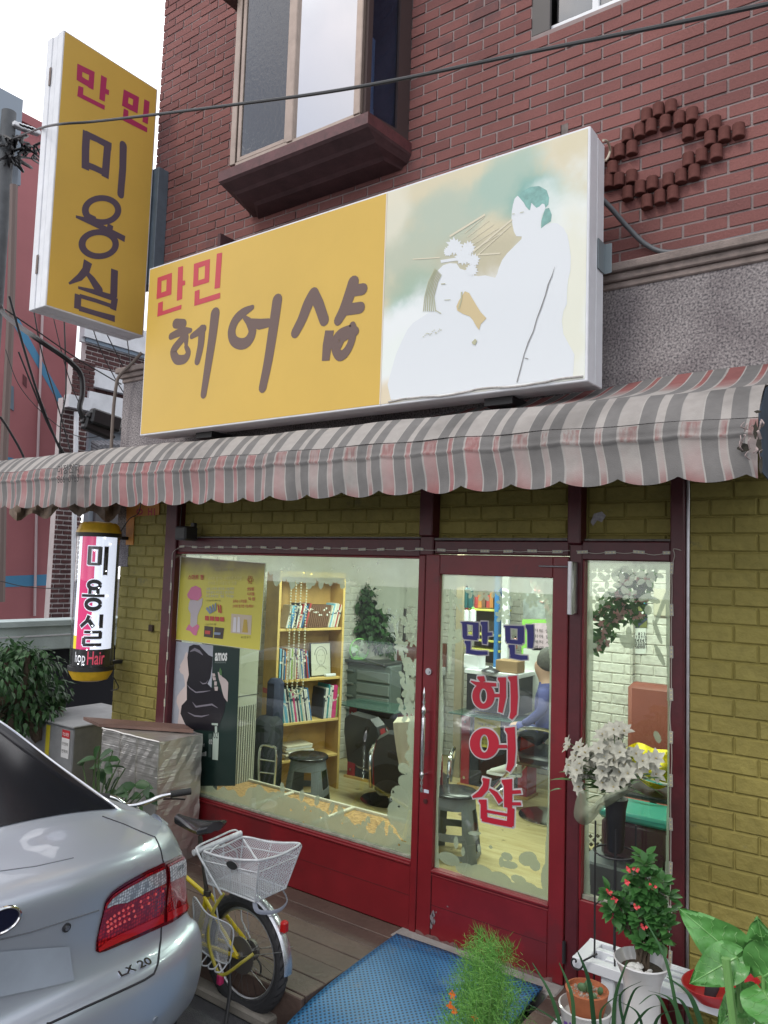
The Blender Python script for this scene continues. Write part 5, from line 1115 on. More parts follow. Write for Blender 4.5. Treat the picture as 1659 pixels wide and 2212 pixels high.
# books
BC = {'white': (.62, .62, .58), 'cream': (.6, .55, .42), 'blue': (.06, .2, .42), 'light blue': (.16, .42, .58), 'red': (.4, .05, .05), 'brown': (.16, .08, .045), 'pink': (.60, .05, .2), 'dark': (.04, .045, .06), 'green': (.25, .4, .08), 'teal': (.05, .25, .28), 'orange': (.5, .2, .05), 'violet': (.2, .12, .3)}
rr = random.Random(77)
def book(col, u, z, th, h, d, lean, lab, grp, flat=False):
 M_ = MB_ @ Matrix.Translation((u, .015, z)) @ Matrix.Rotation(lean, 4, 'Y')
 if flat: M_ = MB_ @ Matrix.Translation((u, .02, z)) @ Matrix.Rotation(lean, 4, 'Z')
 o = None; m_ = MB(); m_.cbox((0, 0, 0), (th, d, h), .0015, M_)
 m_.k = 1; hb2 = rr.uniform(.5, .82); m_.box((-.0004, -.0006, h*hb2), (th+.0004, 0.0, h*(hb2+rr.uniform(.02, .09))), M_) if not flat else None
 o = m_.build('book', [mat('book_'+col, BC[col], .5, var=.15, vs=40), mat('book_band_'+('dark' if col in ('white', 'cream') else 'white'), (.05, .05, .08) if col in ('white', 'cream') else (.6, .6, .55), .5)])
 return tag(o, lab, 'book', grp)
u = .06
seq = ['cream', 'red', 'white', 'cream', 'white', 'light blue', 'cream']+['brown']*11+['red', 'dark', 'blue', 'white', 'red', 'white', 'dark', 'white', 'blue', 'light blue', 'white', 'red', 'white', 'cream', 'red', 'white', 'orange', 'white']
for c in seq:
 th = rr.uniform(.012, .019) if c != 'brown' else .016
 if u > WB-.09: break
 book(c, u, SHZ[3]+.002, th, rr.uniform(.20, .225) if c != 'brown' else .205, .14, R(-14) if c != 'brown' else R(-10), '%s book leaning in the row on the uppermost shelf of the bookcase' % c, '%s books on the uppermost bookcase shelf' % c); u += th+(.005 if c == 'brown' else .002)
u = .34
for c in ['blue', 'red', 'dark', 'violet', 'white', 'blue', 'white', 'white', 'violet', 'red', 'cream', 'white', 'green', 'white', 'cream', 'white', 'orange', 'blue', 'white', 'dark', 'light blue']:
 th = rr.uniform(.010, .018);
 if u > WB-.045: break
 book(c, u, SHZ[2]+.002, th, rr.uniform(.24, .27), .17, R(8) if u < .47 else R(0), '%s book standing beside the framed drawing on the bookcase' % c, '%s books beside the framed drawing' % c); u += th+.001
u = .035
for c in ['green', 'pink', 'pink', 'pink', 'white', 'white', 'teal', 'white', 'white', 'dark']:
 th = rr.uniform(.011, .018); book(c, u, SHZ[1]+.002, th, rr.uniform(.24, .30), .19, R(-4), '%s magazine at the far end of the lower bookcase shelf' % c, '%s magazines at the far end of the lower shelf' % c); u += th+.002
u = .30
for c in ['blue', 'white', 'white', 'dark', 'white', 'cream', 'teal', 'white', 'dark', 'white', 'pink', 'white', 'teal', 'white', 'dark', 'white', 'light blue', 'light blue', 'white', 'teal', 'blue', 'light blue', 'red', 'red']:
 th = rr.uniform(.010, .017)
 if u > WB-.04: break
 book(c, u, SHZ[1]+.002, th, rr.uniform(.27, .30), .19, R(11), '%s magazine in the leaning row on the lower bookcase shelf' % c, '%s magazines in the leaning lower row' % c); u += th+.0015
for k in range(7): book('white' if k % 2 else 'cream', .26+rr.uniform(0, .04), SHZ[0]+.002+.016*k, .27, .014, .18, R(rr.uniform(-6, 6)), 'pale magazine in the flat pile at the bottom of the bookcase', 'pale magazines piled flat in the bookcase', True)
# framed drawing
fd = thing('framed_drawing', 'small black framed pencil portrait standing on the bookcase shelf', 'picture', tuple(bk(.17, .1, SHZ[2])))
Mf = MB_ @ Matrix.Translation((.075, .07, SHZ[2]+.003)) @ Matrix.Rotation(R(-6), 4, 'X')
b = MB(); b.box((0, 0, 0), (.22, .012, .30), Mf); b.build('frame', M_BLK, fd); b = MB(); b.box((.008, -.002, .008), (.212, 0, .292), Mf); b.build('paper', mat('sketch_paper', (.5, .5, .42), .8), fd)
b = MB(); pen = mat('pencil_line', (.2, .2, .18), .8)
b.tube([Mf @ Vector((.11+.048*math.cos(2*math.pi*i/24), -.004, .17+.07*math.sin(2*math.pi*i/24))) for i in range(25)], .0016, 4)
b.tube([Mf @ Vector((.11+.066*math.cos(math.pi*i/14), -.004, .19+.075*math.sin(math.pi*i/14))) for i in range(15)], .003, 4)
for sx in (-1, 1): b.tube([Mf @ Vector((.11+sx*.02+(-.009+.018*i/4), -.004, .185+.003*math.sin(i))) for i in range(5)], .0018, 4)
b.tube([Mf @ Vector((.097+.026*i/4, -.004, .135)) for i in range(5)], .0018, 4); b.tube([Mf @ Vector((.05, -.004, .06)), Mf @ Vector((.09, -.004, .09)), Mf @ Vector((.13, -.004, .09)), Mf @ Vector((.175, -.004, .055))], .0014, 4)
b.build('drawing', pen, fd)
b = MB(); b.cbox((.06, .01, SHZ[2]+.002), (.17, .05, SHZ[2]+.026), .004, MB_); tag(b.build('white_remote', M_WHT), 'small white remote control lying in front of the framed drawing', 'remote')
# bead strings
bs_ = thing('bead_string', 'loops of pearl beads hanging in front of the bookcase', 'beads', tuple(bk(.58, -.03, 1.9)))
m_ = MB();
for (ua, ub, zb) in ((.60, .50, .90), (.55, .44, .88)):
 pts = [bk(ua, -.03, 1.93-(1.93-zb-.06)*i/40) for i in range(41)]+[bk(ua+(ub-ua)*(1-math.cos(math.pi*i/10))/2, -.03, zb+.06-.055*math.sin(math.pi*i/10)) for i in range(1, 10)]+[bk(ub, -.03, zb+.06+(1.93-zb-.06)*i/40) for i in range(41)]
 for p in pts: m_.lathe([(0, -.009), (.008, -.004), (.008, .004), (0, .009)], p, 6)
m_.build('beads', mat('pearl', (.5, .48, .36), .3), bs_, True)
# tower air conditioner
ac = thing('air_conditioner', 'cream floor standing air conditioner with vertical grille behind the window posters', 'air conditioner', (-1.86, .5, 0))
M_CRM = mat('cream_plastic', (.40, .41, .34), .45, var=.06, vs=3)
x1_ = P(559, 1500, 1, .6).x; x0_ = x1_-.42
b = MB(); b.cbox((x0_, .36, 0), (x1_, .60, 1.78), .02); b.build('body', M_CRM, ac)
b = MB(); b.box((x1_, .40, .12), (x1_+.002, .57, .93)); b.build('grille_recess', mat('grille_dark', (.07, .07, .065), .7), ac)
for k in range(7): b = MB(); yy = .405+k*.0235; b.cbox((x1_, yy, .12), (x1_+.008, yy+.012, .93), .001); b.build('slat', M_CRM, ac)
b = MB(); b.box((x1_, .37, 1.0), (x1_+.0015, .60, 1.008)); b.build('seam', MATS['grille_dark'], ac)
# low OSB bench under the window
def osb():
 m = bpy.data.materials.new('strand_board'); m.use_nodes = True; n, l = m.node_tree.nodes, m.node_tree.links; bs = n['Principled BSDF']; t = n.new('ShaderNodeTexCoord')
 v = n.new('ShaderNodeTexVoronoi'); v.inputs['Scale'].default_value = 55; mp = n.new('ShaderNodeMapping'); mp.inputs['Scale'].default_value = (1, 2.2, 1); mp.inputs['Rotation'].default_value = (0, 0, .6); l.new(t.outputs['Object'], mp.inputs['Vector']); l.new(mp.outputs[0], v.inputs['Vector'])
 r = n.new('ShaderNodeValToRGB'); r.color_ramp.elements[0].color = (.16, .08, .025, 1); r.color_ramp.elements[1].color = (.55, .34, .14, 1); l.new(v.outputs['Color'], r.inputs['Fac']); l.new(r.outputs[0], bs.inputs['Base Color']); bs.inputs['Roughness'].default_value = .7; return m
ob = thing('low_bench', 'low strand board bench with pale trim inside along the large window', 'bench', (-1.3, .3, 0))
b = MB(); b.cbox((-2.0, .1, 0), (-.30, .52, .36), .004); b.build('top', osb(), ob)
b = MB(); M_TR = mat('cream_trim', (.55, .52, .42), .5)
for a, c in (((-2.0, .515, .355), (-.3, .535, .378)), ((-1.45, .1, .36), (-1.42, .52, .375)), ((-.9, .1, .36), (-.87, .52, .378))): b.cbox(a, c, .003)
b.build('trim', M_TR, ob)
# plastic stools
def stool(x, y, name_lab, rz=0.):
 t = thing('plastic_stool', name_lab, 'stool', (x, y, 0), 'grey plastic stools with black seats')
 b = MB(); b.lathe([(0, .452), (.05, .450), (.155, .452), (.165, .444), (.165, .43), (.15, .425)], (x, y, 0), 36); b.build('seat', mat('black_glossy_plastic', (.018, .018, .02), .25), t, True)
 rb_, rt = .19, .135; segs = 64; rows = []
 def Rr(a, f): # rounded square section
  k = (abs(math.cos(a))**4+abs(math.sin(a))**4)**-.25; return (rt+(rb_-rt)*f)*(1+(k-1)*.55*min(1, f*2+.2))
 def pt(a, f): r_ = Rr(a, f); return Vector((x+math.cos(a+rz)*r_, y+math.sin(a+rz)*r_, .428*(1-f)))
 b = MB(); nz_ = 26
 for j in range(nz_):
  for i in range(segs):
   f = (j+.5)/nz_; a = (i+.5)/segs*2*math.pi; q = (a % (math.pi/2))/(math.pi/2); z = .428*(1-f)
   w = min(q, 1-q)                                   # 0 at the middle of a side, .5 at a corner
   side = abs(q-.0) if q < .5 else 1-q
   openw = .30
   hole = (side < .29 and .07 < z < .155) or (side < .30-.5*max(0, z-.30) and .20 < z < .345)
   hole = hole or (side < openw and z < .035)
   if hole: continue
   A_ = [pt(i/segs*2*math.pi, j/nz_), pt((i+1)/segs*2*math.pi, j/nz_), pt((i+1)/segs*2*math.pi, (j+1)/nz_), pt(i/segs*2*math.pi, (j+1)/nz_)]
   b.add(A_, [(0, 1, 2, 3)])
 o = b.build('leg_shell', M_GREYP, t)
 so_ = o.modifiers.new('s', 'SOLIDIFY'); so_.thickness = .006
 return t
stool(-1.86, 1.16, 'grey plastic stool with black seat in front of the bookcase', .4)
stool(-.43, 1.10, 'grey plastic stool with black seat seen through the glass door', .35)
# vanities
def vanity(x0, x1, y, zt, lab, mirror=True, mz=(1.0, 1.95)):
 t = thing('vanity_counter', lab, 'counter', ((x0+x1)/2, y, 0), 'black and red styling counters')
 b = MB(); b.cbox((x0+.09, y, .02), (x1-.09, y+.2, zt-.05), .003); b.build('black_panel', mat('black_laminate', (.018, .02, .025), .25), t)
 for xa in (x0, x1-.09):
  b = MB(); b.cbox((xa, y-.006, .02), (xa+.09, y+.2, zt-.05), .003); pn = b.build('red_panel', mat('red_laminate', (.28, .015, .02), .3), t)
  b = MB()
  for z in (.08, zt-.11): b.cyl((xa+.045, y-.007, z), (xa+.045, y-.016, z), .012, n=14)
  sub(b.build('round_knob', M_CHR, smooth=True), pn)
 b = MB(); b.cbox((x0-.02, y-.22, zt-.012), (x1+.02, y+.2, zt), .003); b.build('glass_shelf', mat('green_glass_shelf', (.05, .10, .085), .08, spec=.8), t)
 b = MB(); b.box((x0+.05, y+.03, zt-.05), (x1-.05, y+.19, zt-.013)); b.build('shelf_rail', M_BLK, t)
 b = MB(); b.box((x0-.02, y-.03, 0.0), (x1+.02, y+.2, .02)); b.build('plinth', M_OAK, t)
 return t
v1 = vanity(-2.26, -1.60, 2.2, .72, 'black and red styling counter with glass shelf right of the bookcase')
v2 = vanity(-1.30, -.62, 2.7, .70, 'black and red styling counter with a yellow leaflet seen through the glass door')
b = MB(); b.box((-1.665, 2.2, .73), (-1.645, 2.22, 1.97)); b.box((-1.645, 2.2, .73), (-1.64, 2.215, 1.97)); tag(b.build('mirror_edge', M_BLK), 'slim black mirror frame upright standing on the styling counter by the bookcase', 'mirror frame')
lf = thing('yellow_leaflet', 'yellow printed leaflet stuck on the black counter panel behind the door', 'leaflet', (-1.0, 2.69, .35))
qa, qb = P(1026, 1527, 1, 2.692), P(1080, 1620, 1, 2.692)
b = MB(); b.box((qa.x, 2.690, qb.z), (qb.x, 2.694, qa.z)); b.build('paper', mat('leaflet_yellow', (.55, .5, .03), .5), lf)
text('만원의미로!', (qa.x+.09, 2.689, qa.z-.09), (1, 0, 0), (0, 0, 1), .18, .035, 'print', M_LR1, lf, .012); text('"처음 오셨나요"', (qa.x+.03, 2.689, qa.z-.16), (1, 0, 0), (0, 0, 1), .2, .026, 'print', M_INKD, lf)
for k in range(4): text('염색 펌 커트', (qa.x+.03, 2.689, qa.z-.22-.035*k), (1, 0, 0), (0, 0, 1), .13, .014, 'print', M_INKD, lf)
# grey drawer unit, fan, planter, wall poster, window frame
dy = 2.75
def pq(x, y, Y): return P(x, y, 1, Y)
q0, q1 = pq(745, 1428, dy), pq(842, 1530, dy)
dc = thing('drawer_unit', 'grey plastic drawer unit carrying a green desk fan', 'drawers', ((q0.x+q1.x)/2, dy, 0))
M_DG = mat('translucent_grey', (.13, .16, .155), .35)
b = MB(); b.cbox((q0.x-.1, dy, 0.3), (q1.x, dy+.35, q0.z), .01); b.build('case', M_DG, dc)
for k in range(4):
 z_ = q0.z-.07-.13*k; b = MB(); b.cbox((q0.x+.18, dy-.02, z_-.105), (q1.x-.01, dy, z_), .006); b.build('drawer', mat('drawer_grey', (.19, .22, .215), .35), dc)
 b = MB(); b.cbox((q0.x-.05, dy-.03, z_-.03), (q0.x+.14, dy, z_-.01), .004); b.build('side_tray', mat('drawer_grey', (0, 0, 0)), dc)
b = MB(); b.cbox((q0.x-.02, dy-.06, q0.z), (q1.x-.05, dy+.3, q0.z+.03), .008); b.build('top_tray', mat('tray_dark', (.05, .055, .055), .4), dc)
fc = pq(776, 1403, dy+.05); fn = thing('desk_fan', 'small pale green desk fan on the grey drawer unit', 'fan', (fc.x, fc.y, q0.z+.03))
fdv = Vector((.93, -.35, 0)).normalized(); fu = Vector((0, 0, 1)); fs_ = fdv.cross(fu)
Mfan = Matrix(((fs_.x, fu.x, fdv.x, fc.x), (fs_.y, fu.y, fdv.y, fc.y), (fs_.z, fu.z, fdv.z, fc.z), (0, 0, 0, 1)))
Rf = .115
b = MB(); M_GRN = mat('mint_green', (.25, .62, .18), .4)
b.tube([Mfan @ Vector((Rf*math.cos(2*math.pi*i/28), Rf*math.sin(2*math.pi*i/28), 0)) for i in range(28)], .007, 6, closed=True); b.build('guard_ring', M_GRN, fn, True)
b = MB()
for i in range(36):
 a = 2*math.pi*i/36; b.tube([Mfan @ Vector((r_*math.cos(a), r_*math.sin(a), z_)) for r_, z_ in ((.02, .05), (.06, .045), (.1, .03), (Rf, 0))], .0014, 4)
 b.tube([Mfan @ Vector((r_*math.cos(a), r_*math.sin(a), -z_)) for r_, z_ in ((.02, .05), (.1, .035), (Rf, 0))], .0014, 4)
b.build('guard_wire', mat('pale_wire', (.6, .62, .55), .4), fn)
for k in range(3):
 a = 2*math.pi*k/3; b = MB(); b.grid([[Mfan @ Vector((r_*math.cos(a+t), r_*math.sin(a+t), .012-.024*j/4)) for j, t in enumerate((-.4, -.2, 0, .2, .4))] for r_ in (.02, .06, .1)]); b.build('blade', mat('fan_blade', (.45, .6, .5), .4), fn, True)
b = MB(); b.lathe([(0, -.16), (.035, -.155), (.045, -.12), (.045, -.05), (.03, -.04)], (0, 0, 0), 18, Mfan); b.build('motor', M_GRN, fn, True)
b = MB(); b.cyl((fc.x-.04, fc.y+.02, q0.z+.03), (fc.x-.04, fc.y+.02, fc.z-.04), .014, n=10); b.lathe([(.07, q0.z+.03), (.07, q0.z+.045), (.02, q0.z+.06)], (fc.x-.04, fc.y+.02, 0), 20); b.build('base', M_GRN, fn, True)
pc_ = pq(815, 1440, 3.1); pl_ = thing('hanging_pothos', 'tall bushy green pothos in a pale planter beside the bookcase', 'plant', (pc_.x, 3.1, 0))
b = MB(); zz1 = pq(815, 1392, 3.1).z; b.lathe([(.0, .2), (.13, .2), (.2, zz1), (.21, zz1+.02), (.18, zz1+.02), (0, zz1)], (pc_.x, 3.1, 0), 28); b.lathe([(.16, 0), (.16, .2), (0, .2)], (pc_.x, 3.1, 0), 20); b.build('pot', mat('planter_white', (.6, .6, .55), .4), pl_, True)
b = MB(); rg = random.Random(44)
for (px, py, rx, rz, n_) in ((775, 1275, .12, .2, 150), (790, 1310, .2, .2, 200), (785, 1345, .25, .2, 220), (805, 1370, .26, .16, 200), (770, 1300, .14, .3, 120), (830, 1390, .12, .14, 60), (762, 1360, .14, .2, 80), (800, 1340, .24, .2, 150)):
 leafy_blob(b, pq(px, py, 3.0), (rx, .16, rz), n_, .085, .034, rg, .5)
for k in range(10):
 q = pq(842+k*.8, 1385+k*6, 2.95); leaf(b, q, (rg.uniform(-1, 1), -.3, -.6), (0, -1, .4), .07, .026)
b.build('foliage', M_LEAF2, pl_, True)
po = thing('wall_portrait_poster', 'poster of a long haired woman in white on the back wall beside the pothos', 'poster', tuple(pq(820, 1300, 3.58)))
def pr2(pts, Y, o=0.): return [Vector((pq(*p, Y).x, Y-o, pq(*p, Y).z)) for p in pts]
YP = 3.57; b = MB(); b.prism(pr2(((800, 1265), (838, 1262), (838, 1327), (800, 1327)), YP), (0, .004, 0)); b.build('paper', mat('poster_mauve', (.42, .38, .42), .5), po)
b = MB(); b.prism(pr2(((812, 1265), (822, 1262), (829, 1270), (834, 1290), (838, 1310), (836, 1326), (828, 1325), (824, 1310), (821, 1290), (812, 1288), (807, 1290), (808, 1272)), YP, .002), (0, .0005, 0)); b.build('printed_hair', mat('poster_hair', (.05, .03, .035), .5), po)
b = MB(); b.prism(pr2(((812, 1272), (819, 1268), (823, 1275), (823, 1288), (819, 1296), (814, 1292), (811, 1282)), YP, .004), (0, .0005, 0)); b.prism(pr2(((814, 1290), (820, 1290), (824, 1302), (812, 1302)), YP, .0035), (0, .0004, 0)); b.build('printed_face', mat('poster_skin', (.5, .36, .32), .5), po)
b = MB(); b.prism(pr2(((804, 1302), (812, 1299), (822, 1303), (829, 1318), (828, 1326), (801, 1326)), YP, .005), (0, .0005, 0)); b.build('printed_dress', mat('poster_dress', (.6, .6, .65), .5), po)
b = MB()
for (x_, y_, w_) in ((813.5, 1279, 3), (819, 1279, 3), (815, 1289, 4)): b.prism(pr2(((x_, y_), (x_+w_, y_), (x_+w_, y_+1), (x_, y_+1)), YP, .006), (0, .0004, 0))
b.build('printed_features', mat('poster_hair', (0, 0, 0)), po)
wf = thing('inner_window', 'white framed inner window with a brown opening right of the portrait poster', 'window', tuple(pq(850, 1440, 3.5)))
b = MB(); qa, qb = pq(841, 1240, 3.5), pq(853, 1450, 3.5); b.cbox((qa.x, 3.46, qb.z), (qb.x-.0, 3.55, 2.3), .006); qc = pq(876, 1432, 3.5); b.cbox((qb.x, 3.46, qc.z-.09), (qc.x+.5, 3.55, qc.z), .006); b.cbox((qa.x-.05, 3.42, qc.z-.12), (qc.x+.5, 3.5, qc.z-.09), .006)
b.build('frame', M_WHT, wf)
qd = pq(853, 1380, 3.55); b = MB(); b.box((qb.x, 3.53, qc.z), (qc.x+.5, 3.56, qd.z)); b.build('brown_board', mat('brown_board2', (.17, .055, .03), .5), wf)
b = MB(); q = pq(862, 1470, 3.3); b.cbox((q.x-.35, 3.2, 0), (q.x+.45, 3.5, q.z+.03), .01); tag(b.build('storage_cabinet', mat('taupe_cabinet', (.30, .28, .22), .5, var=.2, vs=8)), 'dull beige low cabinet under the inner window', 'cabinet')
# salon chairs
M_LTH = mat('black_leather', (.02, .02, .023), .35, bump=.05, bs=60); M_LTR = mat('red_leather', (.25, .012, .018), .35)
def salon_chair(x, y, rz, lab, sz=.5):
 t = thing('salon_chair', lab, 'chair', (x, y, 0), 'black salon chairs with red sides')
 M_ = Matrix.Translation((x, y, 0)) @ Matrix.Rotation(rz, 4, 'Z')
 b = MB(); b.cbox((-.25, -.24, sz-.1), (.25, .24, sz), .04, M_); b.build('seat', M_LTH, t, True)
 Mb = M_ @ Matrix.Translation((0, .22, sz-.02)) @ Matrix.Rotation(R(-9), 4, 'X')
 b = MB(); ol = [(-.24, 0), (-.25, .26), (-.22, .38), (-.14, .43), (.14, .43), (.22, .38), (.25, .26), (.24, 0)]
 b.prism([Mb @ Vector((u_, 0, v_)) for u_, v_ in ol], Mb.to_3x3() @ Vector((0, .09, 0))); b.build('backrest', M_LTH, t)
 for s_ in (-1, 1):
  b = MB(); b.prism([Mb @ Vector((s_*(.235), .02, v_)) for v_ in (.02, .36)]+[Mb @ Vector((s_*.258, .02, .25)), Mb @ Vector((s_*.258, .02, .02))], Mb.to_3x3() @ Vector((0, .05, 0))); b.build('side_bolster', M_LTR, t)
  b = MB(); b.tube(smoothpath([M_ @ Vector((s_*.29, .2, sz-.05)), M_ @ Vector((s_*.3, .18, sz+.2)), M_ @ Vector((s_*.3, -.1, sz+.22)), M_ @ Vector((s_*.29, -.2, sz+.12)), M_ @ Vector((s_*.27, -.18, sz-.06))]), .016, 8); b.build('armrest', M_CHR, t, True)
 b = MB(); b.cyl(M_ @ Vector((0, 0, .04)), M_ @ Vector((0, 0, sz-.1)), .03, n=14); b.lathe([(0, 0), (.26, 0), (.27, .015), (.1, .05), (0, .06)], M_ @ Vector((0, 0, 0)), 32); b.build('pedestal', M_CHR, t, True)
 b = MB(); b.tube(smoothpath([M_ @ Vector((-.16, -.22, sz-.08)), M_ @ Vector((-.16, -.42, .22)), M_ @ Vector((-.15, -.5, .12)), M_ @ Vector((.15, -.5, .12)), M_ @ Vector((.16, -.42, .22)), M_ @ Vector((.16, -.22, sz-.08))]), .014, 8); b.build('footrest', M_CHR, t, True)
 return t
q = P(798, 1700, 2, 0); salon_chair(-1.50, 1.86, R(165), 'black salon chair with red side panel behind the large window', .36)
q = P(870, 1700, 2, 0); ch2 = salon_chair(-.95, 1.35, R(205), 'black salon chair with a cream towel over its back', .40)
tw = [pq(848, 1552, .92), pq(898, 1548, .88), pq(893, 1668, .88), pq(863, 1668, .92)]
b = MB(); rows = []
for j in range(13):
 t_ = j/12; row = []
 for i in range(11):
  s_ = i/10; a_ = tw[0].lerp(tw[1], s_); c_2 = (tw[0]+Vector((.0, 0, -.0))).lerp(tw[1], s_); d_ = tw[3].lerp(tw[2], s_); p = a_.lerp(d_, t_); p.y += .012*math.sin(s_*9+t_*2)-.015*math.sin(t_*3)+(.06 if j == 0 else 0); row.append(p)
 rows.append(row)
rows.insert(0, [p+Vector((0, .12, -.05)) for p in rows[0]])
b.grid(rows); tag(b.build('cream_towel', mat('cream_cloth', (.55, .50, .38), .9, bump=.2, bs=80), None, True), 'cream towel hanging over the back of a salon chair near the door', 'towel')
# hand trolley / cart frame left of the stool
ct = thing('folding_trolley', 'chrome framed folding trolley with black bag beside the bookcase', 'trolley', (-1.9, .9, 0))
b = MB(); Yt = .85; b.tube(smoothpath([pq(560, 1700, Yt), pq(560, 1640, Yt), pq(565, 1612, Yt), pq(585, 1612, Yt), pq(597, 1625, Yt), pq(592, 1700, Yt)]), .011, 8); b.tube([pq(562, 1640, Yt), pq(594, 1645, Yt)], .006, 6); b.tube([pq(562, 1668, Yt), pq(594, 1672, Yt)], .006, 6); b.build('frame', M_CHR, ct, True)
b = MB(); q = pq(572, 1680, Yt+.1); b.cbox((q.x-.14, Yt+.03, 0), (q.x+.1, Yt+.25, .75), .06); b.build('black_bag', mat('black_cloth', (.02, .022, .03), .8, bump=.4, bs=15), ct, True)
b = MB(); q = pq(588, 1520, 1.0); b.cbox((q.x-.1, 1.0, .3), (q.x+.05, 1.12, 1.05), .05); tag(b.build('dark_coat', mat('navy_cloth', (.03, .035, .07), .9, bump=.4, bs=12), None, True), 'dark navy coat hanging against the side of the bookcase', 'coat')
# ------- right part of the room, seen through door and side pane
# wooden mirror post, white wall poster, shelves behind the door
b = MB(); qa, qb = pq(985, 1300, 2.9), pq(1001, 1300, 2.9); b.cbox((qa.x, 2.9, 0), (qb.x, 2.95, CZ), .004); tag(b.build('wooden_post', mat('beige_wood', (.36, .31, .22), .6, var=.2, vs=6)), 'plain beige wooden post behind the door handle side', 'post')
Yd = 2.95
mr = thing('mirror_shelf', 'mirror unit with blue post, yellow shelves and hair products behind the door', 'shelf unit', (-.95, Yd, .8))
b = MB();
for (y_) in (1313, 1365, 1378, 1398): q1_, q2_ = pq(1001, y_, Yd), pq(1080, y_+3, Yd); b.cbox((q1_.x, Yd, q1_.z-.02), (q2_.x, Yd+.25, q1_.z), .003)
b.build('shelf', mat('yellow_green_shelf', (.5, .48, .1), .5), mr)
b = MB(); q1_, q2_ = pq(1070, 1300, Yd), pq(1078, 1300, Yd); b.cbox((q1_.x, Yd-.02, .9), (q2_.x, Yd+.25, 2.05), .003); b.build('blue_post', mat('blue_laminate', (.03, .15, .38), .4), mr)
b = MB(); q1_, q2_ = pq(1086, 1300, Yd), pq(1100, 1300, Yd); b.cbox((q1_.x, Yd-.02, .85), (q2_.x, Yd+.02, 2.05), .003); b.build('white_post', M_WHT, mr)
b = MB(); q1_, q2_ = pq(1001, 1300, Yd), pq(1070, 1440, Yd); b.box((q1_.x, Yd+.24, q2_.z), (q2_.x, Yd+.26, 2.05)); b.build('back_board', mat('dim_board', (.12, .10, .09), .6), mr)
def bottle(px, py, Yb, h, r, mt, lab, cap=None, grp='hair product bottles behind the door'):
 q = pq(px, py, Yb); t = thing('bottle', lab, 'bottle', tuple(q), grp); m_ = MB(); m_.lathe([(0, q.z), (r, q.z+.003), (r, q.z+h*.75), (r*.5, q.z+h*.82), (r*.35, q.z+h*.85)], (q.x, q.y, 0), 14); m_.build('body', mt, t, True)
 m_ = MB(); m_.lathe([(r*.42, q.z+h*.84), (r*.42, q.z+h*.97), (0, q.z+h)], (q.x, q.y, 0), 12); m_.build('cap', cap or M_BLK, t, True)
M_TEALB = mat('bottle_teal', (.02, .09, .10), .3)
bottle(1007, 1313, Yd, .24, .03, M_TEALB, 'tall dark teal bottle at the end of the upper shelf nearest the post'); bottle(1016, 1313, Yd, .24, .03, M_TEALB, 'tall dark teal bottle second along the upper shelf behind the door')
bottle(1008, 1346, Yd, .16, .035, M_WHT, 'white bottle with red cap above the blue door lettering', M_LR1); bottle(1021, 1346, Yd, .16, .035, M_WHT, 'white bottle with green cap above the blue door lettering', M_GRN)
bottle(1113, 1402, 2.75, .12, .02, mat('amber_bottle', (.35, .08, .04), .3), 'small red brown bottle on the counter behind the second blue letter')
for k, (px, cc_) in enumerate(((1030, 'red'), (1038, 'orange'), (1046, 'brown'), (1056, 'red'), (1063, 'orange'))):
 q = pq(px, 1313, Yd+.05); b = MB(); b.cbox((q.x-.02, Yd+.03, q.z), (q.x+.02, Yd+.12, q.z+.12+.03*(k % 3)), .003); tag(b.build('hair_dye_box', mat('book_'+cc_, BC[cc_], .5)), '%s hair dye box standing on the upper shelf behind the door' % cc_, 'box', 'hair dye boxes on the upper shelf')
ctr = thing('work_counter', 'pale work counter with black front behind the blue door letters', 'counter', (-.9, 2.6, 0))
qa, qb = pq(1003, 1442, 2.6), pq(1118, 1442, 2.6)
b = MB(); b.cbox((qa.x, 2.6, qa.z-.05), (qb.x, 2.98, qa.z-.01), .004); b.build('top', M_WHT, ctr); b = MB(); b.box((qa.x+.02, 2.62, .72), (qb.x-.02, 2.97, qa.z-.05)); b.build('front', M_BLK, ctr)
b = MB(); q = pq(1060, 1437, 2.62); b.lathe([(.09, 0), (.08, .012), (.02, .035), (.012, .05), (0, .055)], (q.x, q.y, qa.z-.01), 20); tag(b.build('pan_lid', mat('dark_lid', (.05, .05, .06), .3, .5), None, True), 'round dark lid lying on the pale work counter', 'lid')
b = MB(); q = pq(1098, 1430, 2.66); b.cbox((q.x-.12, 2.64, qa.z-.01), (q.x+.1, 2.8, qa.z+.1), .006); tag(b.build('cardboard_box', mat('cardboard', (.30, .19, .10), .8)), 'small brown cardboard box on the end of the work counter', 'box')
b = MB(); q = pq(1016, 1412, 2.66); b.cbox((q.x-.06, 2.64, qa.z-.01), (q.x+.1, 2.78, qa.z+.12), .006); tag(b.build('white_box', M_WHT), 'white box on the work counter under the first blue door letter', 'box')
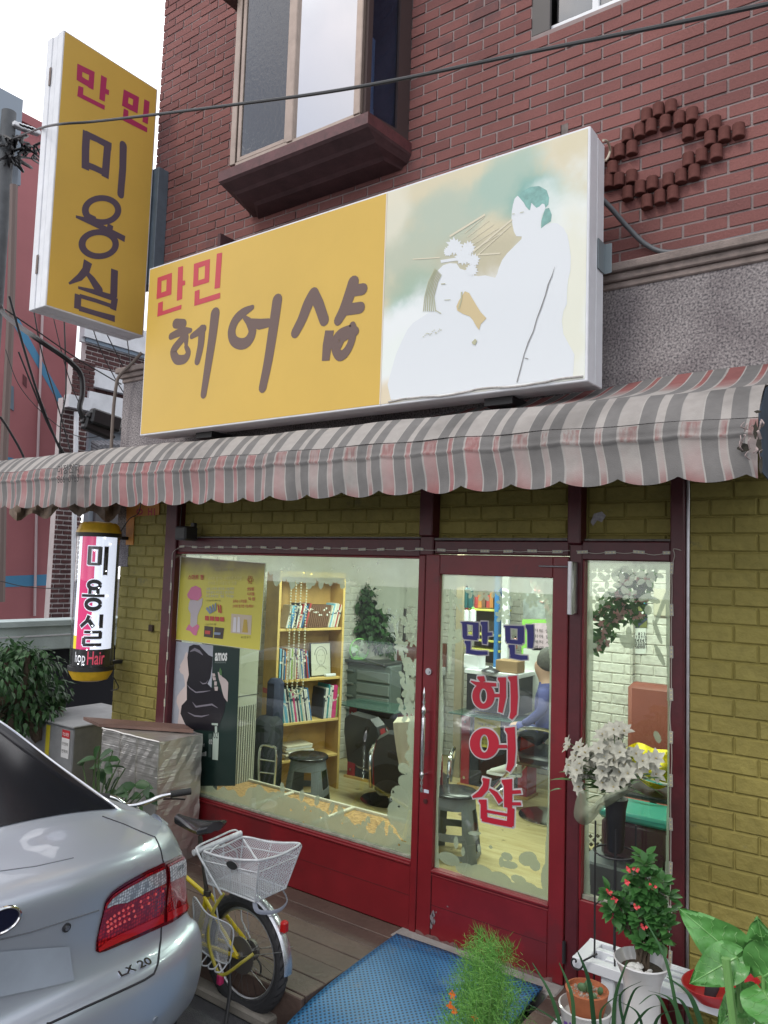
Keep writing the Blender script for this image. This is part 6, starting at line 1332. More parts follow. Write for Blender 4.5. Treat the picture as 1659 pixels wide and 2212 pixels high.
# price list with green border, flower poster
pb = thing('price_list', 'pink and white price list in a bright green border behind the door', 'poster', tuple(pq(1170, 1370, 2.97)))
YQ = 2.97
b = MB(); b.prism(pr2(((1128, 1338), (1190, 1338), (1190, 1520), (1124, 1520)), YQ), (0, .004, 0)); b.build('green_border', mat('lime_green', (.25, .55, .10), .5), pb)
b = MB(); b.prism(pr2(((1150, 1346), (1190, 1346), (1190, 1405), (1150, 1405)), YQ, .002), (0, .001, 0)); b.build('sheet', mat('list_pink', (.6, .45, .55), .6, var=.25, vs=12), pb)
b = MB(); b.prism(pr2(((1131, 1400), (1190, 1400), (1190, 1520), (1128, 1520)), YQ, .002), (0, .001, 0)); b.build('sheet', mat('list_white', (.6, .62, .6), .6), pb)
for k in range(4): q = pq(1153, 1358+k*12, YQ); text(('커트 일반', '퍼머 일반', '매직 세팅', '염색 코팅')[k], (q.x, YQ-.004, q.z-.03), (1, 0, 0), (0, 0, 1), .22, .032, 'print', M_INKD, pb)
fp = thing('blossom_poster', 'grey landscape poster with pink and white blossom high behind the door', 'poster', tuple(pq(1160, 1300, 2.97)))
b = MB(); b.prism(pr2(((1130, 1240), (1200, 1240), (1200, 1336), (1130, 1336)), YQ), (0, .004, 0)); b.build('paper', mat('landscape_print', (.30, .33, .33), .6, var=.7, vs=9), fp)
b = MB(); c2_ = MB(); rg = random.Random(3)
for k in range(46):
 px, py = 1150+k*.95+rg.uniform(-5, 5), 1255+k*1.6+rg.uniform(-7, 7); q = pq(px, py, YQ); mm_ = b if k % 3 else c2_; r_ = rg.uniform(.008, .022)
 mm_.prism([(q.x+r_*(1+.3*math.cos(5*a))*math.cos(a), YQ-.002-.0002*k, q.z+r_*(1+.3*math.cos(5*a))*math.sin(a)) for a in [2*math.pi*i/15 for i in range(15)]], (0, .0001, 0))
b.build('white_blossom', mat('blossom_white', (.65, .65, .6), .6), fp); c2_.build('pink_blossom', mat('blossom_pink', (.6, .3, .3), .6), fp)
# seated customer
def person_mesh(name, nodes, edges, mats_fn, mats):
 me = bpy.data.meshes.new(name); me.from_pydata([n[0] for n in nodes], edges, []); o = bpy.data.objects.new(name, me); COL.objects.link(o)
 sk = o.modifiers.new('sk', 'SKIN'); sk.use_smooth_shade = True; ss = o.modifiers.new('ss', 'SUBSURF'); ss.levels = 2; ss.render_levels = 2
 for i, n_ in enumerate(nodes): me.skin_vertices[0].data[i].radius = n_[1] if isinstance(n_[1], tuple) else (n_[1], n_[1])
 me.skin_vertices[0].data[0].use_root = True
 dg = bpy.context.evaluated_depsgraph_get(); m2 = bpy.data.meshes.new_from_object(o.evaluated_get(dg)); bpy.data.objects.remove(o)
 for q in mats: m2.materials.append(q)
 for p in m2.polygons: p.material_index = mats_fn(p.center); p.use_smooth = True
 o2 = bpy.data.objects.new(name, m2); COL.objects.link(o2); return o2
YS = 2.35
def S_(px, py, dy=0.): return P(px, py, 1, YS+dy)
hip = S_(1192, 1598);
N = [(hip, (.13, .12)), (S_(1188, 1560), (.125, .11)), (S_(1184, 1515), (.14, .12)), (S_(1182, 1484), (.09, .08)), (S_(1178, 1468), (.05, .05)), (S_(1173, 1448), (.075, .08)), (S_(1173, 1422), (.08, .085)),
  (S_(1176, 1494, -.17), .055), (S_(1172, 1535, -.2), .045), (S_(1140, 1560, -.18), .036), (S_(1128, 1562, -.16), .03),
  (S_(1188, 1494, .17), .055), (S_(1180, 1535, .2), .045), (S_(1145, 1558, .2), .036), (S_(1132, 1560, .2), .03),
  (S_(1165, 1590, -.1), .085), (S_(1108, 1568, -.1), .062), (S_(1102, 1610, -.08), .05), (S_(1100, 1655, -.06), .036),
  (S_(1168, 1590, .12), .085), (S_(1115, 1566, .12), .062), (S_(1112, 1612, .1), .05), (S_(1112, 1655, .1), .036)]
E_ = [(0, 1), (1, 2), (2, 3), (3, 4), (4, 5), (5, 6), (2, 7), (7, 8), (8, 9), (9, 10), (2, 11), (11, 12), (12, 13), (13, 14), (0, 15), (15, 16), (16, 17), (17, 18), (0, 19), (19, 20), (20, 21), (21, 22)]
zn, zh = S_(1178, 1474).z, S_(1190, 1576).z
def mf(c):
 if c.z > zn: return 0
 if c.x < S_(1134, 1560).x and c.z > S_(1100, 1545).z-.05 and c.z > S_(1120, 1568).z: return 0
 return 1 if c.z > zh-.0 and not (c.x < S_(1160, 1590).x and c.z < S_(1150, 1572).z) else 2
prs = person_mesh('person', N, E_, mf, [mat('skin', (.42, .26, .19), .55), mat('blue_violet_top', (.07, .075, .22), .85, bump=.2, bs=20), mat('black_trousers', (.02, .021, .025), .85, bump=.2, bs=20)])
tag(prs, 'seated customer in a blue violet top and black trousers behind the door lettering', 'person')
b = MB(); hc = S_(1175, 1427); rgh = random.Random(6)
b.lathe([(0, .10), (.045, .095), (.08, .06), (.092, .0), (.085, -.05), (.06, -.08), (0, -.09)], hc+Vector((.034, 0, .012)), 22, Matrix.Rotation(R(16), 4, 'Y') @ Matrix.Diagonal((.95, 1.04, 1.02)).to_4x4()); sub(b.build('hair', mat('grey_hair', (.09, .085, .08), .7, bump=.5, bs=50, var=.3, vs=40), smooth=True), prs)
for k, (px, py, dy_) in enumerate(((1100, 1660, -.06), (1112, 1660, .1))):
 a = S_(px, py, dy_); b = MB(); L2 = Vector((-1, -.25, -.08)).normalized()
 rows = []
 for i in range(9):
  t_ = i/8; w = .042*math.sin(math.pi*min(1, .18+t_*.75))**.6+.004; h_2 = .085*(1-t_)**1.2+.035*(1 if t_ < .95 else .5); c_1 = a+L2*(.25*t_-.06)
  sd_ = L2.cross(Vector((0, 0, 1))).normalized(); rows.append([c_1+sd_*(w*math.cos(2*math.pi*j/14))+Vector((0, 0, -.05+h_2*(.5+.5*math.sin(2*math.pi*j/14)))) for j in range(15)])
 b.grid(rows); b.add(rows[0][:14], [tuple(range(14))]); b.add(rows[-1][:14], [tuple(range(13, -1, -1))])
 sh_ = sub(b.build('sneaker', mat('pale_sneaker', (.5, .5, .47), .6), smooth=True), prs)
 b = MB(); rows2 = [[Vector((p.x, p.y, a.z-.055+(.012 if j2 else 0)))+(p-(rows[i][0]+rows[i][7])/2)*.05*0 for p in (rows[i][7], rows[i][0])] for j2 in (0,) for i in range(9)]
 b.prism([Vector((rows[i][0].x, rows[i][0].y, a.z-.062)) for i in range(9)]+[Vector((rows[i][7].x, rows[i][7].y, a.z-.062)) for i in range(8, -1, -1)], (0, 0, .02)); sub(b.build('sole', M_WHT), sh_)
ch3 = salon_chair(S_(1192, 1598).x+.0, YS+.02, R(-90), 'black salon chair under the seated customer behind the door', hip.z-.1)
# right pane contents
YW = 2.062
cl = thing('wall_calendar', 'wall calendar with a dark night picture above a white date sheet', 'calendar', tuple(pq(1380, 1300, YW)))
cv = lambda x, y: ((2200+x/2.013)/1.8228, (1900+y/2.013)/1.8228)
b = MB(); b.prism(pr2([cv(*p) for p in ((535, 925), (700, 925), (700, 1152), (535, 1152))], YW), (0, .004, 0)); b.build('picture', mat('night_picture', (.02, .03, .08), .5, var=.6, vs=9), cl)
b = MB(); b.prism(pr2([cv(*p) for p in ((535, 1155), (692, 1155), (692, 1358), (535, 1358))], YW), (0, .004, 0)); b.build('date_sheet', mat('sheet_white', (.62, .64, .62), .6), cl)
b = MB(); b.prism(pr2([cv(*p) for p in ((625, 925), (682, 922), (682, 978), (625, 980))], YW, .002), (0, .001, 0)); b.build('teal_block', mat('calendar_teal', (.03, .35, .42), .5), cl)
b = MB(); b.prism(pr2([cv(*p) for p in ((580, 1040), (610, 1028), (650, 1028), (680, 1045), (680, 1068), (600, 1068))], YW, .002), (0, .001, 0)); b.build('picture_lights', mat('calendar_light', (.5, .4, .45), .5), cl)
b = MB(); b.prism(pr2([cv(*p) for p in ((640, 1140), (700, 1090), (700, 1150), (640, 1151))], YW, .0022), (0, .001, 0)); b.prism(pr2([cv(*p) for p in ((605, 985), (640, 975), (668, 990), (660, 1020), (612, 1015))], YW, .0022), (0, .001, 0)); b.build('picture_shapes', mat('calendar_mix', (.16, .17, .05), .5, var=.4, vs=12), cl)
days = [('       1  2  3'), ' 4  5  6  7  8  9 10', '11 12 13 14 15 16 17', '18 19 20 21 22 23 24', '25 26 27 28 29 30 31']
for k, s in enumerate(days):
 for j, d in enumerate([s_ for s_ in s.split()]):
  col = (4+j) if k == 0 else j; q = pq(*cv(548+col*21, 1210+k*26), YW); text(d, (q.x, YW-.002, q.z), (1, 0, 0), (0, 0, 1), .011 if len(d) == 1 else .021, .021, 'date_print', M_INKD, cl, .02) if (k+j) >= 0 else None
sf = thing('salmon_sofa', 'salmon brown leather sofa under the wall calendar', 'sofa', (.75, 2.2, 0))
M_SAL = mat('salmon_leather', (.24, .07, .05), .45, var=.15, vs=4, bump=.1, bs=12)
z1_ = pq(1400, 1478, 2.45).z
z1_ = P(1400, 1478, 1, 1.85).z; sx_ = P(1353, 1500, 1, 1.85).x
b = MB(); b.cbox((sx_, 1.85, .3), (1.55, 1.98, z1_), .04); b.build('backrest', M_SAL, sf, True)
b = MB(); b.cbox((sx_, 1.35, .12), (1.55, 1.85, .52), .07); b.build('seat', M_SAL, sf, True)
yc = thing('yellow_cloth', 'bright yellow cloth heaped over a chrome tray by the right window', 'cloth', tuple(P(1400, 1630, 1, .9)))
YC_ = .9; rows = []; rg = random.Random(15)
for j in range(16):
 v_ = j/15; row = []
 for i in range(22):
  u_ = i/21; px = 1340+122*u_; top = 1622-22*math.sin(math.pi*min(1, u_*1.1))*(.6+.4*math.sin(u_*7)); bot = 1690-20*math.cos(u_*5)-14*(1-u_)
  q = P(px, top+(bot-top)*v_, 1, YC_-.1*math.sin(math.pi*v_)-.035*math.sin(u_*17+v_*6)-.02*math.sin(v_*15+u_*9)); row.append(q)
 rows.append(row)
b = MB(); b.grid(rows); b.build('fabric', mat('bright_yellow_cloth', (.75, .62, .01), .7, bump=.2, bs=30), yc, True)
tr2 = thing('wheeled_tray', 'dark salon tray with curved chrome rim beneath the yellow cloth', 'tray', tuple(P(1400, 1700, 1, .85)))
b = MB(); b.tube(smoothpath([P(1335, 1625, 1, .8), P(1345, 1650, 1, .72), P(1380, 1675, 1, .68), P(1420, 1690, 1, .7), P(1460, 1698, 1, .75)]), .011, 8); b.build('chrome_rim', M_CHR, tr2, True)
b = MB(); q = P(1400, 1690, 1, .85); b.cbox((q.x-.25, .75, q.z-.08), (q.x+.3, 1.1, q.z-.05), .02); b.cyl((q.x, .95, 0), (q.x, .95, q.z-.06), .02, n=10); b.build('tray', M_BLK, tr2)
tb = thing('tool_box', 'maroon storage box with teal lid standing behind the right window', 'box', tuple(P(1400, 1850, 1, .45)))
YT = .42; qa, qb, qc = P(1345, 1775, 1, YT), P(1440, 1885, 1, YT), P(1440, 1722, 1, YT)
b = MB(); b.cbox((qa.x-.12, YT, qb.z), (qb.x, YT+.28, qa.z), .02); b.build('body', mat('maroon_plastic', (.06, .02, .028), .35), tb, True)
b = MB(); b.cbox((qa.x-.13, YT-.01, qa.z), (qb.x+.01, YT+.29, qa.z+.05), .018); b.build('lid', mat('teal_lid', (.05, .30, .24), .25), tb, True)
b = MB(); b.cbox((qa.x-.2, .3, 0), (qb.x+.05, .75, qb.z-.0), .01); tag(b.build('side_cabinet', mat('grey_cabinet', (.10, .11, .12), .4)), 'plain grey cabinet under the maroon storage box', 'cabinet')
b = MB(); q = P(1290, 1870, 1, .62)
bk_ = thing('woven_basket', 'woven dark basket on the floor behind the right window', 'basket', tuple(P(1295, 1880, 1, .6)))
b = MB(); q = P(1297, 1860, 1, .55)
for j in range(7):
 for i in range(20):
  a = 2*math.pi*(i+.5*(j % 2))/20; r_ = .12+.004*j; c_1 = Vector((q.x+r_*math.cos(a), .62+r_*math.sin(a), .36+j*.022)); b.lathe([(0, -.013), (.014, 0), (0, .013)], c_1, 5)
b.build('weave', mat('dark_straw', (.09, .07, .03), .7, var=.5, vs=30), bk_); b = MB(); b.cyl((q.x, .62, 0), (q.x, .62, .36), .13, n=20); b.build('bowl', mat('grey_tub', (.13, .14, .13), .5), bk_, True)
# fake blossom branches and picture frame in the right pane
fb_ = thing('silk_blossom_branch', 'artificial blossom branches with green leaves behind the right pane', 'flowers', tuple(P(1330, 1300, 1, .5)))
b = MB(); lfm = MB(); fl = MB(); rg = random.Random(23); Yb = .45
for (a_, c_1, e_) in (((1275, 1405), (1310, 1350), (1350, 1310)), ((1280, 1335), (1320, 1300), (1370, 1250)), ((1300, 1400), (1345, 1300), (1350, 1235)), ((1370, 1330), (1385, 1290), (1400, 1240))):
 pts = smoothpath([P(*a_, 1, Yb), P(*c_1, 1, Yb-.03), P(*e_, 1, Yb)], 8); b.tube(pts, .0035, 5)
 for p in pts:
  for _ in range(5): leaf(lfm, p+Vector((rg.uniform(-.03, .03), rg.uniform(-.03, .03), rg.uniform(-.03, .03))), (rg.uniform(-1, 1), rg.uniform(-1, .2), rg.uniform(-1, .6)), (0, -.8, .6), .05, .017)
  if rg.random() < .55:
   c0 = p+Vector((rg.uniform(-.04, .04), -.03, rg.uniform(-.03, .03)))
   for k in range(5): a = k*2*math.pi/5+rg.random(); leaf(fl, c0, (math.cos(a), -.3, math.sin(a)), (0, -1, 0), .022, .009)
b.build('branch', M_WOOD, fb_, True); lfm.build('leaves', mat_leaf('silk_leaf', (.05, .13, .04), (.12, .24, .08)), fb_, True); fl.build('petals', mat('silk_petal', (.6, .5, .46), .7, var=.4, vs=50, var2=(.7, .28, .25)), fb_, True)
b = MB(); qa, qb = pq(*cv(755, 1055), YW), pq(*cv(900, 900), YW); b.cbox((qa.x, YW-.02, qa.z), (qa.x+.3, YW, qb.z+.05), .008); tag(b.build('cream_wall_box', mat('cream_box', (.5, .47, .38), .5)), 'cream coloured box on the wall right of the calendar', 'wall box')
# ------------------------------------------------------------------ films, posters and lettering on the glass
def film():
 m = bpy.data.materials.new('frosted_film'); m.use_nodes = True; MATS['frosted_film'] = m; n, l = m.node_tree.nodes, m.node_tree.links
 bs = n['Principled BSDF']; bs.inputs['Base Color'].default_value = (.33, .34, .29, 1); bs.inputs['Roughness'].default_value = .6
 t = n.new('ShaderNodeBsdfTranslucent'); t.inputs['Color'].default_value = (.42, .44, .38, 1); x = n.new('ShaderNodeMixShader'); x.inputs['Fac'].default_value = .55; l.new(bs.outputs[0], x.inputs[1]); l.new(t.outputs[0], x.inputs[2])
 tr = n.new('ShaderNodeBsdfTransparent'); tr.inputs['Color'].default_value = (.9, .92, .86, 1); y = n.new('ShaderNodeMixShader'); tc_ = n.new('ShaderNodeTexCoord'); z = n.new('ShaderNodeTexNoise'); z.inputs['Scale'].default_value = 6; z.inputs['Detail'].default_value = 5
 l.new(tc_.outputs['Object'], z.inputs['Vector']); mr_ = n.new('ShaderNodeMapRange'); mr_.inputs['From Min'].default_value = .3; mr_.inputs['From Max'].default_value = .7; mr_.inputs['To Min'].default_value = .12; mr_.inputs['To Max'].default_value = .28; l.new(z.outputs['Fac'], mr_.inputs['Value'])
 l.new(mr_.outputs[0], y.inputs['Fac']); l.new(x.outputs[0], y.inputs[1]); l.new(tr.outputs[0], y.inputs[2]); l.new(y.outputs[0], n['Material Output'].inputs['Surface']); return m
M_FILM = film()
class Film:
 """non overlapping cells: everything stuck on one pane is one cut film, built as a fine raster outline"""
 def __init__(s, x0, x1, z0, z1, y, n=170): s.a = (x0, x1, z0, z1, y); s.nx = n; s.nz = int(n*(z1-z0)/(x1-x0)); s.s = set()
 def fill(s, fn):
  x0, x1, z0, z1, y = s.a
  for j in range(s.nz):
   z = z0+(z1-z0)*(j+.5)/s.nz
   for i in range(s.nx):
    if (i, j) not in s.s and fn(x0+(x1-x0)*(i+.5)/s.nx, z): s.s.add((i, j))
 def cut(s, fn):
  x0, x1, z0, z1, y = s.a; s.s = {(i, j) for (i, j) in s.s if not fn(x0+(x1-x0)*(i+.5)/s.nx, z0+(z1-z0)*(j+.5)/s.nz)}
 def blobs(s, L, cut=False):
  """L: ellipses (px,py,rx,ry,rot) in photo units"""
  E = []
  for (px, py, rx, ry, rot) in L:
   q = P(px, py, 1, s.a[4]); k = (P(px+1, py, 1, s.a[4])-q).length; E.append((q.x, q.z, rx*k, ry*k*.82, math.cos(rot), math.sin(rot), max(rx*k, ry*k)))
  def fn(x, z):
   for (cx, cz, a, b_, c, s2, m_) in E:
    dx, dz = x-cx, z-cz
    if abs(dx) > m_ or abs(dz) > m_: continue
    u_ = (dx*c+dz*s2)/a; v_ = (-dx*s2+dz*c)/b_
    if u_*u_+v_*v_ < 1: return True
   return False
  (s.cut if cut else s.fill)(fn)
 def build(s, parent):
  x0, x1, z0, z1, y = s.a; dx = (x1-x0)/s.nx; dz = (z1-z0)/s.nz; m_ = MB()
  for j in range(s.nz):
   i = 0
   while i < s.nx:
    if (i, j) in s.s:
     k = i
     while (k, j) in s.s: k += 1
     m_.add([(x0+i*dx, y, z0+j*dz), (x0+k*dx, y, z0+j*dz), (x0+k*dx, y, z0+(j+1)*dz), (x0+i*dx, y, z0+(j+1)*dz)], [(0, 1, 2, 3)]); i = k
    else: i += 1
  o = m_.build('frosted_film', M_FILM); return sub(o, parent)
def flower(px, py, r, n=5, rot=0.): return [(px+r*.62*math.cos(rot+2*math.pi*k/n), py+r*.62*math.sin(rot+2*math.pi*k/n), r*.48, r*.34, -(rot+2*math.pi*k/n)) for k in range(n)]
rg = random.Random(91)
F = Film(-2.18, -.055, .39, 2.06, .0135, 420); band = []
F.fill(lambda x, z: z > 2.0)
L = []
for k in range(40):
 px = 560+k*9+rg.uniform(-2, 2); hgt = rg.choice((14, 20, 30, 24, 40, 16)); base_ = 1246 if px > 590 else 1222
 L.append((px, base_-8, 7, hgt*.8, 0)); L.append((px+rg.uniform(-2, 2), base_-8+hgt*.6, 5.5, 9, 0))
for k in range(28): L += flower(835+rg.uniform(-20, 78), 1268+rg.uniform(-20, 45), rg.uniform(12, 20), 5, rg.random()*6)
F.blobs(L); F.fill(lambda x, z: z > 1.955 and x > -1.5)
L = []
for (px, py, r) in ((862, 1330, 16), (885, 1350, 18), (892, 1330, 14), (868, 1398, 15), (892, 1440, 20), (875, 1463, 15), (885, 1490, 20), (872, 1520, 16), (893, 1530, 18), (880, 1545, 16), (862, 1385, 10), (893, 1385, 12), (850, 1340, 9)): L += flower(px, py, r, rg.choice((4, 5)), rg.random()*6)
for k in range(22): L.append((896-rg.uniform(0, 12), 1560+k*12, rg.uniform(6, 13), rg.uniform(6, 12), rg.random()*3))
L += [(880, 1690, 20, 16, 0), (868, 1720, 24, 22, 0), (890, 1745, 24, 26, 0), (862, 1760, 26, 30, .3), (885, 1790, 30, 30, 0), (872, 1660, 12, 12, 0), (865, 1400, 4, 70, .35), (880, 1470, 3, 60, .1)]
F.blobs(L)
L = []
for k in range(60):
 t_ = k/59; px = 545+t_*345; base_ = 1700+ t_*140; L.append((px, base_+rg.uniform(2, 24), rg.uniform(10, 17), rg.uniform(12, 20), rg.random()*3))
for k in range(14): px = 560+rg.random()*300; L.append((px, 1690+(px-545)*.405-rg.uniform(4, 18), 5, rg.uniform(8, 16), rg.uniform(-.4, .4)))
F.blobs(L); F.fill(lambda x, z: z < .46+.012*math.sin(x*23)+.01*math.sin(x*57) and x > -1.98)
F.blobs([(rg.uniform(600, 880), 1700+rg.uniform(0, 130), 2, rg.uniform(1, 3), 0) for _ in range(30)]+[(rg.uniform(600, 830), rg.uniform(1212, 1240), 2, 1.5, 0) for _ in range(14)], cut=True)
F.cut(lambda x, z: x < -1.60 and z > .98 and z < 2.05); F.build(sw)
F = Film(.093, .77, .37, 1.975, -.0058, 230)
F.fill(lambda x, z: z > 1.905+.01*math.sin(x*31)); F.fill(lambda x, z: x < .118+.01*math.sin(z*7)); F.fill(lambda x, z: x > .748-.02*max(0, .75-z)*2+(-.03 if z > 1.7 else 0)*0); F.fill(lambda x, z: x > .70+.05*(1.95-z)/.4 and z > 1.55)
L = []
for (px, py, r) in ((1020, 1278, 14), (1045, 1283, 16), (1068, 1276, 15), (1100, 1290, 18), (1120, 1278, 16), (1140, 1285, 18), (1165, 1275, 15), (1085, 1300, 12), (1150, 1300, 14), (1180, 1290, 16), (990, 1300, 10)): L += flower(px, py, r, 5, rg.random()*6)
L += flower(1086, 1330, 16, 6, .3)
L += [(975, 1320, 4, 60, .1), (985, 1300, 3, 30, .6), (972, 1400, 5, 60, 0), (985, 1385, 16, 5, .4), (992, 1370, 12, 12, 0)]
L += [(1140, 1930, 30, 26, 0), (1010, 1880, 26, 14, 0), (1040, 1890, 28, 22, 0), (1080, 1905, 26, 22, 0), (1115, 1925, 30, 18, 0), (1165, 1935, 28, 18, 0), (970, 1855, 22, 14, 0), (1095, 1850, 12, 9, 0), (1100, 1868, 18, 9, .1), (1140, 1855, 20, 16, .4), (1155, 1868, 12, 14, 0), (1120, 1900, 16, 10, 0), (985, 1820, 5, 14, 0), (1000, 1840, 4, 10, 0), (1025, 1800, 14, 5, .2), (1035, 1832, 4, 9, 0), (1083, 1862, 5, 12, 0), (1185, 1900, 16, 40, 0), (1190, 1840, 12, 60, 0), (1060, 1830, 4, 4, 0)]
F.blobs(L); F.build(dr)
F = Film(.935, 1.352, .45, 2.07, .0135, 150)
F.fill(lambda x, z: z > 2.03); F.fill(lambda x, z: x < .962+.008*math.sin(z*5)); F.fill(lambda x, z: x > 1.325-.006*math.sin(z*4))
L = []
for (px, py, r) in ((1290, 1235, 22), (1320, 1240, 20), (1345, 1262, 20), (1310, 1275, 18), (1290, 1300, 16), (1370, 1238, 20), (1395, 1250, 20), (1415, 1240, 18), (1340, 1235, 20), (1360, 1285, 16), (1280, 1270, 14)): L += flower(px, py, r, 4, rg.random()*6)
L += [(1393, 1290, 15, 8, .5), (1412, 1296, 15, 8, -.3), (1400, 1318, 8, 13, 0), (1430, 1310, 5, 60, -.35), (1447, 1280, 7, 90, .02), (1420, 1365, 5, 34, .35), (1425, 1415, 6, 30, .45), (1358, 1370, 7, 20, 0), (1350, 1385, 10, 18, .4), (1362, 1388, 12, 16, -.3), (1340, 1375, 10, 5, -.3), (1283, 1395, 8, 7, 0), (1420, 1592, 7, 16, .4)]
F.blobs(L); F.build(rw)
# faded poster and salon advert on the big window
pY = .0035
p1 = thing('yellow_poster', 'faded yellow poster about a hair perm fixed in the window above the dark advert', 'poster', tuple(P(475, 1300, 1, pY)))
def yellow_mat():
 m = mat('poster_yellow', (.55, .50, .08), .35); n, l = m.node_tree.nodes, m.node_tree.links; bs = n['Principled BSDF']; t = n.new('ShaderNodeTexCoord'); s_ = n.new('ShaderNodeSeparateXYZ'); l.new(t.outputs['Object'], s_.inputs[0])
 z = n.new('ShaderNodeTexNoise'); z.inputs['Scale'].default_value = 7; l.new(t.outputs['Object'], z.inputs['Vector']); a = n.new('ShaderNodeMath'); a.operation = 'MULTIPLY_ADD'; a.inputs[1].default_value = .12; l.new(z.outputs['Fac'], a.inputs[0]); l.new(s_.outputs['Z'], a.inputs[2])
 r = n.new('ShaderNodeMapRange'); r.inputs['From Min'].default_value = 1.93; r.inputs['From Max'].default_value = 2.07; l.new(a.outputs[0], r.inputs['Value']); mx_ = n.new('ShaderNodeMixRGB'); mx_.inputs['Color1'].default_value = (.55, .50, .08, 1); mx_.inputs['Color2'].default_value = (.17, .14, .07, 1)
 l.new(r.outputs[0], mx_.inputs['Fac']); l.new(mx_.outputs[0], bs.inputs['Base Color']); return m
cA = lambda x, y: P((600+x/2.212)/1.8228, (2100+y/2.212)/1.8228, 1, pY)
b = MB(); b.prism([cA(*p) for p in ((250, 203), (985, 262), (938, 1020), (205, 925))], (0, .001, 0)); b.build('paper', yellow_mat(), p1)
b = MB(); b.tube([cA(*p)+Vector((0, -.001, 0)) for p in ((250, 203), (985, 262), (938, 1020), (205, 925), (250, 203))], .003, 4); b.build('clear_sleeve_edge', mat('sleeve_edge', (.5, .5, .4), .3), p1)
def pink(name, mt, polys, par=p1, dy=.002):
 m_ = MB()
 for k, pl2 in enumerate(polys): m_.prism([cA(*p)-Vector((0, dy+.0002*k, 0)) for p in pl2], (0, .0001, 0))
 return m_.build(name, mt, par)
pink('hand_print', mat('print_pale_mauve', (.45, .40, .42), .5), [((335, 570), (395, 590), (440, 560), (435, 620), (410, 680), (395, 720), (388, 830), (330, 820), (335, 700), (315, 660), (320, 610))])
pink('device_print', mat('print_pink', (.55, .16, .28), .5), [((340, 470), (380, 455), (425, 480), (432, 545), (400, 585), (340, 580), (310, 560), (305, 530)), ((320, 790), (350, 820), (395, 790), (412, 810), (395, 850), (385, 890), (360, 885), (330, 850), (292, 840))])
pink('swatch_print', mat('print_dark', (.06, .045, .035), .5), [((455, 805), (533, 815), (528, 910), (450, 900)), ((543, 815), (627, 825), (615, 920), (537, 912))])
pink('photo_print', mat('print_cream', (.50, .42, .32), .5), [((690, 700), (868, 715), (860, 885), (683, 865))])
pink('bottle_print', mat('print_white', (.62, .6, .62), .5), [((712, 730), (735, 732), (732, 860), (702, 858)), ((748, 725), (765, 730), (768, 865), (738, 860))], dy=.004)
pink('bottle_print', mat('print_gold', (.45, .32, .06), .5), [((800, 750), (828, 752), (835, 865), (785, 862))], dy=.004)
pink('red_bar_print', mat('print_red', (.45, .06, .05), .5), [((462, 718), (495, 720), (495, 760), (462, 757)), ((505, 722), (540, 724), (540, 763), (505, 760)), ((549, 725), (583, 727), (583, 766), (549, 763)), ((593, 728), (628, 730), (628, 769), (593, 766)), ((462, 845), (510, 850), (508, 880), (462, 876))]+[((570+k*22, 620+k*6), (580+k*22, 618+k*6), (590+k*18, 690+k*6), (578+k*18, 690+k*6)) for k in range(2)], dy=.004)
pink('rod_print', mat('print_bluegrey', (.2, .25, .35), .5), [((470+k*26, 660-k*16), (482+k*26, 640-k*12), (515+k*14, 690-k*6), (505+k*14, 705-k*8)) for k in range(4)]+[((540, 860), (600, 865), (598, 885), (540, 882))], dy=.005)
def ptext(s, x, y, w, h, mt, bold=.0, par=None, fn=None, th=.005):
 fn = fn or cA; a = fn(x, y); c = fn(x+w, y); text(s, a, (c-a).normalized(), (0, 0, 1), (c-a).length, (fn(x, y-h)-a).length, 'print', mt, par or p1, bold, th)
PW = mat('print_faded', (.60, .56, .25), .5)
ptext('스마트 펌', 312, 405, 135, 45, MATS['print_red'], .02); ptext('지금은 스마트 시대!', 550, 330, 160, 26, mat('print_grey', (.3, .27, .2), .5)); ptext('스마트 펌기는 스마트한 스타일', 490, 410, 290, 32, PW); ptext('신비롭고 아름답게 연출', 488, 450, 250, 32, PW)
for k, s in enumerate(('처음 스마트 펌으로 시술하면', '머릿결이 부드럽고 편안해요', '디자인 펌 가능')): ptext(s, 475, 495+k*32, 240, 24, mat('print_pale', (.5, .5, .45), .5))
for k, s in enumerate(('셋팅펌', '디지털', '직 펌')): ptext(s, 828+k*4, 500+k*43, 58, 30, MATS['print_red'], .015)
ptext('원하는 스타일을', 705, 605, 120, 28, MATS['print_red'], .01); ptext('스마트 펌기면 가능해요!', 700, 648, 182, 28, MATS['print_red'], .01); ptext('헤어 전문 펌기기', 775, 915, 85, 20, MATS['print_dark'])
ptext('• 스타일에 따라 골라 쓰세요', 470, 592, 130, 15, MATS['print_dark']); ptext('• 다양한 컬러 앰플', 460, 800, 100, 15, MATS['print_dark'])
b = MB()
for k in range(3): a = k*math.pi/3; c0 = cA(855, 405); b.tube([c0+Vector((.03*math.cos(2*math.pi*i/16)*math.cos(a)-.011*math.sin(2*math.pi*i/16)*math.sin(a), -.003-.001*k, .03*math.cos(2*math.pi*i/16)*math.sin(a)+.011*math.sin(2*math.pi*i/16)*math.cos(a))) for i in range(17)], .0012, 4)
b.build('ring_emblem', MATS['print_red'], p1)
p2 = thing('hair_advert', 'dark hair product advert with long waved black hair below the yellow poster', 'poster', tuple(P(430, 1500, 1, pY)))
p2Y = .0045
def cP(x, y): q = cA(x, y); return Vector((q.x, p2Y, q.z))
def pk2(name, mt, polys, dy=.001):
 m_ = MB()
 for k, pl2 in enumerate(polys): m_.prism([cP(*p)-Vector((0, dy+.0001*k, 0)) for p in pl2], (0, .00008, 0))
 return m_.build(name, mt, p2)
M_DG2 = mat('advert_green_black', (.012, .028, .024), .3)
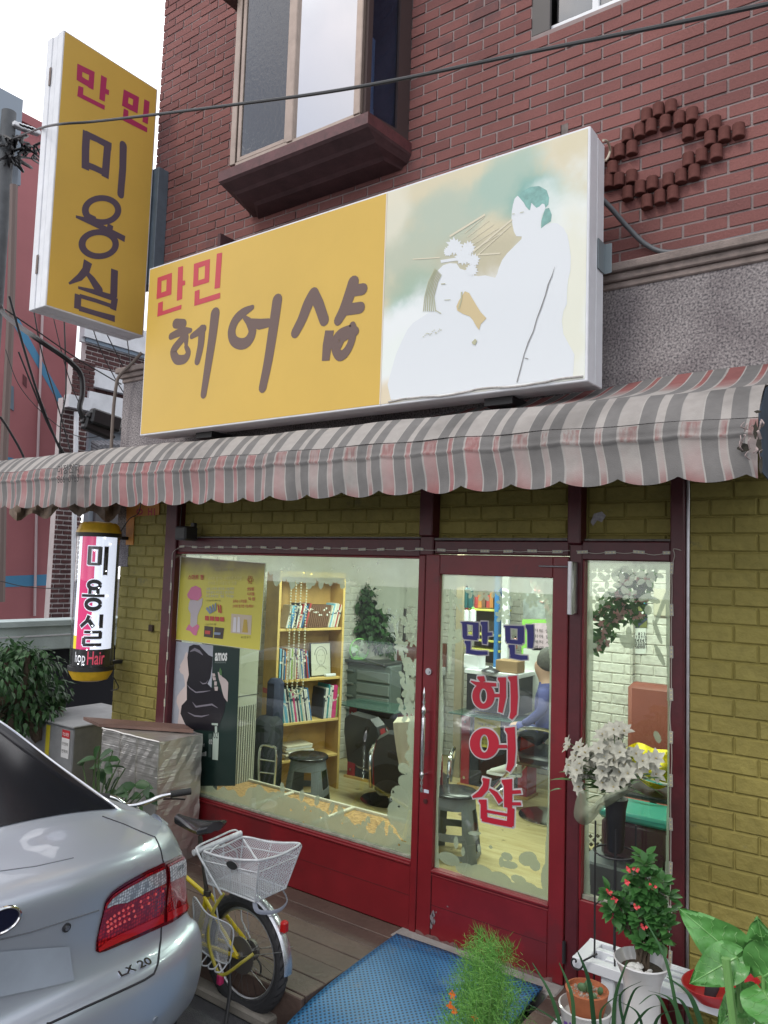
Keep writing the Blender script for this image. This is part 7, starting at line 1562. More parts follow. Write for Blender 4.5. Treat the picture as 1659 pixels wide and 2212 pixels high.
b = MB(); b.prism([cP(*p) for p in ((205, 940), (760, 1005), (720, 2200), (110, 2200))], (0, .001, 0)); b.build('dark_board', M_DG2, p2)
pk2('silver_print', mat('advert_silver', (.33, .35, .40), .4, var=.25, vs=3), [((208, 940), (530, 975), (500, 1700), (148, 1690))], .001)
pk2('face_print', mat('advert_skin', (.50, .42, .40), .45), [((300, 1030), (285, 1050), (275, 1090), (255, 1125), (240, 1150), (245, 1165), (232, 1185), (245, 1215), (270, 1232), (280, 1280), (285, 1330), (250, 1370), (215, 1420), (210, 1470), (235, 1540), (225, 1620), (215, 1690), (275, 1705), (300, 1500), (330, 1300), (330, 1080))], .0012)
M_HR = mat('advert_hair', (.010, .009, .013), .3)
pk2('hair_print', M_HR, [((320, 985), (360, 968), (410, 975), (450, 1020), (490, 1060), (525, 1075), (520, 1160), (505, 1260), (480, 1310), (520, 1350), (560, 1330), (610, 1400), (640, 1450), (630, 1540), (610, 1600), (560, 1720), (480, 1720), (400, 1710), (320, 1720), (275, 1640), (245, 1570), (255, 1500), (300, 1450), (300, 1380), (300, 1300), (318, 1230), (310, 1150), (305, 1080), (315, 1020))], .0016)
M_SH = mat('advert_shine', (.16, .15, .18), .4)
def shine(pts, w): ik = Ink((0, -1, 0), .0022); ik.stroke([cP(*p) for p in pts], [w*.3]+[w]*(len(pts)-2)+[w*.3]); ik.build('shine_print', M_SH, p2)
shine([(330, 1030), (370, 1010), (410, 1030), (440, 1060)], .020); shine([(415, 1290), (440, 1310), (470, 1305), (485, 1280)], .008); shine([(305, 1320), (330, 1350), (380, 1385), (440, 1380), (505, 1370)], .009); shine([(350, 1470), (380, 1510), (450, 1500), (520, 1490), (570, 1520)], .012); shine([(310, 1560), (370, 1590), (430, 1595), (495, 1580)], .011)
pk2('hand_print', mat('advert_skin2', (.40, .34, .33), .45), [((570, 1205), (585, 1215), (610, 1250), (640, 1270), (662, 1300), (660, 1360), (655, 1470), (625, 1430), (610, 1380), (600, 1330), (580, 1270)), ((520, 1220), (545, 1220), (550, 1245), (525, 1250)), ((540, 1290), (562, 1290), (562, 1325), (540, 1325)), ((540, 1335), (572, 1335), (570, 1370), (545, 1370)), ((523, 1250), (552, 1255), (555, 1280), (530, 1280))], .002)
pk2('leaf_print', mat('advert_leaf', (.06, .14, .05), .4), [((580, 1205), (592, 1170), (606, 1200), (605, 1240), (590, 1235))], .0025)
pk2('bottle_print', mat('advert_bottle', (.38, .46, .40), .3), [((535, 1735), (578, 1735), (580, 1780), (572, 1975), (522, 1970), (528, 1780)), ((545, 1680), (565, 1680), (566, 1735), (546, 1735)), ((518, 1652), (572, 1655), (572, 1675), (518, 1668))], .0024)
pk2('side_bottle_print', mat('advert_bottle2', (.06, .09, .08), .3), [((490, 1745), (520, 1745), (516, 1950), (488, 1950))], .0022)
PWH = mat('advert_white', (.6, .62, .6), .4); PGR = mat('advert_grey', (.22, .26, .25), .4)
ptext('amos', 545, 1112, 106, 72, PWH, .03, p2, cP, .0028); ptext('PROFESSIONAL', 545, 1130, 98, 12, PGR, 0, p2, cP, .0028)
ptext('02', 533, 1785, 40, 52, M_BLK, .0, p2, cP, .0028); ptext('02', 493, 1835, 28, 40, PWH, .0, p2, cP, .0028); ptext('아모스 녹차실감', 172, 1835, 150, 38, PGR, 0, p2, cP, .0028); ptext('70% 할인', 400, 1855, 55, 25, PWH, .02, p2, cP, .0028)
for k in range(3): ptext('머릿결을 건강하게 가꾸어 주는 녹차', 178, 1745+k*27, 180, 16, PGR, 0, p2, cP, .0028)
for k in range(5): pk2('bar_print', PWH, [((402+k*15, 1910+10-k*5), (411+k*15, 1910+9-k*5), (410+k*15, 1940), (401+k*15, 1938))], .0028)
b = MB(); q = P(390, 1700, 1, .06); b.cbox((-2.16, .05, .39), (-1.78, .12, .95), .02); tag(b.build('reflection_block', mat('dark_green_reflection', (.02, .03, .028), .8, bump=.3, bs=10)), 'added dark block imitating a reflection in the lower window corner below the advert', 'cloth')  # added block, its dark colour stands in for a reflection on the glass
# door lettering
cD = lambda x, y: P((1700+x/2.212)/1.8228, (2400+y/2.212)/1.8228, 1, -.0128)
dl = [([(288, 118), (292, 245)], .028), ([(385, 122), (386, 250)], .034), ([(256, 113), (300, 116), (410, 128)], [.006, .012, .016]), ([(280, 240), (400, 252)], .020), ([(430, 113), (465, 125), (466, 220), (464, 300)], [.010, .034, .034, .026]), ([(484, 215), (528, 212)], .018), ([(290, 278), (322, 290), (322, 355)], [.008, .028, .026]), ([(304, 362), (400, 378), (490, 378)], [.022, .022, .018])]
dm = [([(664, 150), (668, 278)], .028), ([(778, 155), (778, 290)], .036), ([(632, 145), (680, 150), (804, 158)], [.006, .012, .016]), ([(656, 275), (790, 288)], .020), ([(822, 142), (862, 155), (866, 250), (860, 335)], [.010, .036, .036, .028]), ([(672, 312), (704, 325), (706, 392)], [.008, .030, .028]), ([(688, 400), (780, 418), (838, 418)], [.024, .024, .02])]
rd1 = [([(400, 590), (440, 602), (448, 630)], [.010, .034, .034]), ([(343, 622), (390, 645), (470, 650), (565, 655)], [.006, .020, .022, .018]), ('r', 452, 752, 98, 112, .045, .028), ([(540, 748), (600, 748)], .018), ([(578, 598), (622, 612), (622, 760), (600, 895)], [.010, .038, .038, .026]), ([(668, 590), (716, 602), (722, 760), (716, 900), (690, 950)], [.010, .040, .042, .036, .018])]
rd2 = [('r', 460, 1165, 128, 132, .061, .032), ([(575, 1192), (660, 1192)], .018), ([(640, 1040), (694, 1052), (700, 1200), (694, 1340), (668, 1405)], [.010, .046, .046, .040, .024])]
rd3 = [([(445, 1470), (480, 1490), (470, 1550), (425, 1605), (358, 1632)], [.010, .034, .036, .032, .010]), ([(505, 1562), (560, 1605), (605, 1675)], [.012, .030, .034]), ([(612, 1490), (668, 1505), (668, 1725)], [.010, .048, .046]), ([(690, 1590), (780, 1585)], .018), ([(690, 1690), (780, 1690)], .016), ([(412, 1660), (455, 1675), (458, 1825)], [.010, .036, .040]), ([(694, 1725), (688, 1880)], .040), ([(470, 1752), (690, 1792)], .014), ([(440, 1818), (560, 1845), (705, 1872)], .028)]
lt = strokes(cD, (0, -1, 0), dl+dm, 'lettering_outline', mat('outline_cream', (.48, .46, .46), .5), None, 1, 'flat', .006, .0002); sub(lt, dr)
sub(strokes(cD, (0, -1, 0), rd1+rd2+rd3, 'lettering_outline', MATS['outline_cream'], None, 1, 'flat', .0075, .0002), dr)
sub(strokes(cD, (0, -1, 0), dl+dm, 'blue_lettering', mat('letter_navy', (.02, .02, .15), .45), None, 1, 'flat', 0, .0042), dr)
sub(strokes(cD, (0, -1, 0), rd1+rd2+rd3, 'red_lettering', mat('letter_crimson', (.38, .008, .025), .45), None, 1, 'flat', 0, .0042), dr)
# ------------------------------------------------------------------ decking, mat, strip lights
def deck_wood():
 m = mat_island('deck_wood', (.135, .088, .07), (.118, .076, .062), (.10, .066, .055), bump=.35, bs=35, vs=2.2, var=.35, rough=.55, spec=.5); return m
M_DECK = deck_wood(); specks(M_DECK, (.16, .14, .13), 3, .60, .4)
_mr = None
def deck(name, x0, x1, y0, kind_lab):
 b = MB(); W_d = .142; y = -.028; i = 0
 while y-W_d > y0-.02:
  b.cbox((x0+rnd.uniform(-.002, .002), y-W_d+.004, -.035+rnd.uniform(-.001, .001)), (x1, y, .0+rnd.uniform(-.0015, .0015)), .003); y -= W_d; i += 1
 yb_ = y
 b.cbox((x0, yb_-.03, -.16), (x1, yb_-.002, .0), .004); b.cbox((x1-.03, yb_-.002, -.16), (x1, -.03, -.036), .003); b.cbox((x0, yb_-.002, -.16), (x0+.03, -.03, -.036), .003)
 b.box((x0+.05, yb_+.03, ROADZ), (x0+.15, yb_+.13, -.036)); b.box((x1-.15, yb_+.03, ROADZ), (x1-.05, yb_+.13, -.036))
 o = b.build(name, M_DECK); tag(o, kind_lab, 'deck'); return o
deck('wooden_deck', -2.2, -.055, -.87, 'brown wooden deck with long boards in front of the large shop window')
deck('wooden_deck', .825, 2.6, -1.02, 'brown wooden deck under the flower pots right of the door')
b = MB(); b.cbox((-.055, -.9, ROADZ), (.825, -.14, -.135), .01); tag(b.build('concrete_step', mat('step_concrete', (.2, .2, .19), .85, var=.3, vs=5, bump=.3)), kind='structure')
b = MB(); b.cbox((-2.6, -.98, ROADZ), (-.2, -.88, ROADZ+.05), .01); tag(b.build('kerb', mat('kerb_stone', (.22, .2, .17), .9, var=.35, vs=6, bump=.4)), kind='structure')
def mat_rubber():
 m = mat('blue_mat', (.03, .13, .30), .45, var=.25, vs=3); n, l = m.node_tree.nodes, m.node_tree.links; bs = n['Principled BSDF']
 t = n.new('ShaderNodeTexCoord'); u = n.new('ShaderNodeMapping'); u.inputs['Rotation'].default_value = (0, 0, R(45)); l.new(t.outputs['UV'], u.inputs['Vector'])
 v = n.new('ShaderNodeTexVoronoi'); v.inputs['Scale'].default_value = 52; v.inputs['Randomness'].default_value = 0.; l.new(u.outputs[0], v.inputs['Vector'])
 r = n.new('ShaderNodeValToRGB'); r.color_ramp.elements[0].position = .22; r.color_ramp.elements[0].color = (.004, .02, .06, 1); r.color_ramp.elements[1].position = .34; r.color_ramp.elements[1].color = (.03, .16, .35, 1); l.new(v.outputs['Distance'], r.inputs['Fac'])
 z = n.new('ShaderNodeTexNoise'); z.inputs['Scale'].default_value = 4; z.inputs['Detail'].default_value = 5; l.new(t.outputs['Object'], z.inputs['Vector']); mx_ = n.new('ShaderNodeMixRGB'); mx_.blend_type = 'MULTIPLY'; mx_.inputs['Fac'].default_value = .5
 l.new(r.outputs[0], mx_.inputs['Color1']); l.new(z.outputs['Fac'], mx_.inputs['Color2']); l.new(mx_.outputs[0], bs.inputs['Base Color']); specks(m, (.10, .12, .14), 3, .58, .3)
 bp = n.new('ShaderNodeBump'); bp.inputs['Strength'].default_value = .9; bp.inputs['Distance'].default_value = .006; l.new(r.outputs[0], bp.inputs['Height']); l.new(bp.outputs[0], bs.inputs['Normal']); return m
# mat runs from the sill down over the step to the road, its left front corner rounded
prof = [(-.145, .006), (-.3, .0), (-.5, -.012), (-.7, -.03), (-.85, -.05), (-1.0, -.085), (-1.1, -.125), (-1.3, -.2), (-1.6, -.262), (-2.3, -.27)]
def mat_top(x, y):
 for i in range(len(prof)-1):
  if prof[i][0] >= y >= prof[i+1][0]:
   t_ = (y-prof[i][0])/(prof[i+1][0]-prof[i][0]); return prof[i][1]+(prof[i+1][1]-prof[i][1])*t_
 return prof[-1][1]
rows = []; uvs = []; YM = 1.55
for j in range(41):
 y = -.145-(YM-.145)*j/40; row = []
 for i in range(25):
  s_ = i/24; xl, xr = -.05, .80
  k = max(0, (-y-(YM-.22))/.22); k = 1-math.sqrt(max(0, 1-k*k)) if k > 0 else 0
  x = xl+.2*k+(xr-.0-xl-.4*k)*s_; row.append(Vector((x, y, mat_top(x, y)+.012+.003*math.sin(x*9+y*5)))); uvs.append((x, y))
 rows.append(row)
b = MB(); b.grid(rows); ob_ = b.build('door_mat', mat_rubber(), None, True); me = ob_.data; ul = me.uv_layers.new(name='UVMap')
for lp_ in me.loops: ul.data[lp_.index].uv = uvs[lp_.vertex_index]
sm = ob_.modifiers.new('s', 'SOLIDIFY'); sm.thickness = .012; sm.offset = -1
tag(ob_, 'large blue dimpled rubber mat sloping from the door to the road', 'mat')
ls = thing('led_strip', 'chain of small white light modules stapled around the red shop front frame', 'light strip', (-.4, -.05, 2.1))
b = MB(); b.cbox((-.028, -.004, -.008), (.028, .0, .008), .0015);
M_LED = mat('led_module', (.36, .35, .31), .4); md = None
M_LDT = mat('led_chip', (.6, .55, .25), .3)
b.k = 1
for k in (-1, 0, 1): b.cyl((k*.018, -.004, 0), (k*.018, -.0055, 0), .0032, n=8)
def led(x, y, z, rz):
 global md
 if md is None: md = b.build('led_module', [M_LED, M_LDT]); o = md
 else: o = md.copy(); COL.objects.link(o)
 o.parent = ls; o.matrix_parent_inverse = Matrix.Translation(-Vector(ls.location)); o.location = (x, y, z); o.rotation_euler = (0, rz, 0)
wire = []; rl = random.Random(50)
zl = [.47+.1685*k for k in range(10)]
for z in zl[::-1][::-1]: led(-2.205+.002*rl.random(), -.0525, z, R(90+rl.uniform(-4, 4))); wire += [(-2.205, -.0525, z), (-2.205+rl.uniform(-.008, .008), -.056, z+.084)]
x = -2.13; xs_ = []
while x < 1.36: xs_.append(x); x += .139
for x in xs_:
 yy = -.0365 if abs(x) < .05 else (-.0305 if x < -.04 or x > .93 else (-.0225 if x < .85 else -.0365))
 if .84 < x < .93: yy = -.0365
 led(x, yy, 2.112+rl.uniform(-.003, .003), R(rl.uniform(-4, 4))); wire += [(x, yy-.002, 2.112), (x+.07, yy-.004, 2.112+rl.uniform(-.012, .006))]
wire += [(1.37, -.045, 2.13), (1.375, -.045, 2.10)]
for k in range(10): z = 2.04-.193*k; led(1.362, -.0425, z, R(90+rl.uniform(-3, 3))); wire += [(1.362, -.0445, z), (1.362+rl.uniform(-.006, .006), -.046, z-.096)]
w_ = MB(); w_.tube(smoothpath(wire, 3), .0022, 4); w_.build('strip_wire', mat('pale_cord', (.36, .33, .29), .5), ls)
# ------------------------------------------------------------------ bicycle
_c = P(527, 2184, 2, ROADZ); HB = Vector((_c.x, _c.y-.01, 0)); hd = Vector((-.995, .0, 0)).normalized(); sd2 = Vector((0, 0, 1)).cross(hd)   # sd2: towards street side
RW = .306; BS = .9; HB.z = ROADZ+RW
bike = thing('bicycle', 'small yellow bicycle with white mesh baskets parked behind the silver car', 'bicycle', (HB.x, HB.y, ROADZ))
def US(p): o_ = Vector((HB.x, HB.y, ROADZ)); return o_+(p-o_)/BS
def BP(f, z, s=0.): return Vector((HB.x, HB.y, ROADZ))+hd*f+Vector((0, 0, z))+sd2*s
def wheel(f):
 Mw = Matrix(((hd.x, 0, sd2.x, BP(f, RW).x), (hd.y, 0, sd2.y, BP(f, RW).y), (hd.z, 1, sd2.z, BP(f, RW).z), (0, 0, 0, 1)))
 b = MB(); N_ = 72; K_ = 12; rows = []
 for i in range(N_+1):
  a = 2*math.pi*i/N_; rows.append([])
  for k in range(K_+1):
   t = 2*math.pi*k/K_; r_ = RW-.036+.036*math.cos(t); w_2 = .034*math.sin(t)
   if math.cos(t) > .5: r_ += .004*(1 if (i+(k % 2)) % 2 else -1)
   rows[-1].append(Mw @ Vector((r_*math.cos(a), r_*math.sin(a), w_2)))
 b.grid(rows); wh = b.build('wheel', M_BLKR, bike)
 b = MB(); b.tube([Mw @ Vector(((RW-.076)*math.cos(2*math.pi*i/48), (RW-.076)*math.sin(2*math.pi*i/48), 0)) for i in range(48)], .009, 6, closed=True, flat=1.4); sub(b.build('rim', M_ALU, smooth=True), wh)
 b = MB()
 for i in range(28):
  a = 2*math.pi*i/28; a2 = a+(.35 if i % 2 else -.35); s_ = .03 if i % 4 < 2 else -.03
  b.tube([Mw @ Vector((.02*math.cos(a2), .02*math.sin(a2), s_)), Mw @ Vector(((RW-.078)*math.cos(a), (RW-.078)*math.sin(a), 0))], .0012, 3)
 sub(b.build('spoke', M_CHR), wh)
 b = MB(); b.cyl(Mw @ Vector((0, 0, -.05)), Mw @ Vector((0, 0, .05)), .02, n=14); sub(b.build('hub', M_ALU, smooth=True), wh)
 return Mw
Mw = wheel(0); wheel(.96)
M_BY = mat('yellow_frame_paint', (.62, .48, .02), .3, var=.15, vs=20); M_WW = mat('white_wire_paint', (.50, .52, .55), .4, var=.3, vs=25)
bb = BP(.38, .27); st = BP(.32, .52); hdT = BP(.80, .66); hdB = BP(.83, .52)
b = MB()
for a, c, r_ in ((bb, st, .016), (bb, hdB, .014), (st, hdT, .012), (hdT, hdB, .02)): b.cyl(a, c, r_, n=12)
b.build('frame', M_BY, bike, True)
for s_ in (-.055, .055):
 b = MB(); b.cyl(bb+sd2*s_*.6, BP(0, RW, s_), .011, n=8); b.cyl(st+sd2*s_*.4, BP(0, RW, s_), .010, n=8); b.build('rear_stay', M_BY, bike, True)
for s_ in (-.05, .05): b = MB(); b.cyl(hdB+sd2*s_*.7, BP(.96, RW, s_), .012, n=8); b.build('fork_blade', M_BY, bike, True)
sdl = US(P(428, 1785, 1, HB.y-.03)); sh_z = sdl.z
b = MB(); b.cyl(st, Vector((sdl.x+.02, sdl.y, sdl.z-.05)), .013, n=12); b.cyl(st-Vector((0, 0, .0)), st+Vector((0, 0, .03)), .022, n=12); b.build('seat_post', mat('dull_steel', (.12, .11, .10), .4, .7), bike, True)
# saddle
b = MB(); rows = []
for i in range(13):
 t_ = i/12; w_2 = .10*(1-t_)**1.5*(1 if t_ > .02 else .8)+.026;
 if i == 0: w_2 = .06
 c_1 = Vector((sdl.x, sdl.y, sdl.z))+hd*(-.14+.32*t_)+Vector((0, 0, .012+.02*(1-t_)**3-.008*math.sin(t_*3)))
 rows.append([c_1+sd2*(w_2*math.cos(a))+Vector((0, 0, .022*math.sin(a) if math.sin(a) > 0 else .05*math.sin(a)*(.5+.5*abs(math.cos(a))))) for a in [2*math.pi*k/16 for k in range(17)]])
b.grid(rows); b.add(rows[0][:16], [tuple(range(16))]); b.add(rows[-1][:16], [tuple(range(15, -1, -1))]); b.build('saddle', mat('saddle_black', (.02, .02, .024), .25), bike, True)
# handlebar: grips
gL, gM, gR = US(P(205, 1719, 1, HB.y-.27)), US(P(294, 1728, 1, HB.y-.09)), US(P(412, 1709, 1, HB.y+.17))
b = MB(); hb_pts = smoothpath([gL, gL.lerp(gM, .45)+Vector((0, 0, .0)), gM+(gL-gM)*.25+Vector((0, 0, -.035)), gM+Vector((0, 0, -.03)), gM+(gR-gM)*.25+Vector((0, 0, -.02)), gM.lerp(gR, .5)+Vector((0, 0, .0)), gR], 6); b.tube(hb_pts, .014, 10); b.build('handlebar', M_CHR, bike, True)
for a, c in ((gL, gL.lerp(gM, .35)), (gR, gR.lerp(gM, .38))): b = MB(); b.cyl(a, c, .021, n=14); b.build('grip', M_BLKR, bike, True)
b = MB(); b.cyl(hdT, gM+Vector((0, 0, -.03)), .012, n=10); b.build('stem', M_CHR, bike, True)
b = MB(); b.tube(smoothpath([gM.lerp(gR, .55)+Vector((.0, -.02, -.02)), gM.lerp(gR, .75)+Vector((-.02, -.01, -.035)), gR+Vector((-.05, .0, -.06))]), .007, 6, flat=.6); b.build('brake_lever', M_BLK, bike, True)
# mudguard
b = MB(); rows = []
for i in range(25):
 a = R(20)+R(118)*i/24+math.pi*.0; a = R(-2)+R(100)*i/24
 rows.append([Mw @ Vector((-(RW+.022-.010*abs(math.cos(t))*0)*math.cos(a)-.0, (RW+.022)*math.sin(a), 0)) + sd2*(.034*math.sin(t)) + (BP(0, RW)-Mw @ Vector((-math.cos(a), math.sin(a), 0))).normalized()*(.016*(1-math.cos(t))) for t in [-1.2+2.4*k/8 for k in range(9)]])
b.grid(rows); b.build('mudguard', mat('silver_guard', (.60, .62, .66), .25, .8, var=.3, vs=20), bike, True)
b = MB(); c0 = Mw @ Vector((-(RW+.045)*math.cos(R(38)), (RW+.045)*math.sin(R(38)), 0)); b.cbox(c0-Vector((.02, .02, .03)), c0+Vector((.02, .02, .03)), .01); b.build('reflector', mat('reflector_red', (.35, .01, .01), .15), bike)
for s_ in (-.06, .06): b = MB(); b.tube([BP(0, RW, s_), Mw @ Vector((-(RW+.02)*math.cos(R(20)), (RW+.02)*math.sin(R(20)), s_*.6))], .0022, 5); b.build('guard_stay', M_ALU, bike)
# cassette, derailleur
b = MB(); b.cyl(BP(0, RW, -.035), BP(0, RW, -.055), .055, n=24); b.cyl(BP(0, RW, .03), BP(0, RW, .036), .095, n=30); b.build('sprocket', mat('dull_gear', (.13, .12, .11), .5, .5), bike)
b = MB(); b.tube(smoothpath([BP(0, RW-.02, -.06), BP(-.06, RW-.08, -.065), BP(-.03, RW-.17, -.065), BP(.04, RW-.15, -.065), BP(.02, RW-.05, -.06)]), .005, 6); b.build('derailleur', M_BLK, bike, True)
b = MB(); b.cyl(bb+sd2*.05, bb+sd2*.056, .08, n=30); b.tube([bb+sd2*.06, bb+sd2*.07+Vector((.08, 0, -.14))], .009, 6); b.cbox(bb+sd2*.07+Vector((.04, -.03, -.16)), bb+sd2*.14+Vector((.12, .03, -.14)), .005); b.build('crankset', mat('dull_gear', (0, 0, 0)), bike)
b = MB(); b.tube([BP(.05, .27, .065), BP(.0, .14, .10), BP(-.04, .02, .16)], .010, 8); b.build('kickstand', M_BLK, bike, True)
# perforated wire mesh material
def mesh_wire():
 m = bpy.data.materials.new('white_wire_mesh'); m.use_nodes = True; MATS['white_wire_mesh'] = m; n, l = m.node_tree.nodes, m.node_tree.links; bs = n['Principled BSDF']; bs.inputs['Base Color'].default_value = (.48, .5, .54, 1); bs.inputs['Roughness'].default_value = .4
 u = n.new('ShaderNodeUVMap'); s_ = n.new('ShaderNodeSeparateXYZ'); l.new(u.outputs[0], s_.inputs[0])
 def M2(op, a, b_=None):
  q = n.new('ShaderNodeMath'); q.operation = op
  for i, v in enumerate((a, b_)):
   if v is None: continue
   if isinstance(v, (int, float)): q.inputs[i].default_value = v
   else: l.new(v, q.inputs[i])
  return q.outputs[0]
 fx_ = M2('FRACT', M2('MULTIPLY', M2('ADD', s_.outputs['X'], s_.outputs['Y']), 70.)); fy_ = M2('FRACT', M2('MULTIPLY', M2('SUBTRACT', s_.outputs['X'], s_.outputs['Y']), 70.))
 w_3 = M2('MINIMUM', M2('ADD', M2('LESS_THAN', fx_, .30), M2('LESS_THAN', fy_, .30)), 1.)
 t = n.new('ShaderNodeBsdfTransparent'); x = n.new('ShaderNodeMixShader'); l.new(w_3, x.inputs['Fac']); l.new(t.outputs[0], x.inputs[1]); l.new(bs.outputs[0], x.inputs[2]); l.new(x.outputs[0], n['Material Output'].inputs['Surface']); return m
M_MESH = mesh_wire()
def mesh_panel(name, c00, c10, c11, c01, par, nu=1, bow=None):
 b = MB(); U_ = (c10-c00).length; V_ = (c01-c00).length; rows = []; uv = []
 for j in range(9):
  row = []
  for i in range(13):
   s_, t_ = i/12, j/8; p = c00.lerp(c10, s_).lerp(c01.lerp(c11, s_), t_)
   if bow: p = p+bow*math.sin(math.pi*s_)
   row.append(p); uv.append((s_*U_, t_*V_))
  rows.append(row)
 b.grid(rows); o = b.build(name, M_MESH, par); ul = o.data.uv_layers.new(name='UVMap')
 for lp_ in o.data.loops: ul.data[lp_.index].uv = uv[lp_.vertex_index]
 return o
BZ = .70-.0
bk2 = bike
def Q(f, s, z): return BP(f, z, s)
# basket body corners: f forward, s side (street +), z above road ; open front, tapered
zb0, zb1 = .655, .86
b0 = [Q(-.17, .115, zb0), Q(.19, .115, zb0), Q(.19, -.115, zb0), Q(-.17, -.115, zb0)]; b1 = [Q(-.235, .165, zb1+.03), Q(.21, .155, zb1-.03), Q(.21, -.155, zb1-.03), Q(-.235, -.165, zb1+.03)]
mesh_panel('basket_mesh', b0[0], b0[1], b0[2], b0[3], bike)
for i, j in ((0, 1), (1, 2), (2, 3), (3, 0)): mesh_panel('basket_mesh', b0[i], b0[j], b1[j], b1[i], bike)
b = MB(); b.tube(smoothpath([b0[0], b0[1], b0[2], b0[3]], 6, True)[::6]+[], .005, 6, closed=True)
rim = []
for i in range(4):
 a, c = b1[i], b1[(i+1) % 4]; rim += [a.lerp(c, .10), a.lerp(c, .5)+Vector((0, 0, -.012)), a.lerp(c, .90)]
b.tube(smoothpath(rim, 5, True), .0065, 8, closed=True)
for i in range(4):
 b.tube([b0[i], b1[i].lerp(b0[i], .05)], .0045, 6); a, c = b0[i], b0[(i+1) % 4]; b.tube([a.lerp(c, .5), b1[i].lerp(b1[(i+1) % 4], .5)], .0035, 6); b.tube([b0[i].lerp(b1[i], .72), b0[(i+1) % 4].lerp(b1[(i+1) % 4], .72)], .0035, 6)
b.tube([b0[0].lerp(b0[3], .5), b0[1].lerp(b0[2], .5)], .004, 6)
b.build('basket_frame', M_WW, bike, True)
b = MB(); e0, e1_ = b1[0].lerp(b0[0], .25).lerp(b1[3].lerp(b0[3], .25), .0), None
c0 = (b1[0]+b1[3])/2*.5+(b0[0]+b0[3])/2*.5
b.lathe([(0, -.002), (.02, -.002), (.02, .002), (0, .002)], b1[0].lerp(b1[1], .45).lerp(b0[0].lerp(b0[1], .45), .22)+sd2*.006, 18, Matrix(((hd.x*2, 0, sd2.x, 0), (hd.y*2, 0, sd2.y, 0), (0, 1, 0, 0), (0, 0, 0, 1)))); b.build('badge', M_BLK, bike)
# carrying bar at the front of the basket
b = MB(); c7 = lambda x, y, dy_: US(P((700+x/2.658)/1.8228, (3200+y/2.658)/1.8228, 1, HB.y+dy_)); A_, B_ = c7(165, 420, -.17), c7(660, 215, .13); b.cyl(A_, B_, .016, n=14); b.build('roller_bar', M_WW, bike, True)
b = MB(); b.tube(smoothpath([c7(460, 860, -.15), c7(330, 640, -.16), c7(205, 410, -.17), c7(225, 345, -.14), c7(400, 262, -.02), c7(570, 188, .10), c7(635, 205, .13), c7(720, 330, .13), c7(830, 500, .12)], 6), .006, 8); b.tube(smoothpath([c7(285, 520, -.12), c7(380, 370, -.08), c7(490, 330, .05), c7(610, 400, .11), c7(620, 520, .11)], 6), .005, 6); b.build('carrying_arch', M_WW, bike, True)
# side pannier of mesh, plate bracket
pA = [Q(.27, .13, .35), Q(.0, .13, .30), Q(-.03, .14, .50), Q(.27, .14, .57)]
mesh_panel('side_pannier', pA[0], pA[1], pA[2], pA[3], bike, bow=sd2*.035)
b = MB(); b.tube(smoothpath([p+sd2*(.035 if k % 2 else 0) for k, p in enumerate([pA[0], pA[0].lerp(pA[1], .5), pA[1], pA[1].lerp(pA[2], .5)-sd2*.035-hd*.02, pA[2], pA[2].lerp(pA[3], .5), pA[3], pA[3].lerp(pA[0], .5)-sd2*.035])], 5, True), .0045, 6, closed=True)
for k in range(5): f = .20-.05*k; b.tube(smoothpath([Q(f, .13, .30), Q(f, .17, .275), Q(f, .21, .29), Q(f, .215, .31)], 4), .004, 6)
b.build('pannier_frame', M_WW, bike, True)
b = MB(); b.tube(smoothpath([Q(-.15, .10, .66), Q(-.17, .09, .60), Q(-.22, .0, .585), Q(-.2, -.1, .6), Q(-.15, -.1, .66)], 5), .012, 6, flat=.25); b.build('plate_bracket', mat('bluish_bracket', (.28, .3, .36), .5), bike, True)
for s_ in (.10, -.10): b = MB(); b.tube([Q(.17, s_, .655), Q(.12, s_*.8, .42), Q(.02, s_*.7, .33)], .0045, 6); b.build('rack_leg', M_WW, bike, True)
b = MB(); b.tube(smoothpath([Q(.06, .12, .64), Q(.10, .15, .55), Q(.11, .17, .42), Q(.07, .16, .30), Q(.02, .14, .24), Q(-.08, .10, .32), Q(-.12, .06, .36)], 6), .009, 8); lk = b.build('cable_lock', mat('yellow_lock_cable', (.35, .30, .04), .35), bike, True)
b = MB(); b.cbox(Q(.035, .14, .215)-Vector((.018, .018, .03)), Q(.035, .14, .215)+Vector((.018, .018, .03)), .01); sub(b.build('lock_body', mat('magenta_plastic', (.40, .02, .10), .4)), lk)
# ------------------------------------------------------------------ silver sedan, rear end towards us
bike.scale = (BS, BS, BS)
XR, YC = -.115, -2.215
car = thing('silver_car', 'silver sedan parked along the shop with its rear corner beside the bicycle', 'car', (XR-2.3, YC, ROADZ))
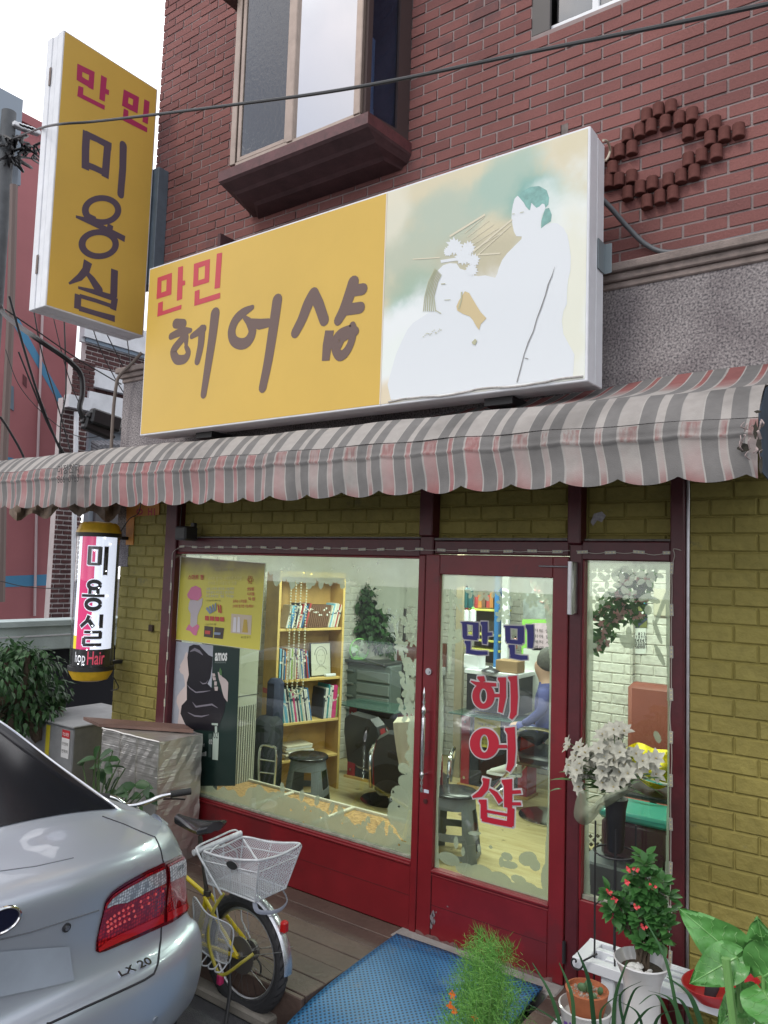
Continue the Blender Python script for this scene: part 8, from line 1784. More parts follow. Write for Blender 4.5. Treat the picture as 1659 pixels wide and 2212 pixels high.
# rows: (s, z, half width of the top part, roundness k, edge drop)
def crow(kind, s, z, W, k, drop, side): return dict(kind=kind, s=s, z=z, W=W, k=k, drop=drop, side=side)
rows_def = [('f', .14, .20, .80, .16, 0), ('f', .05, .26, .86, .18, 0), ('f', .005, .38, .885, .20, 0), ('f', .0, .50, .89, .21, 0), ('f', .015, .575, .885, .22, .0), ('f', .05, .60, .87, .22, 0), ('f', .075, .64, .865, .22, .0), ('f', .085, .74, .86, .23, .0), ('f', .075, .86, .85, .25, .0), ('f', .065, .97, .80, .28, .012), ('f', .085, 1.022, .77, .30, .035),
 ('d', .14, 1.045, .75, .24, .05), ('d', .28, 1.065, .73, .12, .06), ('d', .42, 1.08, .71, .05, .06), ('d', .50, 1.095, .70, .02, .06), ('g', .62, 1.13, .66, -.04, .05), ('g', .95, 1.235, .61, -.05, .05), ('g', 1.30, 1.335, .58, -.04, .045), ('r', 1.58, 1.395, .57, 0, .045), ('r', 2.0, 1.425, .58, 0, .04), ('r', 2.5, 1.42, .58, 0, .04), ('r', 2.85, 1.37, .60, .02, .05), ('r', 3.3, 1.20, .68, .05, .06), ('r', 3.65, 1.02, .74, .06, .06), ('r', 4.1, .95, .76, -.05, .06), ('r', 4.55, .82, .74, -.2, .05), ('r', 4.72, .62, .70, -.25, 0), ('r', 4.74, .4, .70, -.25, 0), ('r', 4.66, .22, .70, -.25, 0)]
ctrl = []
colt = [0, .3, .58, .78, .91, 1.0]
WS = .905
for (kd, s, z, W, k, drop) in rows_def:
 r_ = []
 for t in colt: r_.append((W*t, s+k*abs(t)**4*.8, z-drop*t**2.5))
 se, ze = r_[-1][1], r_[-1][2]
 if kd == 'f':
  r_ += [(W+(WS-W)*.55, se+.10, ze-.004), (WS-.008, se+.22, ze-.012), (WS, max(.60, se+.3), min(ze-.02, .93)), (WS, .75, min(ze-.02, .93))]
 elif kd == 'd':
  u_ = min(1, (s-.10)/.45); zsh = .95
  r_ += [(W+(WS-W)*.5, se+.05*(1-u_), ze-.02), (WS-.02, se+.12*(1-u_), zsh+.01*(1-u_)), (WS, max(.66, se+.1), .93), (WS, .80, .925-.0)]
 else:
  zs_ = .95 if s < 3.6 else min(.95, z-.06); wsd = WS if s < 3.9 else WS-.08*(s-3.9)/.8
  r_ += [(W+(wsd-W)*(.62 if kd != 'r' or s > 3.4 else .55), s+k*.4, ze-(ze-zs_)*.72), (wsd-.015, s+k*.3, zs_), (wsd, s+k*.3, min(.6, zs_-.1)), (wsd-.04, s+k*.3, .22)]
 ctrl.append(r_)
NR, NCc = len(ctrl), len(ctrl[0])
def cr4(a, b_, c, d, t): return .5*((2*b_)+(c-a)*t+(2*a-5*b_+4*c-d)*t*t+(3*b_-a-3*c+d)*t*t*t)
def ctl(i, j, sg):
 i = max(0, min(NR-1, i))
 if j < 0: y, s, z = ctrl[i][-j]; return (-y, s, z)
 y, s, z = ctrl[i][min(j, NCc-1)]; return (y, s, z)
def surf(r, c, off=0.):
 sg = 1 if c >= 0 else -1; c_ = abs(c)
 i = min(int(r), NR-2); j = min(int(c_), NCc-2); tr_1, tc_1 = r-i, c_-j
 q = []
 for ii in range(-1, 3):
  q.append(tuple(cr4(*(ctl(i+ii, j+jj, 1)[k] for jj in range(-1, 3)), tc_1) for k in range(3)))
 y, s, z = (cr4(q[0][k], q[1][k], q[2][k], q[3][k], tr_1) for k in range(3))
 return Vector((XR-s, YC+y*sg, ROADZ+z))
def surfn(r, c, off):
 p = surf(r, c); e = .03; a = surf(min(r+e, NR-1.01), c)-surf(max(r-e, 0), c); b_ = surf(r, c+e)-surf(r, c-e); n_ = a.cross(b_)
 if n_.length < 1e-9: return p
 n_.normalize()
 mid = Vector((XR-1.9, YC, ROADZ+.6))
 if n_.dot(p-mid) < 0: n_ = -n_
 return p+n_*off
M_SIL2 = mat('silver_car_paint', (.42, .46, .53), .33, .5, coat=.6)
cstep = 6; rstep = 6
Rs = [i/rstep for i in range((NR-1)*rstep)]+[NR-1-1e-6]; Cs = [j/cstep for j in range(-(NCc-1)*cstep, (NCc-1)*cstep+1)]
Cs[0] += 1e-6; Cs[-1] -= 1e-6
b = MB(); b.grid([[surf(r, c) for c in Cs] for r in Rs]); body = b.build('body', M_SIL2, car, True, R(60))
wsh = mat('car_glass', (.010, .011, .014), .16, spec=.25)
def patch_rc(name, mt, r0, r1, c0, c1, off, nr=24, nc=24, par=None, fr=None):
 b = MB(); g_ = []
 for i in range(nr+1):
  r = r0+(r1-r0)*i/nr; a, e = (c0, c1) if not callable(c0) else (c0(i/nr), c1(i/nr)); g_.append([surfn(r, a+(e-a)*j/nc, off) for j in range(nc+1)])
 b.grid(g_); return b.build(name, mt, par or car, True)
patch_rc('rear_window', wsh, 14.35, 18.1, lambda t: -4.75-.0*t, lambda t: 4.75+.0*t, .004)
patch_rc('windscreen', wsh, 21.2, 23.0, -4.7, 4.7, .004)
for sg in (-1, 1):
 b = MB(); g_ = []
 for i in range(31):
  r = 16.4+6.2*i/30; zlo = 6.85; zhi = 5.35; g_.append([surfn(r, sg*(zhi+(zlo-zhi)*j/10), .004) for j in range(11)])
 b.grid(g_); b.build('side_window', wsh, car, True)
# chrome trim along the rear window
b = MB(); b.tube([surfn(14.3+3.9*i/30, 4.83, .006) for i in range(31)], .007, 6); b.tube([surfn(14.3+3.9*i/30, -4.83, .006) for i in range(31)], .007, 6); b.build('window_trim', M_CHR, car, True)
# photo position to the nearest visible point of the body surface
def proj(p): d = p-CAM; z = d.dot(FWD); return 829.5+FOC*d.dot(RIGHT)/z, 1106-FOC*d.dot(UP)/z
GR = []
for i in range(0, 141):
 for j in range(-36, 73):
  r, c = i*.1, j*.1
  p = surf(r, c); GR.append((r, c, *proj(p)))
def near(px, py, s0=None):
 best = min((g for g in GR if s0 is None or abs(g[0]-s0[0])+abs(g[1]-s0[1]) < 1.6), key=lambda g: (g[2]-px)**2+(g[3]-py)**2); r, c = best[0], best[1]; st_ = .06
 for _ in range(14):
  bb_ = (1e9, r, c)
  for dr_ in (-st_, 0, st_):
   for dc_ in (-st_, 0, st_):
    rr_, cc_ = max(0, r+dr_), c+dc_; x_, y_ = proj(surf(rr_, cc_)); e = (x_-px)**2+(y_-py)**2
    if e < bb_[0]: bb_ = (e, rr_, cc_)
  if (bb_[1], bb_[2]) == (r, c): st_ *= .55
  r, c = bb_[1], bb_[2]
 return r, c
cF = lambda x, y: ((x/2.0737)/1.8228, (3000+y/2.0737)/1.8228)
up_ = [(778, 1470), (808, 1330), (850, 1135), (905, 1060), (980, 1005), (1060, 957), (1190, 885), (1318, 828), (1345, 818), (1420, 782), (1482, 752), (1515, 830)]
lo_ = [(775, 1540), (800, 1558), (850, 1546), (905, 1524), (980, 1492), (1060, 1460), (1190, 1402), (1318, 1345), (1345, 1335), (1420, 1297), (1490, 1250), (1552, 1200)]
RC = []
for a, q in zip(up_, lo_): RC.append((near(*cF(*a), RC[-1][0] if len(RC) > 4 else None), near(*cF(*q), RC[-1][1] if len(RC) > 4 else None)))
def lamp_pt(u, v, off):
 k = min(int(u), len(RC)-2); t = u-k
 a = [RC[k][m][0]*(1-t)+RC[k+1][m][0]*t for m in (0, 1)], [RC[k][m][1]*(1-t)+RC[k+1][m][1]*t for m in (0, 1)]
 return surfn(a[0][0]*(1-v)+a[0][1]*v, a[1][0]*(1-v)+a[1][1]*v, off)
def lamp_patch(name, mt, u0, u1, v0, v1, off, par, nu=26, nv=14):
 b = MB(); b.grid([[lamp_pt(u0+(u1-u0)*i/nu, (v0(u0+(u1-u0)*i/nu) if callable(v0) else v0)*(1-j/nv)+(v1(u0+(u1-u0)*i/nu) if callable(v1) else v1)*j/nv, off) for i in range(nu+1)] for j in range(nv+1)])
 o = b.build(name, mt, smooth=True); return sub(o, par) if par.type != 'EMPTY' else sub(o, par)
def lens_mat(name, col, dark, sc_, rough=.05):
 m = bpy.data.materials.new(name); m.use_nodes = True; MATS[name] = m; n, l = m.node_tree.nodes, m.node_tree.links; bs = n['Principled BSDF']; t = n.new('ShaderNodeTexCoord'); v = n.new('ShaderNodeTexVoronoi'); v.inputs['Scale'].default_value = sc_; v.inputs['Randomness'].default_value = .35
 l.new(t.outputs['Object'], v.inputs['Vector']); r = n.new('ShaderNodeValToRGB'); r.color_ramp.elements[0].color = (*col, 1); r.color_ramp.elements[0].position = .1; r.color_ramp.elements[1].color = (*dark, 1); r.color_ramp.elements[1].position = .55
 l.new(v.outputs['Distance'], r.inputs['Fac']); l.new(r.outputs[0], bs.inputs['Base Color']); bs.inputs['Roughness'].default_value = rough; bs.inputs['Coat Weight'].default_value = 1.; bs.inputs['Coat Roughness'].default_value = .02; bs.inputs['Specular IOR Level'].default_value = .5; return m
tl = MB(); tl.grid([[lamp_pt(u_*11/40, v_/20, .005) for u_ in range(41)] for v_ in range(21)])
tlo = tl.build('tail_lamp', lens_mat('lamp_edge', (.12, .004, .008), (.07, .003, .006), 60, .1), car, True)
lamp_patch('red_lens', lens_mat('red_lens', (.55, .01, .012), (.17, .002, .006), 75), .6, 7.02, .06, .94, .009, tlo); lamp_patch('red_lens', lens_mat('red_lens2', (.42, .01, .012), (.20, .003, .006), 90), 8.02, 10.8, .05, .95, .009, tlo)
lamp_patch('reflector_strip', mat('plain_red_lens', (.42, .008, .012), .15, coat=1), .65, 7.0, .80, .93, .0115, tlo); lamp_patch('reflector_strip', MATS['plain_red_lens'], 8.05, 10.75, .80, .93, .0115, tlo)
lamp_patch('clear_lens', lens_mat('clear_lens', (.70, .72, .76), (.20, .21, .24), 85), 2.15, 7.0, lambda u: .10, lambda u: .16+.17*min(1, (u-2.15)/2.2), .0125, tlo); lamp_patch('clear_lens', MATS['clear_lens'], 8.08, 10.55, .09, lambda u: .34, .0125, tlo)
b = MB()
for row_ in range(3):
 for k in range(11-row_*2):
  c0 = lamp_pt(2.2+k*.46+row_*.1, .43+row_*.095, .0105); b.cyl(c0, c0+(CAM-c0).normalized()*.002, .0055, n=8)
sub(b.build('led_cluster', mat('led_red', (.62, .03, .03), .3)), tlo)
def seam(name, pts, r=.0022, mt=None, off=.0005):
 q = []; out = []
 for p in pts: q.append(near(*cF(*p), q[-1] if q and len(pts) != 3 else None))
 for i in range(len(q)-1):
  for k in range(8): t = k/8; out.append(surfn(q[i][0]*(1-t)+q[i+1][0]*t, q[i][1]*(1-t)+q[i+1][1]*t, off))
 out.append(surfn(*q[-1], off)); b = MB(); b.tube(out, r, 5); return b.build(name, mt or mat('panel_gap', (.02, .02, .025), .8), car, True)
seam('panel_gap', [(835, 445), (1000, 505), (1150, 570), (1265, 615), (1300, 690), (1325, 790), (1333, 820)], .0032)
seam('panel_gap', [(1316, 1348), (1312, 1450), (1300, 1560), (1285, 1660), (1255, 1730), (1180, 1780), (1000, 1865), (700, 2000), (400, 2138), (380, 2139)], .0045)
seam('lid_crease', [(0, 1450), (250, 1390), (450, 1325), (640, 1265), (805, 1212)], .0035, mat('crease_grey', (.12, .13, .15), .5))
seam('lid_crease', [(0, 893), (300, 852), (600, 785)], .0022, MATS['crease_grey'])
# plate, badge, emblem, letters
pr_c = [near(*cF(*p)) for p in ((-60, 1530), (690, 1500))]
b = MB(); g_ = []
prm = [near(*cF(*p)) for p in ((-250, 1560), (560, 1500), (600, 1780), (-250, 1960))]
for i in range(9):
 row = []
 for j in range(17):
  s_, t_ = j/16, i/8; a = [prm[0][k]*(1-s_)+prm[1][k]*s_ for k in (0, 1)]; d_ = [prm[3][k]*(1-s_)+prm[2][k]*s_ for k in (0, 1)]; row.append(surfn(a[0]*(1-t_)+d_[0]*t_, a[1]*(1-t_)+d_[1]*t_, .008))
 g_.append(row)
b.grid(g_); b.build('licence_plate', mat('blank_plate', (.30, .34, .40), .5, var=.15, vs=4), car, True)
q = near(*cF(0, 1290)); c0 = surfn(*q, .004); nn_ = (surfn(*q, .02)-c0).normalized(); uu_ = Vector((0, 1, 0)); ww_ = nn_.cross(uu_).normalized()*-1
if ww_.z < 0: ww_ = -ww_
b = MB(); el = [c0+uu_*(.062*math.cos(2*math.pi*i/32))+ww_*(.040*math.sin(2*math.pi*i/32)) for i in range(32)]; b.prism(el, nn_*.008); em_ = b.build('emblem', mat('emblem_navy', (.01, .012, .03), .15), car)
b = MB(); b.tube([p+nn_*.008 for p in el], .006, 8, closed=True); sub(b.build('chrome_ring', M_CHR, smooth=True), em_)
a = surfn(*near(*cF(985, 1768)), .003); c_2 = surfn(*near(*cF(1245, 1655)), .003); ux_ = (c_2-a).normalized(); nn_ = (surfn(*near(*cF(1100, 1700)), .03)-surfn(*near(*cF(1100, 1700)), .0)).normalized(); uy_ = (Vector((0, 0, 1))-ux_*ux_.z-nn_*nn_.z*0).normalized()
uy_ = nn_.cross(ux_); uy_ = uy_ if uy_.z > 0 else -uy_
o = text('LX 20', a, ux_, uy_, (c_2-a).length, .036, 'badge_letters', M_CHR, None, .02, .004)
so_ = o.modifiers.new('s', 'SOLIDIFY'); so_.thickness = .004; sub(o, car)
q = near(*cF(540, 1350)); c0 = surfn(*q, .0); b = MB(); nn_ = (surfn(*q, .02)-c0).normalized(); b.cyl(c0, c0+nn_*.006, .016, n=20); lk_ = b.build('lid_lock', mat('lock_dark', (.03, .03, .035), .3), car); b = MB(); b.cyl(c0+nn_*.006, c0+nn_*.010, .009, n=16); sub(b.build('lock_core', M_CHR, smooth=True), lk_)
q = near(*cF(1268, 2105)); c0 = surfn(*q, -.002); nn_ = (surfn(*q, .02)-c0).normalized(); b = MB(); b.cyl(c0, c0+nn_*.006, .013, n=18); b.build('parking_sensor', mat('sensor_silver', (.3, .33, .37), .3, .5), car)
for sg in (-1, 1):
 for s_ in (1.02, 3.75):
  b = MB(); c0 = Vector((XR-s_, YC+sg*.80, ROADZ+.32)); b.cyl(c0-Vector((0, .1, 0)), c0+Vector((0, .115, 0)), .32, n=40); w0 = b.build('wheel', M_BLKR, car)
  b = MB(); b.cyl(c0-Vector((0, .112, 0)), c0+Vector((0, .118, 0)), .2, n=30); sub(b.build('rim', M_ALU), w0)
b = MB(); b.box((XR-4.6, YC-.8, ROADZ+.16), (XR-.2, YC+.8, ROADZ+.26)); b.build('underbody', M_BLK, car)
# ------------------------------------------------------------------ pots and plants on the right
bn = thing('plastic_shelf', 'white plastic slatted bench on the deck beneath the flowering pots', 'bench', (1.4, -.31, 0))
bx0, bx1, by0, by1, bz = 1.05, 1.85, -.415, -.20, .35
M_WPL = mat('white_plastic', (.62, .64, .68), .35)
b = MB()
b.cbox((bx0, by0, bz-.045), (bx1, by0+.018, bz), .003); b.cbox((bx0, by1-.018, bz-.045), (bx1, by1, bz), .003); b.cbox((bx0, by0+.018, bz-.045), (bx0+.06, by1-.018, bz-.002), .003); b.cbox((bx1-.06, by0+.018, bz-.045), (bx1, by1-.018, bz-.002), .003)
ys = [by0+.018, by0+.055, by0+.09, by0+.125, by1-.055, by1-.018]
b.cbox((bx0+.06, by0+.018, bz-.045), (bx1-.06, by0+.05, bz-.001), .003); b.cbox((bx0+.12, by0+.072, bz-.045), (bx1-.06, by0+.105, bz-.0015), .003); b.cbox((bx0+.06, by0+.125, bz-.045), (bx1-.06, by0+.155, bz-.001), .003); b.cbox((bx0+.12, by0+.175, bz-.045), (bx1-.06, by1-.018, bz-.0015), .003)
b.box((bx0+.05, by0+.01, bz-.043), (bx1-.05, by1-.01, bz-.036)); b.build('top', M_WPL, bn)
for x_ in (bx0+.12, bx1-.2):
 for y_ in (by0+.02, by1-.05): b = MB(); b.cbox((x_, y_, 0), (x_+.06, y_+.035, bz-.04), .006); b.build('leg', M_WPL, bn)
def soil(name): return mat('potting_soil', (.06, .04, .03), .95, var=.4, vs=30, bump=1, bs=80)
def pebbles(mb, c, R_, n, z, rg, s=.02):
 for _ in range(n):
  a = rg.random()*6.28; r_ = R_*rg.random()**.5; k = s*rg.uniform(.5, 1.2); mb.lathe([(0, -k*.5), (k*.7, -k*.3), (k, 0), (k*.7, k*.3), (0, k*.45)], (c.x+r_*math.cos(a), c.y+r_*math.sin(a), z+k*.15), 10, Matrix.Rotation(rg.random()*3, 4, 'Z') @ Matrix.Diagonal((1, .7, 1)).to_4x4())
# white fluted vase with crown of thorns
vc = P(1387, 2074, 1, -.58); vR = .107; vz = vc.z
vp = thing('crown_of_thorns', 'bushy green plant with small red flowers in a tall white vase shaped pot', 'plant', (vc.x, vc.y, .0))
M_CER = mat('white_ceramic', (.55, .55, .55), .18, var=.08, vs=12, coat=.5)
b = MB(); b.lathe([(0, .1), (vR*.95, .1), (vR*.98, .13), (vR*.82, .17), (vR*.66, .24), (vR*.64, vz-.10), (vR*.72, vz-.06), (vR*.93, vz-.012), (vR, vz), (vR*.96, vz+.004), (vR*.88, vz-.02), (vR*.68, vz-.05), (0, vz-.045)], (vc.x, vc.y, 0), 44); b.build('pot', M_CER, vp, True)
b = MB(); b.lathe([(vR*.76, vz-.036), (0, vz-.026)], (vc.x, vc.y, 0), 24); b.build('soil', soil('s'), vp)
b = MB(); rg = random.Random(61); pebbles(b, Vector((vc.x+.01, vc.y-.035, 0)), vR*.45, 9, vz-.02, rg, .024); b.build('white_stones', mat('white_stone', (.62, .62, .6), .4), vp, True)
b = MB(); s_ = MB(); fw = MB()
Cc = lambda x, y: P((2100+x/1.66)/1.8228, (2700+y/1.66)/1.8228, 1, -.58)
for (px, py) in ((700, 1150), (770, 1140), (680, 1220), (790, 1230), (640, 1300), (720, 1290), (820, 1310), (580, 1390), (680, 1380), (770, 1390), (850, 1400), (560, 1470), (650, 1480), (740, 1490), (830, 1480), (620, 1560), (700, 1570), (790, 1570), (870, 1560), (620, 1350), (740, 1340), (670, 1640), (760, 1640), (840, 1650), (870, 1500), (545, 1320), (545, 1440), (720, 1700), (800, 1690)):
 c0 = Cc(px, py)+Vector((0, rg.uniform(-.08, .08), 0))
 for _ in range(19):
  d = Vector((rg.gauss(0, 1), rg.gauss(0, 1)-.3, rg.gauss(0, .6)+.15)).normalized(); leaf(b, c0+d*.012, d, Vector((0, -.3, 1)), rg.uniform(.036, .056), rg.uniform(.016, .022), fold=.2, seg=3, droop=.15)
 s_.tube(smoothpath([Vector((vc.x+rg.uniform(-.03, .03), vc.y, vz-.03)), (Vector((vc.x, vc.y, vz+.05))+c0)/2, c0], 4), .004, 5)
b.build('leaves', mat_leaf('thorn_leaf', (.035, .12, .03), (.08, .22, .06), .4), vp, True); s_.build('stem', M_WOOD, vp, True)
for (px, py) in ((668, 1155), (715, 1152), (668, 1240), (826, 1264), (545, 1300), (590, 1350), (570, 1358), (720, 1393), (766, 1520)):
 c0 = Cc(px, py)+Vector((0, -.09, 0)); fw = MB()
 for k in range(4): a = k*math.pi/2+.4; leaf(fw, c0+Vector((rg.uniform(-.006, .006), 0, 0)), (math.cos(a), -.4, math.sin(a)*.8), (0, -1, .2), .013, .008, seg=2)
 fw.build('flower', mat('coral_flower', (.65, .06, .07), .5), vp)
b = MB(); b.cbox((1.0, -.72, 0), (1.75, -.44, .10), .006); tag(b.build('low_step', mat('pale_plinth', (.5, .52, .55), .5)), 'low pale platform under the white vase on the right deck', 'platform')
# terracotta cactus pot in a white planter
tcq = P(1268, 2136, 1, -.66); tR = .084; tz = tcq.z+.0
tp = thing('terracotta_cactus_pot', 'terracotta pot with small cacti and gravel', 'plant', (tcq.x, tcq.y, 0))
tag(tp, 'terracotta bowl with small cacti and gravel sitting in a white flowered planter', 'plant')
b = MB(); b.lathe([(0, tz-.11), (tR*.7, tz-.11), (tR*.93, tz-.03), (tR*.97, tz-.01), (tR, tz), (tR*.9, tz+.002), (tR*.86, tz-.012), (0, tz-.014)], (tcq.x, tcq.y, 0), 40); b.build('pot', mat('terracotta', (.38, .12, .05), .75, var=.2, vs=20, bump=.15), tp, True)
b = MB(); pebbles(b, Vector((tcq.x, tcq.y, 0)), tR*.75, 110, tz-.013, rg, .006); b.build('gravel', mat('pale_gravel', (.35, .3, .25), .9, var=.6, vs=60), tp)
for (dx, dy_, h_, w_2, tl_) in ((.0, .0, .05, .018, .2), (-.012, -.01, .035, .02, -.3), (.045, .01, .035, .012, .3), (.03, -.03, .025, .014, .9)):
 b = MB(); M_ = Matrix.Translation((tcq.x+dx, tcq.y+dy_, tz-.012)) @ Matrix.Rotation(tl_, 4, 'Y'); b.lathe([(0, 0), (w_2*.6, .003), (w_2, h_*.5), (w_2*.7, h_*.85), (0, h_)], (0, 0, 0), 14, M_ @ Matrix.Diagonal((1, .45, 1, 1))); b.build('cactus_pad', mat('cactus_green', (.07, .14, .06), .6, var=.3, vs=60), tp, True)
wp_ = thing('white_planter', 'white ceramic planter painted with purple flowers under the terracotta bowl', 'planter', (tcq.x, tcq.y, 0))
b = MB(); b.lathe([(0, .0), (.07, .0), (.095, tz-.10), (.105, tz-.065), (.098, tz-.062), (.085, tz-.10), (0, tz-.115)], (tcq.x-.005, tcq.y, 0), 40); b.build('bowl', M_CER, wp_, True)
b = MB()
for k in range(22):
 a = math.atan2(CAM.y-tcq.y, CAM.x-tcq.x)-.75+rg.uniform(-.22, .22); z_ = tz-.13+rg.uniform(-.03, .03); r_ = .07+.025*(z_/(tz-.10))+.0015; c0 = Vector((tcq.x-.005+r_*math.cos(a), tcq.y+r_*math.sin(a), z_)); nn_ = Vector((math.cos(a), math.sin(a), 0)); b.cyl(c0, c0+nn_*.001, .005, n=7)
b.build('painted_flowers', mat('purple_glaze', (.16, .06, .32), .3), wp_)
# red dish
rc = P(1562, 2118, 1, -.36); rd_ = thing('red_dish', 'wide shallow red plastic dish lying on the white bench', 'dish', (rc.x, rc.y, bz))
rR = .145; b = MB(); b.lathe([(0, .0), (rR*.72, .0), (rR*.76, .008), (rR, .05), (rR*1.01, .056), (rR*.97, .056), (rR*.72, .012), (0, .010)], (rc.x, rc.y, bz+.01), 48, Matrix.Rotation(R(-10), 4, 'Y')); b.build('bowl', mat('red_plastic', (.38, .012, .02), .3), rd_, True)
b = MB(); M_ = Matrix.Translation((rc.x-.03, rc.y-.04, bz+.06)) @ Matrix.Rotation(R(15), 4, 'Y'); b.lathe([(0, -.055), (.02, -.05), (.026, 0), (.02, .05), (0, .055)], (0, 0, 0), 16, M_ @ Matrix.Diagonal((1, .5, 1, 1))); tag(b.build('dark_stone', mat('dark_stone', (.035, .04, .045), .5), None, True), 'dark flat stone standing in the red plastic dish', 'stone')
# tall black vase of white lilies on an iron stand
ly = -.30
Cl = lambda x, y, Y=ly: P((2100+x/1.66)/1.8228, (2700+y/1.66)/1.8228, 1, Y)
vtop, vbot = Cl(545, 735), Cl(530, 1080); wl_t = (Cl(640, 740)-Cl(455, 740)).length*.5*.85
lv_ = thing('lily_vase', 'black vase with a big bunch of white artificial lilies beside the door', 'flowers', (vtop.x, ly, vbot.z))
b = MB(); b.lathe([(0, vbot.z), (wl_t*.55, vbot.z), (wl_t*.68, vbot.z+.015), (wl_t*.8, vtop.z-.05), (wl_t*.98, vtop.z), (wl_t*.85, vtop.z), (0, vtop.z-.03)], ((vtop.x+vbot.x)/2, ly, 0), 30); b.build('vase', mat('black_vase', (.012, .012, .014), .5), lv_, True)
M_LILY = mat('lily_white', (.42, .42, .35), .7, var=.35, vs=40); M_LGR = mat_leaf('lily_green', (.06, .13, .04), (.12, .22, .08)); rg = random.Random(101)
b = MB(); g_ = MB(); st_m = MB(); lcen = Vector((vtop.x, ly, vtop.z+.02)); yl = MB()
for k in range(112):
 px, py = rg.gauss(455, 115), rg.gauss(510, 72)
 if 100 < k < 107: px, py = rg.uniform(520, 600), rg.uniform(255, 340)
 if k > 106: px, py = rg.uniform(740, 800), rg.uniform(470, 520)
 px = max(240, min(800, px)); py = max(270, min(660, py)); c0 = Cl(px, py, ly+rg.uniform(-.14, .1)); dd = (c0-lcen); dd.y -= .18; dd.normalize()
 a1 = dd.orthogonal().normalized(); a2 = dd.cross(a1)
 op = rg.uniform(.5, 1.3)
 for m_i in range(6):
  a = m_i*math.pi/3+k; d = (a1*math.cos(a)+a2*math.sin(a))*op+dd*.6; leaf(b, c0, d, dd, rg.uniform(.035, .048), .016, fold=.25, seg=3, droop=.25)
 yl.cyl(c0, c0+dd*.012, .003, n=5); st_m.tube(smoothpath([lcen, lcen.lerp(c0, .5)+Vector((0, 0, .03)), c0], 4), .002, 4)
b.build('lily_blooms', M_LILY, lv_, True); yl.build('stamens', mat('stamen', (.35, .28, .12), .7), lv_)
for k in range(60):
 px, py = rg.gauss(455, 140), rg.gauss(560, 70); c0 = Cl(px, py, ly+rg.uniform(-.1, .08)); d = (c0-lcen).normalized(); leaf(g_, c0-d*.05, d, (0, -.3, 1), rg.uniform(.06, .13), .011, seg=4)
for (a_, c_1) in (((480, 690), (385, 860)), ((620, 660), (700, 700)), ((560, 330), (480, 240)), ((340, 440), (330, 350)), ((600, 560), (850, 720))): g_.tube(smoothpath([lcen, Cl(*a_), Cl(*c_1)], 6), .0015, 4)
g_.build('lily_leaves', M_LGR, lv_, True); st_m.build('stems', mat('green_stem', (0, 0, 0)), lv_, True)
# gauze ribbon
b = MB(); rows = []
ctr_ = [(300, 690), (275, 760), (265, 850), (300, 900), (350, 910), (400, 870), (450, 810), (520, 770), (590, 720), (650, 690)]
inn = [(330, 680), (345, 720), (350, 770), (365, 790), (390, 780), (420, 750), (455, 725), (500, 700), (560, 680), (620, 650)]
for k in range(10): a_, c_1 = Cl(*ctr_[k], ly-.10+.01*(k % 3)), Cl(*inn[k], ly-.15); rows.append([a_.lerp(c_1, t/5)+Vector((0, -.03*math.sin(math.pi*t/5), 0)) for t in range(6)])
rows = [[smoothpath([r[j] for r in rows], 4)[i] for j in range(6)] for i in range(37)]
b.grid(rows)
def gauze():
 m = bpy.data.materials.new('green_gauze'); m.use_nodes = True; MATS['green_gauze'] = m; n, l = m.node_tree.nodes, m.node_tree.links; bs = n['Principled BSDF']; bs.inputs['Base Color'].default_value = (.20, .23, .16, 1); bs.inputs['Roughness'].default_value = .8
 t = n.new('ShaderNodeBsdfTransparent'); x = n.new('ShaderNodeMixShader'); x.inputs['Fac'].default_value = .62; l.new(t.outputs[0], x.inputs[1]); l.new(bs.outputs[0], x.inputs[2]); l.new(x.outputs[0], n['Material Output'].inputs['Surface']); return m
b.build('gauze_ribbon', gauze(), lv_, True)
isd = thing('iron_plant_stand', 'black wrought iron stand with curled feet holding the lily vase', 'stand', (vtop.x, ly, 0))
b = MB(); M_IRON = mat('wrought_iron', (.012, .012, .014), .5)
cx_ = (vtop.x+vbot.x)/2
for k, a in enumerate((R(200), R(290), R(20), R(110))):
 dx, dy_ = math.cos(a)*.085, math.sin(a)*.085; b.tube(smoothpath([(cx_+dx, ly+dy_, vbot.z+.12), (cx_+dx, ly+dy_, vbot.z-.1), (cx_+dx*1.05, ly+dy_*1.05, .12), (cx_+dx*1.8, ly+dy_*1.8, .015), (cx_+dx*2.5, ly+dy_*2.5, .03), (cx_+dx*2.6, ly+dy_*2.6, .07), (cx_+dx*2.2, ly+dy_*2.2, .075)], 6), .0045, 6)
 b.tube(smoothpath([(cx_+dx, ly+dy_, .55), (cx_+dx*.4, ly+dy_*.4, .60), (cx_+dx*.1, ly, .56), (cx_+dx*.3, ly, .53)], 5), .003, 5)
b.tube([(cx_+.09*math.cos(2*math.pi*i/24), ly+.09*math.sin(2*math.pi*i/24), vbot.z-.004) for i in range(24)], .004, 6, closed=True);
b.build('stand_frame', M_IRON, isd, True)
# scroll foot seen under the bench
b = MB(); q = P(1243, 2078, 1, -.44); sp_ = [q+Vector((.006*t*math.cos(t)*.9, 0, .006*t*math.sin(t))) for t in [k*.35 for k in range(0, 20)]]; b.tube(sp_+[P(1290, 2060, 1, -.42)], .004, 6); b.build('scroll_foot', M_IRON, isd, True)
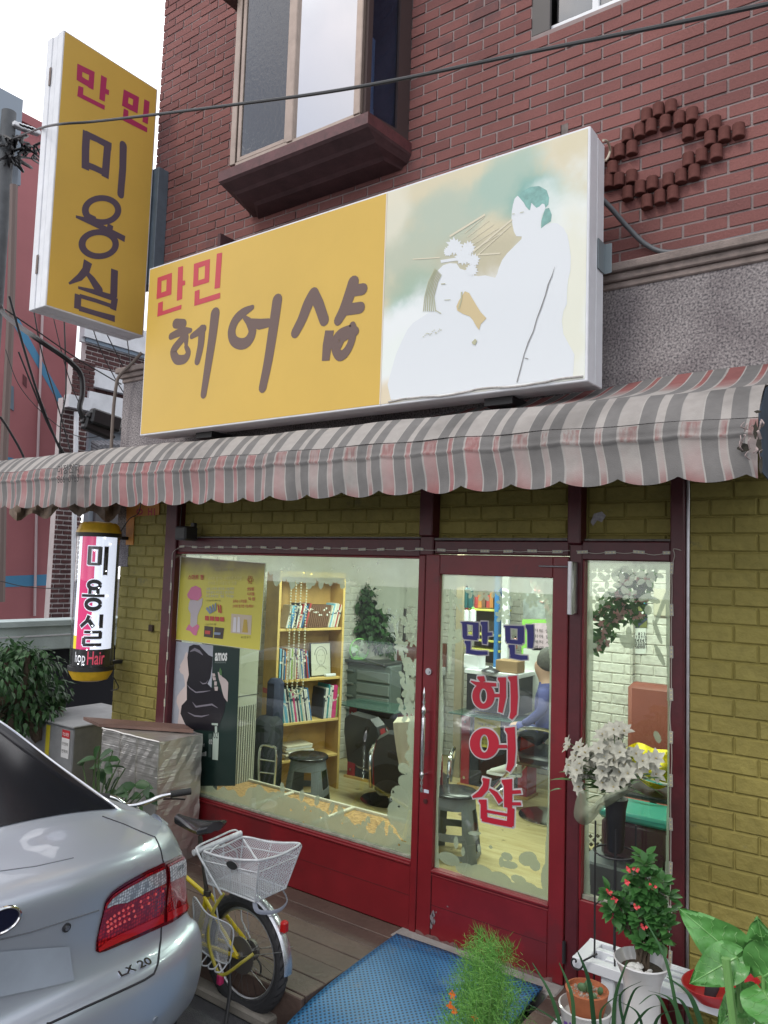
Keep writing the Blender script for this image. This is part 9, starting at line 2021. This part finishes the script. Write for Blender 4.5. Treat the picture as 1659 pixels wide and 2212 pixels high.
# feathery bush with orange flowers
fy = -1.15
fb2 = thing('feathery_bush', 'bright green feathery bush with orange flowers in the foreground before the mat', 'plant', (P(1050, 2150, 1, fy).x, fy, ROADZ))
rg = random.Random(7); b = MB(); st_m = MB(); base = Vector((P(1050, 2150, 1, fy).x, fy, ROADZ))
for k in range(430):
 t = rg.random(); py = 2045+250*t**.8; wdt = 22+56*min(1, (py-2030)/110.); px = 1045+rg.gauss(0, .48)*wdt
 c0 = P(px, py, 1, fy+rg.gauss(0, .09)); s0 = Vector((base.x+(c0.x-base.x)*.5, base.y+(c0.y-base.y)*.5, c0.z-.22));
 if k % 2 == 0: st_m.tube([s0, s0.lerp(c0, .6)+Vector((rg.uniform(-.01, .01), 0, 0)), c0], .0014, 3)
 for _ in range(26):
  d = Vector((rg.gauss(0, 1), rg.gauss(0, 1), rg.gauss(.5, .8))).normalized(); p0 = c0+Vector((rg.gauss(0, .02), rg.gauss(0, .02), rg.gauss(0, .025))); L_ = rg.uniform(.02, .045); w_2 = .0008
  sd_ = d.orthogonal().normalized()*w_2; m_ = p0+d*L_*.6+Vector((rg.uniform(-.004, .004), 0, .003)); b.add([p0-sd_, p0+sd_, m_+sd_*.8, m_-sd_*.8, p0+d*L_], [(0, 1, 2, 3), (3, 2, 4)])
for (tx, ty, n_) in ((1037, 2015, 40), (1100, 2042, 26), (1062, 2035, 26), (1085, 2048, 20)):
 c0 = P(tx, ty+20, 1, fy);
 for _ in range(n_*2): d = Vector((rg.gauss(0, .8), rg.gauss(0, .8), abs(rg.gauss(0, 1))+.5)).normalized(); p0 = c0+Vector((rg.gauss(0, .012), 0, rg.uniform(-.02, .04))); sd_ = d.orthogonal().normalized()*.0011; b.add([p0-sd_, p0+sd_, p0+d*rg.uniform(.02, .05)], [(0, 1, 2)])
b.build('feathery_foliage', mat_leaf('feather_green', (.05, .19, .03), (.20, .44, .09), .6, .4), fb2); st_m.build('stems', mat('light_stem', (.15, .3, .08), .6), fb2)
for (px, py) in ((978, 2148), (973, 2172), (981, 2182), (1024, 2196)):
 c0 = P(px, py, 1, fy-.1); b = MB()
 for k in range(14): a = k*2.4; leaf(b, c0+Vector((rg.uniform(-.006, .006), 0, rg.uniform(-.006, .006))), (math.cos(a), -.5, math.sin(a)), (0, -1, 0), .012, .005, seg=2)
 b.build('orange_flower', mat('orange_petal', (.62, .13, .01), .6), fb2)
b = MB(); b.lathe([(0, ROADZ), (.11, ROADZ), (.14, ROADZ+.24), (.15, ROADZ+.26), (.12, ROADZ+.26), (0, ROADZ+.24)], (base.x, base.y, 0), 24); b.build('pot', mat('brown_pot', (.15, .07, .04), .7), fb2, True)
# strappy grass in a foreground pot
gy = -1.35
gp = thing('strappy_grass_pot', 'thin arching dark green grass blades in front of the white vase', 'plant', (P(1300, 2212, 1, gy).x, gy, ROADZ))
b = MB(); gb_ = Vector((P(1330, 2212, 1, gy).x, gy, .28)); rg = random.Random(17)
for (p0_, p1_, p2_, w_) in (((1215, 2230), (1190, 2150), (1150, 2080), .006), ((1240, 2230), (1235, 2150), (1208, 2080), .006), ((1285, 2230), (1272, 2120), (1248, 2055), .007), ((1325, 2230), (1330, 2150), (1355, 2075), .006), ((1340, 2230), (1370, 2140), (1410, 2130), .004), ((1350, 2225), (1340, 2150), (1385, 2120), .004), ((1470, 2230), (1440, 2080), (1392, 1985), .005), ((1455, 2230), (1420, 2150), (1380, 2170), .005), ((1480, 2230), (1450, 2160), (1400, 2140), .006), ((1500, 2225), (1470, 2160), (1420, 2150), .005), ((1360, 2230), (1400, 2180), (1450, 2170), .005), ((1230, 2230), (1180, 2190), (1120, 2160), .005), ((1300, 2230), (1300, 2180), (1350, 2140), .004), ((1390, 2230), (1375, 2185), (1330, 2160), .004), ((1520, 2230), (1490, 2150), (1440, 2110), .008), ((1410, 2230), (1430, 2190), (1500, 2180), .005)):
 q = smoothpath([P(*p0_, 1, gy), P(*p1_, 1, gy-.03), P(*p2_, 1, gy-.05)], 7); rows = []
 for i, p in enumerate(q): w_2 = w_*(1-(i/len(q))**2)+.0006; rows.append([p-RIGHT*0-Vector((.8, .6, 0))*w_2, p+Vector((0, -.002, .001)), p+Vector((.8, .6, 0))*w_2])
 b.grid(rows)
b.build('blades', mat_leaf('grass_dark', (.02, .07, .03), (.06, .15, .06)), gp, True)
b = MB(); b.lathe([(0, ROADZ), (.14, ROADZ), (.17, .2), (.18, .22), (.15, .22), (0, .2)], (gb_.x, gb_.y, 0), 24); b.build('pot', mat('dark_pot', (.05, .05, .05), .6), gp, True)
# big heart-shaped leaves
ay = -1.25
ap = thing('elephant_ear_plant', 'large glossy heart shaped green leaves in the lower right corner', 'plant', (P(1640, 2212, 1, ay).x, ay, ROADZ))
M_BIG = mat('taro_leaf', (.09, .27, .065), .35, var=.35, vs=9, bump=.25, bs=22)
def bigleaf(tip, base_, wid, Y, bend=.05, tw=0.):
 T_, B_ = P(*tip, 1, Y-.05), P(*base_, 1, Y+.03); ax_ = (T_-B_); L_ = ax_.length; ax_.normalize(); vw = (CAM-B_).normalized(); sd_ = ax_.cross(vw).normalized(); nn_ = sd_.cross(ax_).normalized()
 if nn_.dot(vw) < 0: nn_ = -nn_
 sd_ = (sd_+nn_*tw).normalized(); rows = []; N_ = 22
 for i in range(N_+1):
  t = -.22+1.22*i/N_; u_ = (t+.22)/1.22
  w_2 = wid*(math.sin(math.pi*min(1, u_*.98+.02))**.62)*(1-.62*u_**1.3)*1.0
  row = []
  for j in range(-6, 7):
   s_ = j/6; tt = t;
   if t < 0 and abs(s_) < .35: tt = t*.15*(abs(s_)/.35)+0
   p = B_+ax_*(L_*tt)+sd_*(w_2*s_)+nn_*(.22*w_2*abs(s_)**1.2-bend*t*t-.006*math.sin(t*12+abs(s_)*5)*abs(s_)+.0025*math.sin(8*s_*abs(s_)+t*22)); row.append(p)
  rows.append(row)
 b = MB(); b.grid(rows); lf_ = b.build('leaf', M_BIG, ap, True)
 v_ = MB(); v_.tube([r[6]+nn_*.001 for r in rows[3:]], [.003*(1-k/22) +.0006 for k in range(len(rows)-3)], 5)
 for k in range(4, 17, 3):
  for sg in (-1, 1): v_.tube([rows[min(N_, k+int(abs(j)*.5))][6+sg*j]+nn_*.0008 for j in range(0, 6)], .0009, 4)
 sub(v_.build('vein', mat('leaf_vein', (.16, .36, .11), .4)), lf_)
 return B_
stems = []
for (tip, base_, w_, Y, bd, tw) in (((1478, 1972), (1600, 2075), .085, ay, .05, .1), ((1495, 2122), (1590, 2068), .07, ay-.08, .06, -.2), ((1640, 2000), (1660, 2090), .08, ay-.02, .03, .3), ((1735, 2060), (1650, 2110), .10, ay-.1, .04, 0), ((1575, 2190), (1635, 2150), .05, ay-.03, .03, .2), ((1555, 2215), (1610, 2165), .06, ay+.05, .03, 0), ((1700, 2230), (1650, 2140), .09, ay-.1, .05, .1), ((1680, 1990), (1700, 2060), .07, ay+.08, .03, -.3)):
 stems.append(bigleaf(tip, base_, w_, Y, bd, tw))
b = MB(); rt_ = Vector((P(1640, 2212, 1, ay).x, ay, ROADZ+.2))
for k, B_ in enumerate(stems): b.tube(smoothpath([rt_+Vector((.02*math.cos(k), .02*math.sin(k), 0)), rt_.lerp(B_, .55)+Vector((0, 0, .06)), B_], 6), [.013-.0006*i for i in range(13)], 8)
q0_, q1_ = P(1568, 2010+60, 1, ay-.1), P(1585, 2215, 1, ay-.1); b.tube([q0_, q1_, Vector((q1_.x, q1_.y, ROADZ+.2))], .012, 8); b.build('stalk', mat('stalk_green', (.14, .30, .09), .4), ap, True)
b = MB(); b.lathe([(0, ROADZ), (.15, ROADZ), (.19, ROADZ+.3), (.2, ROADZ+.32), (.17, ROADZ+.32), (0, ROADZ+.3)], (rt_.x, rt_.y, 0), 28); b.build('pot', mat('dark_pot', (0, 0, 0)), ap, True)
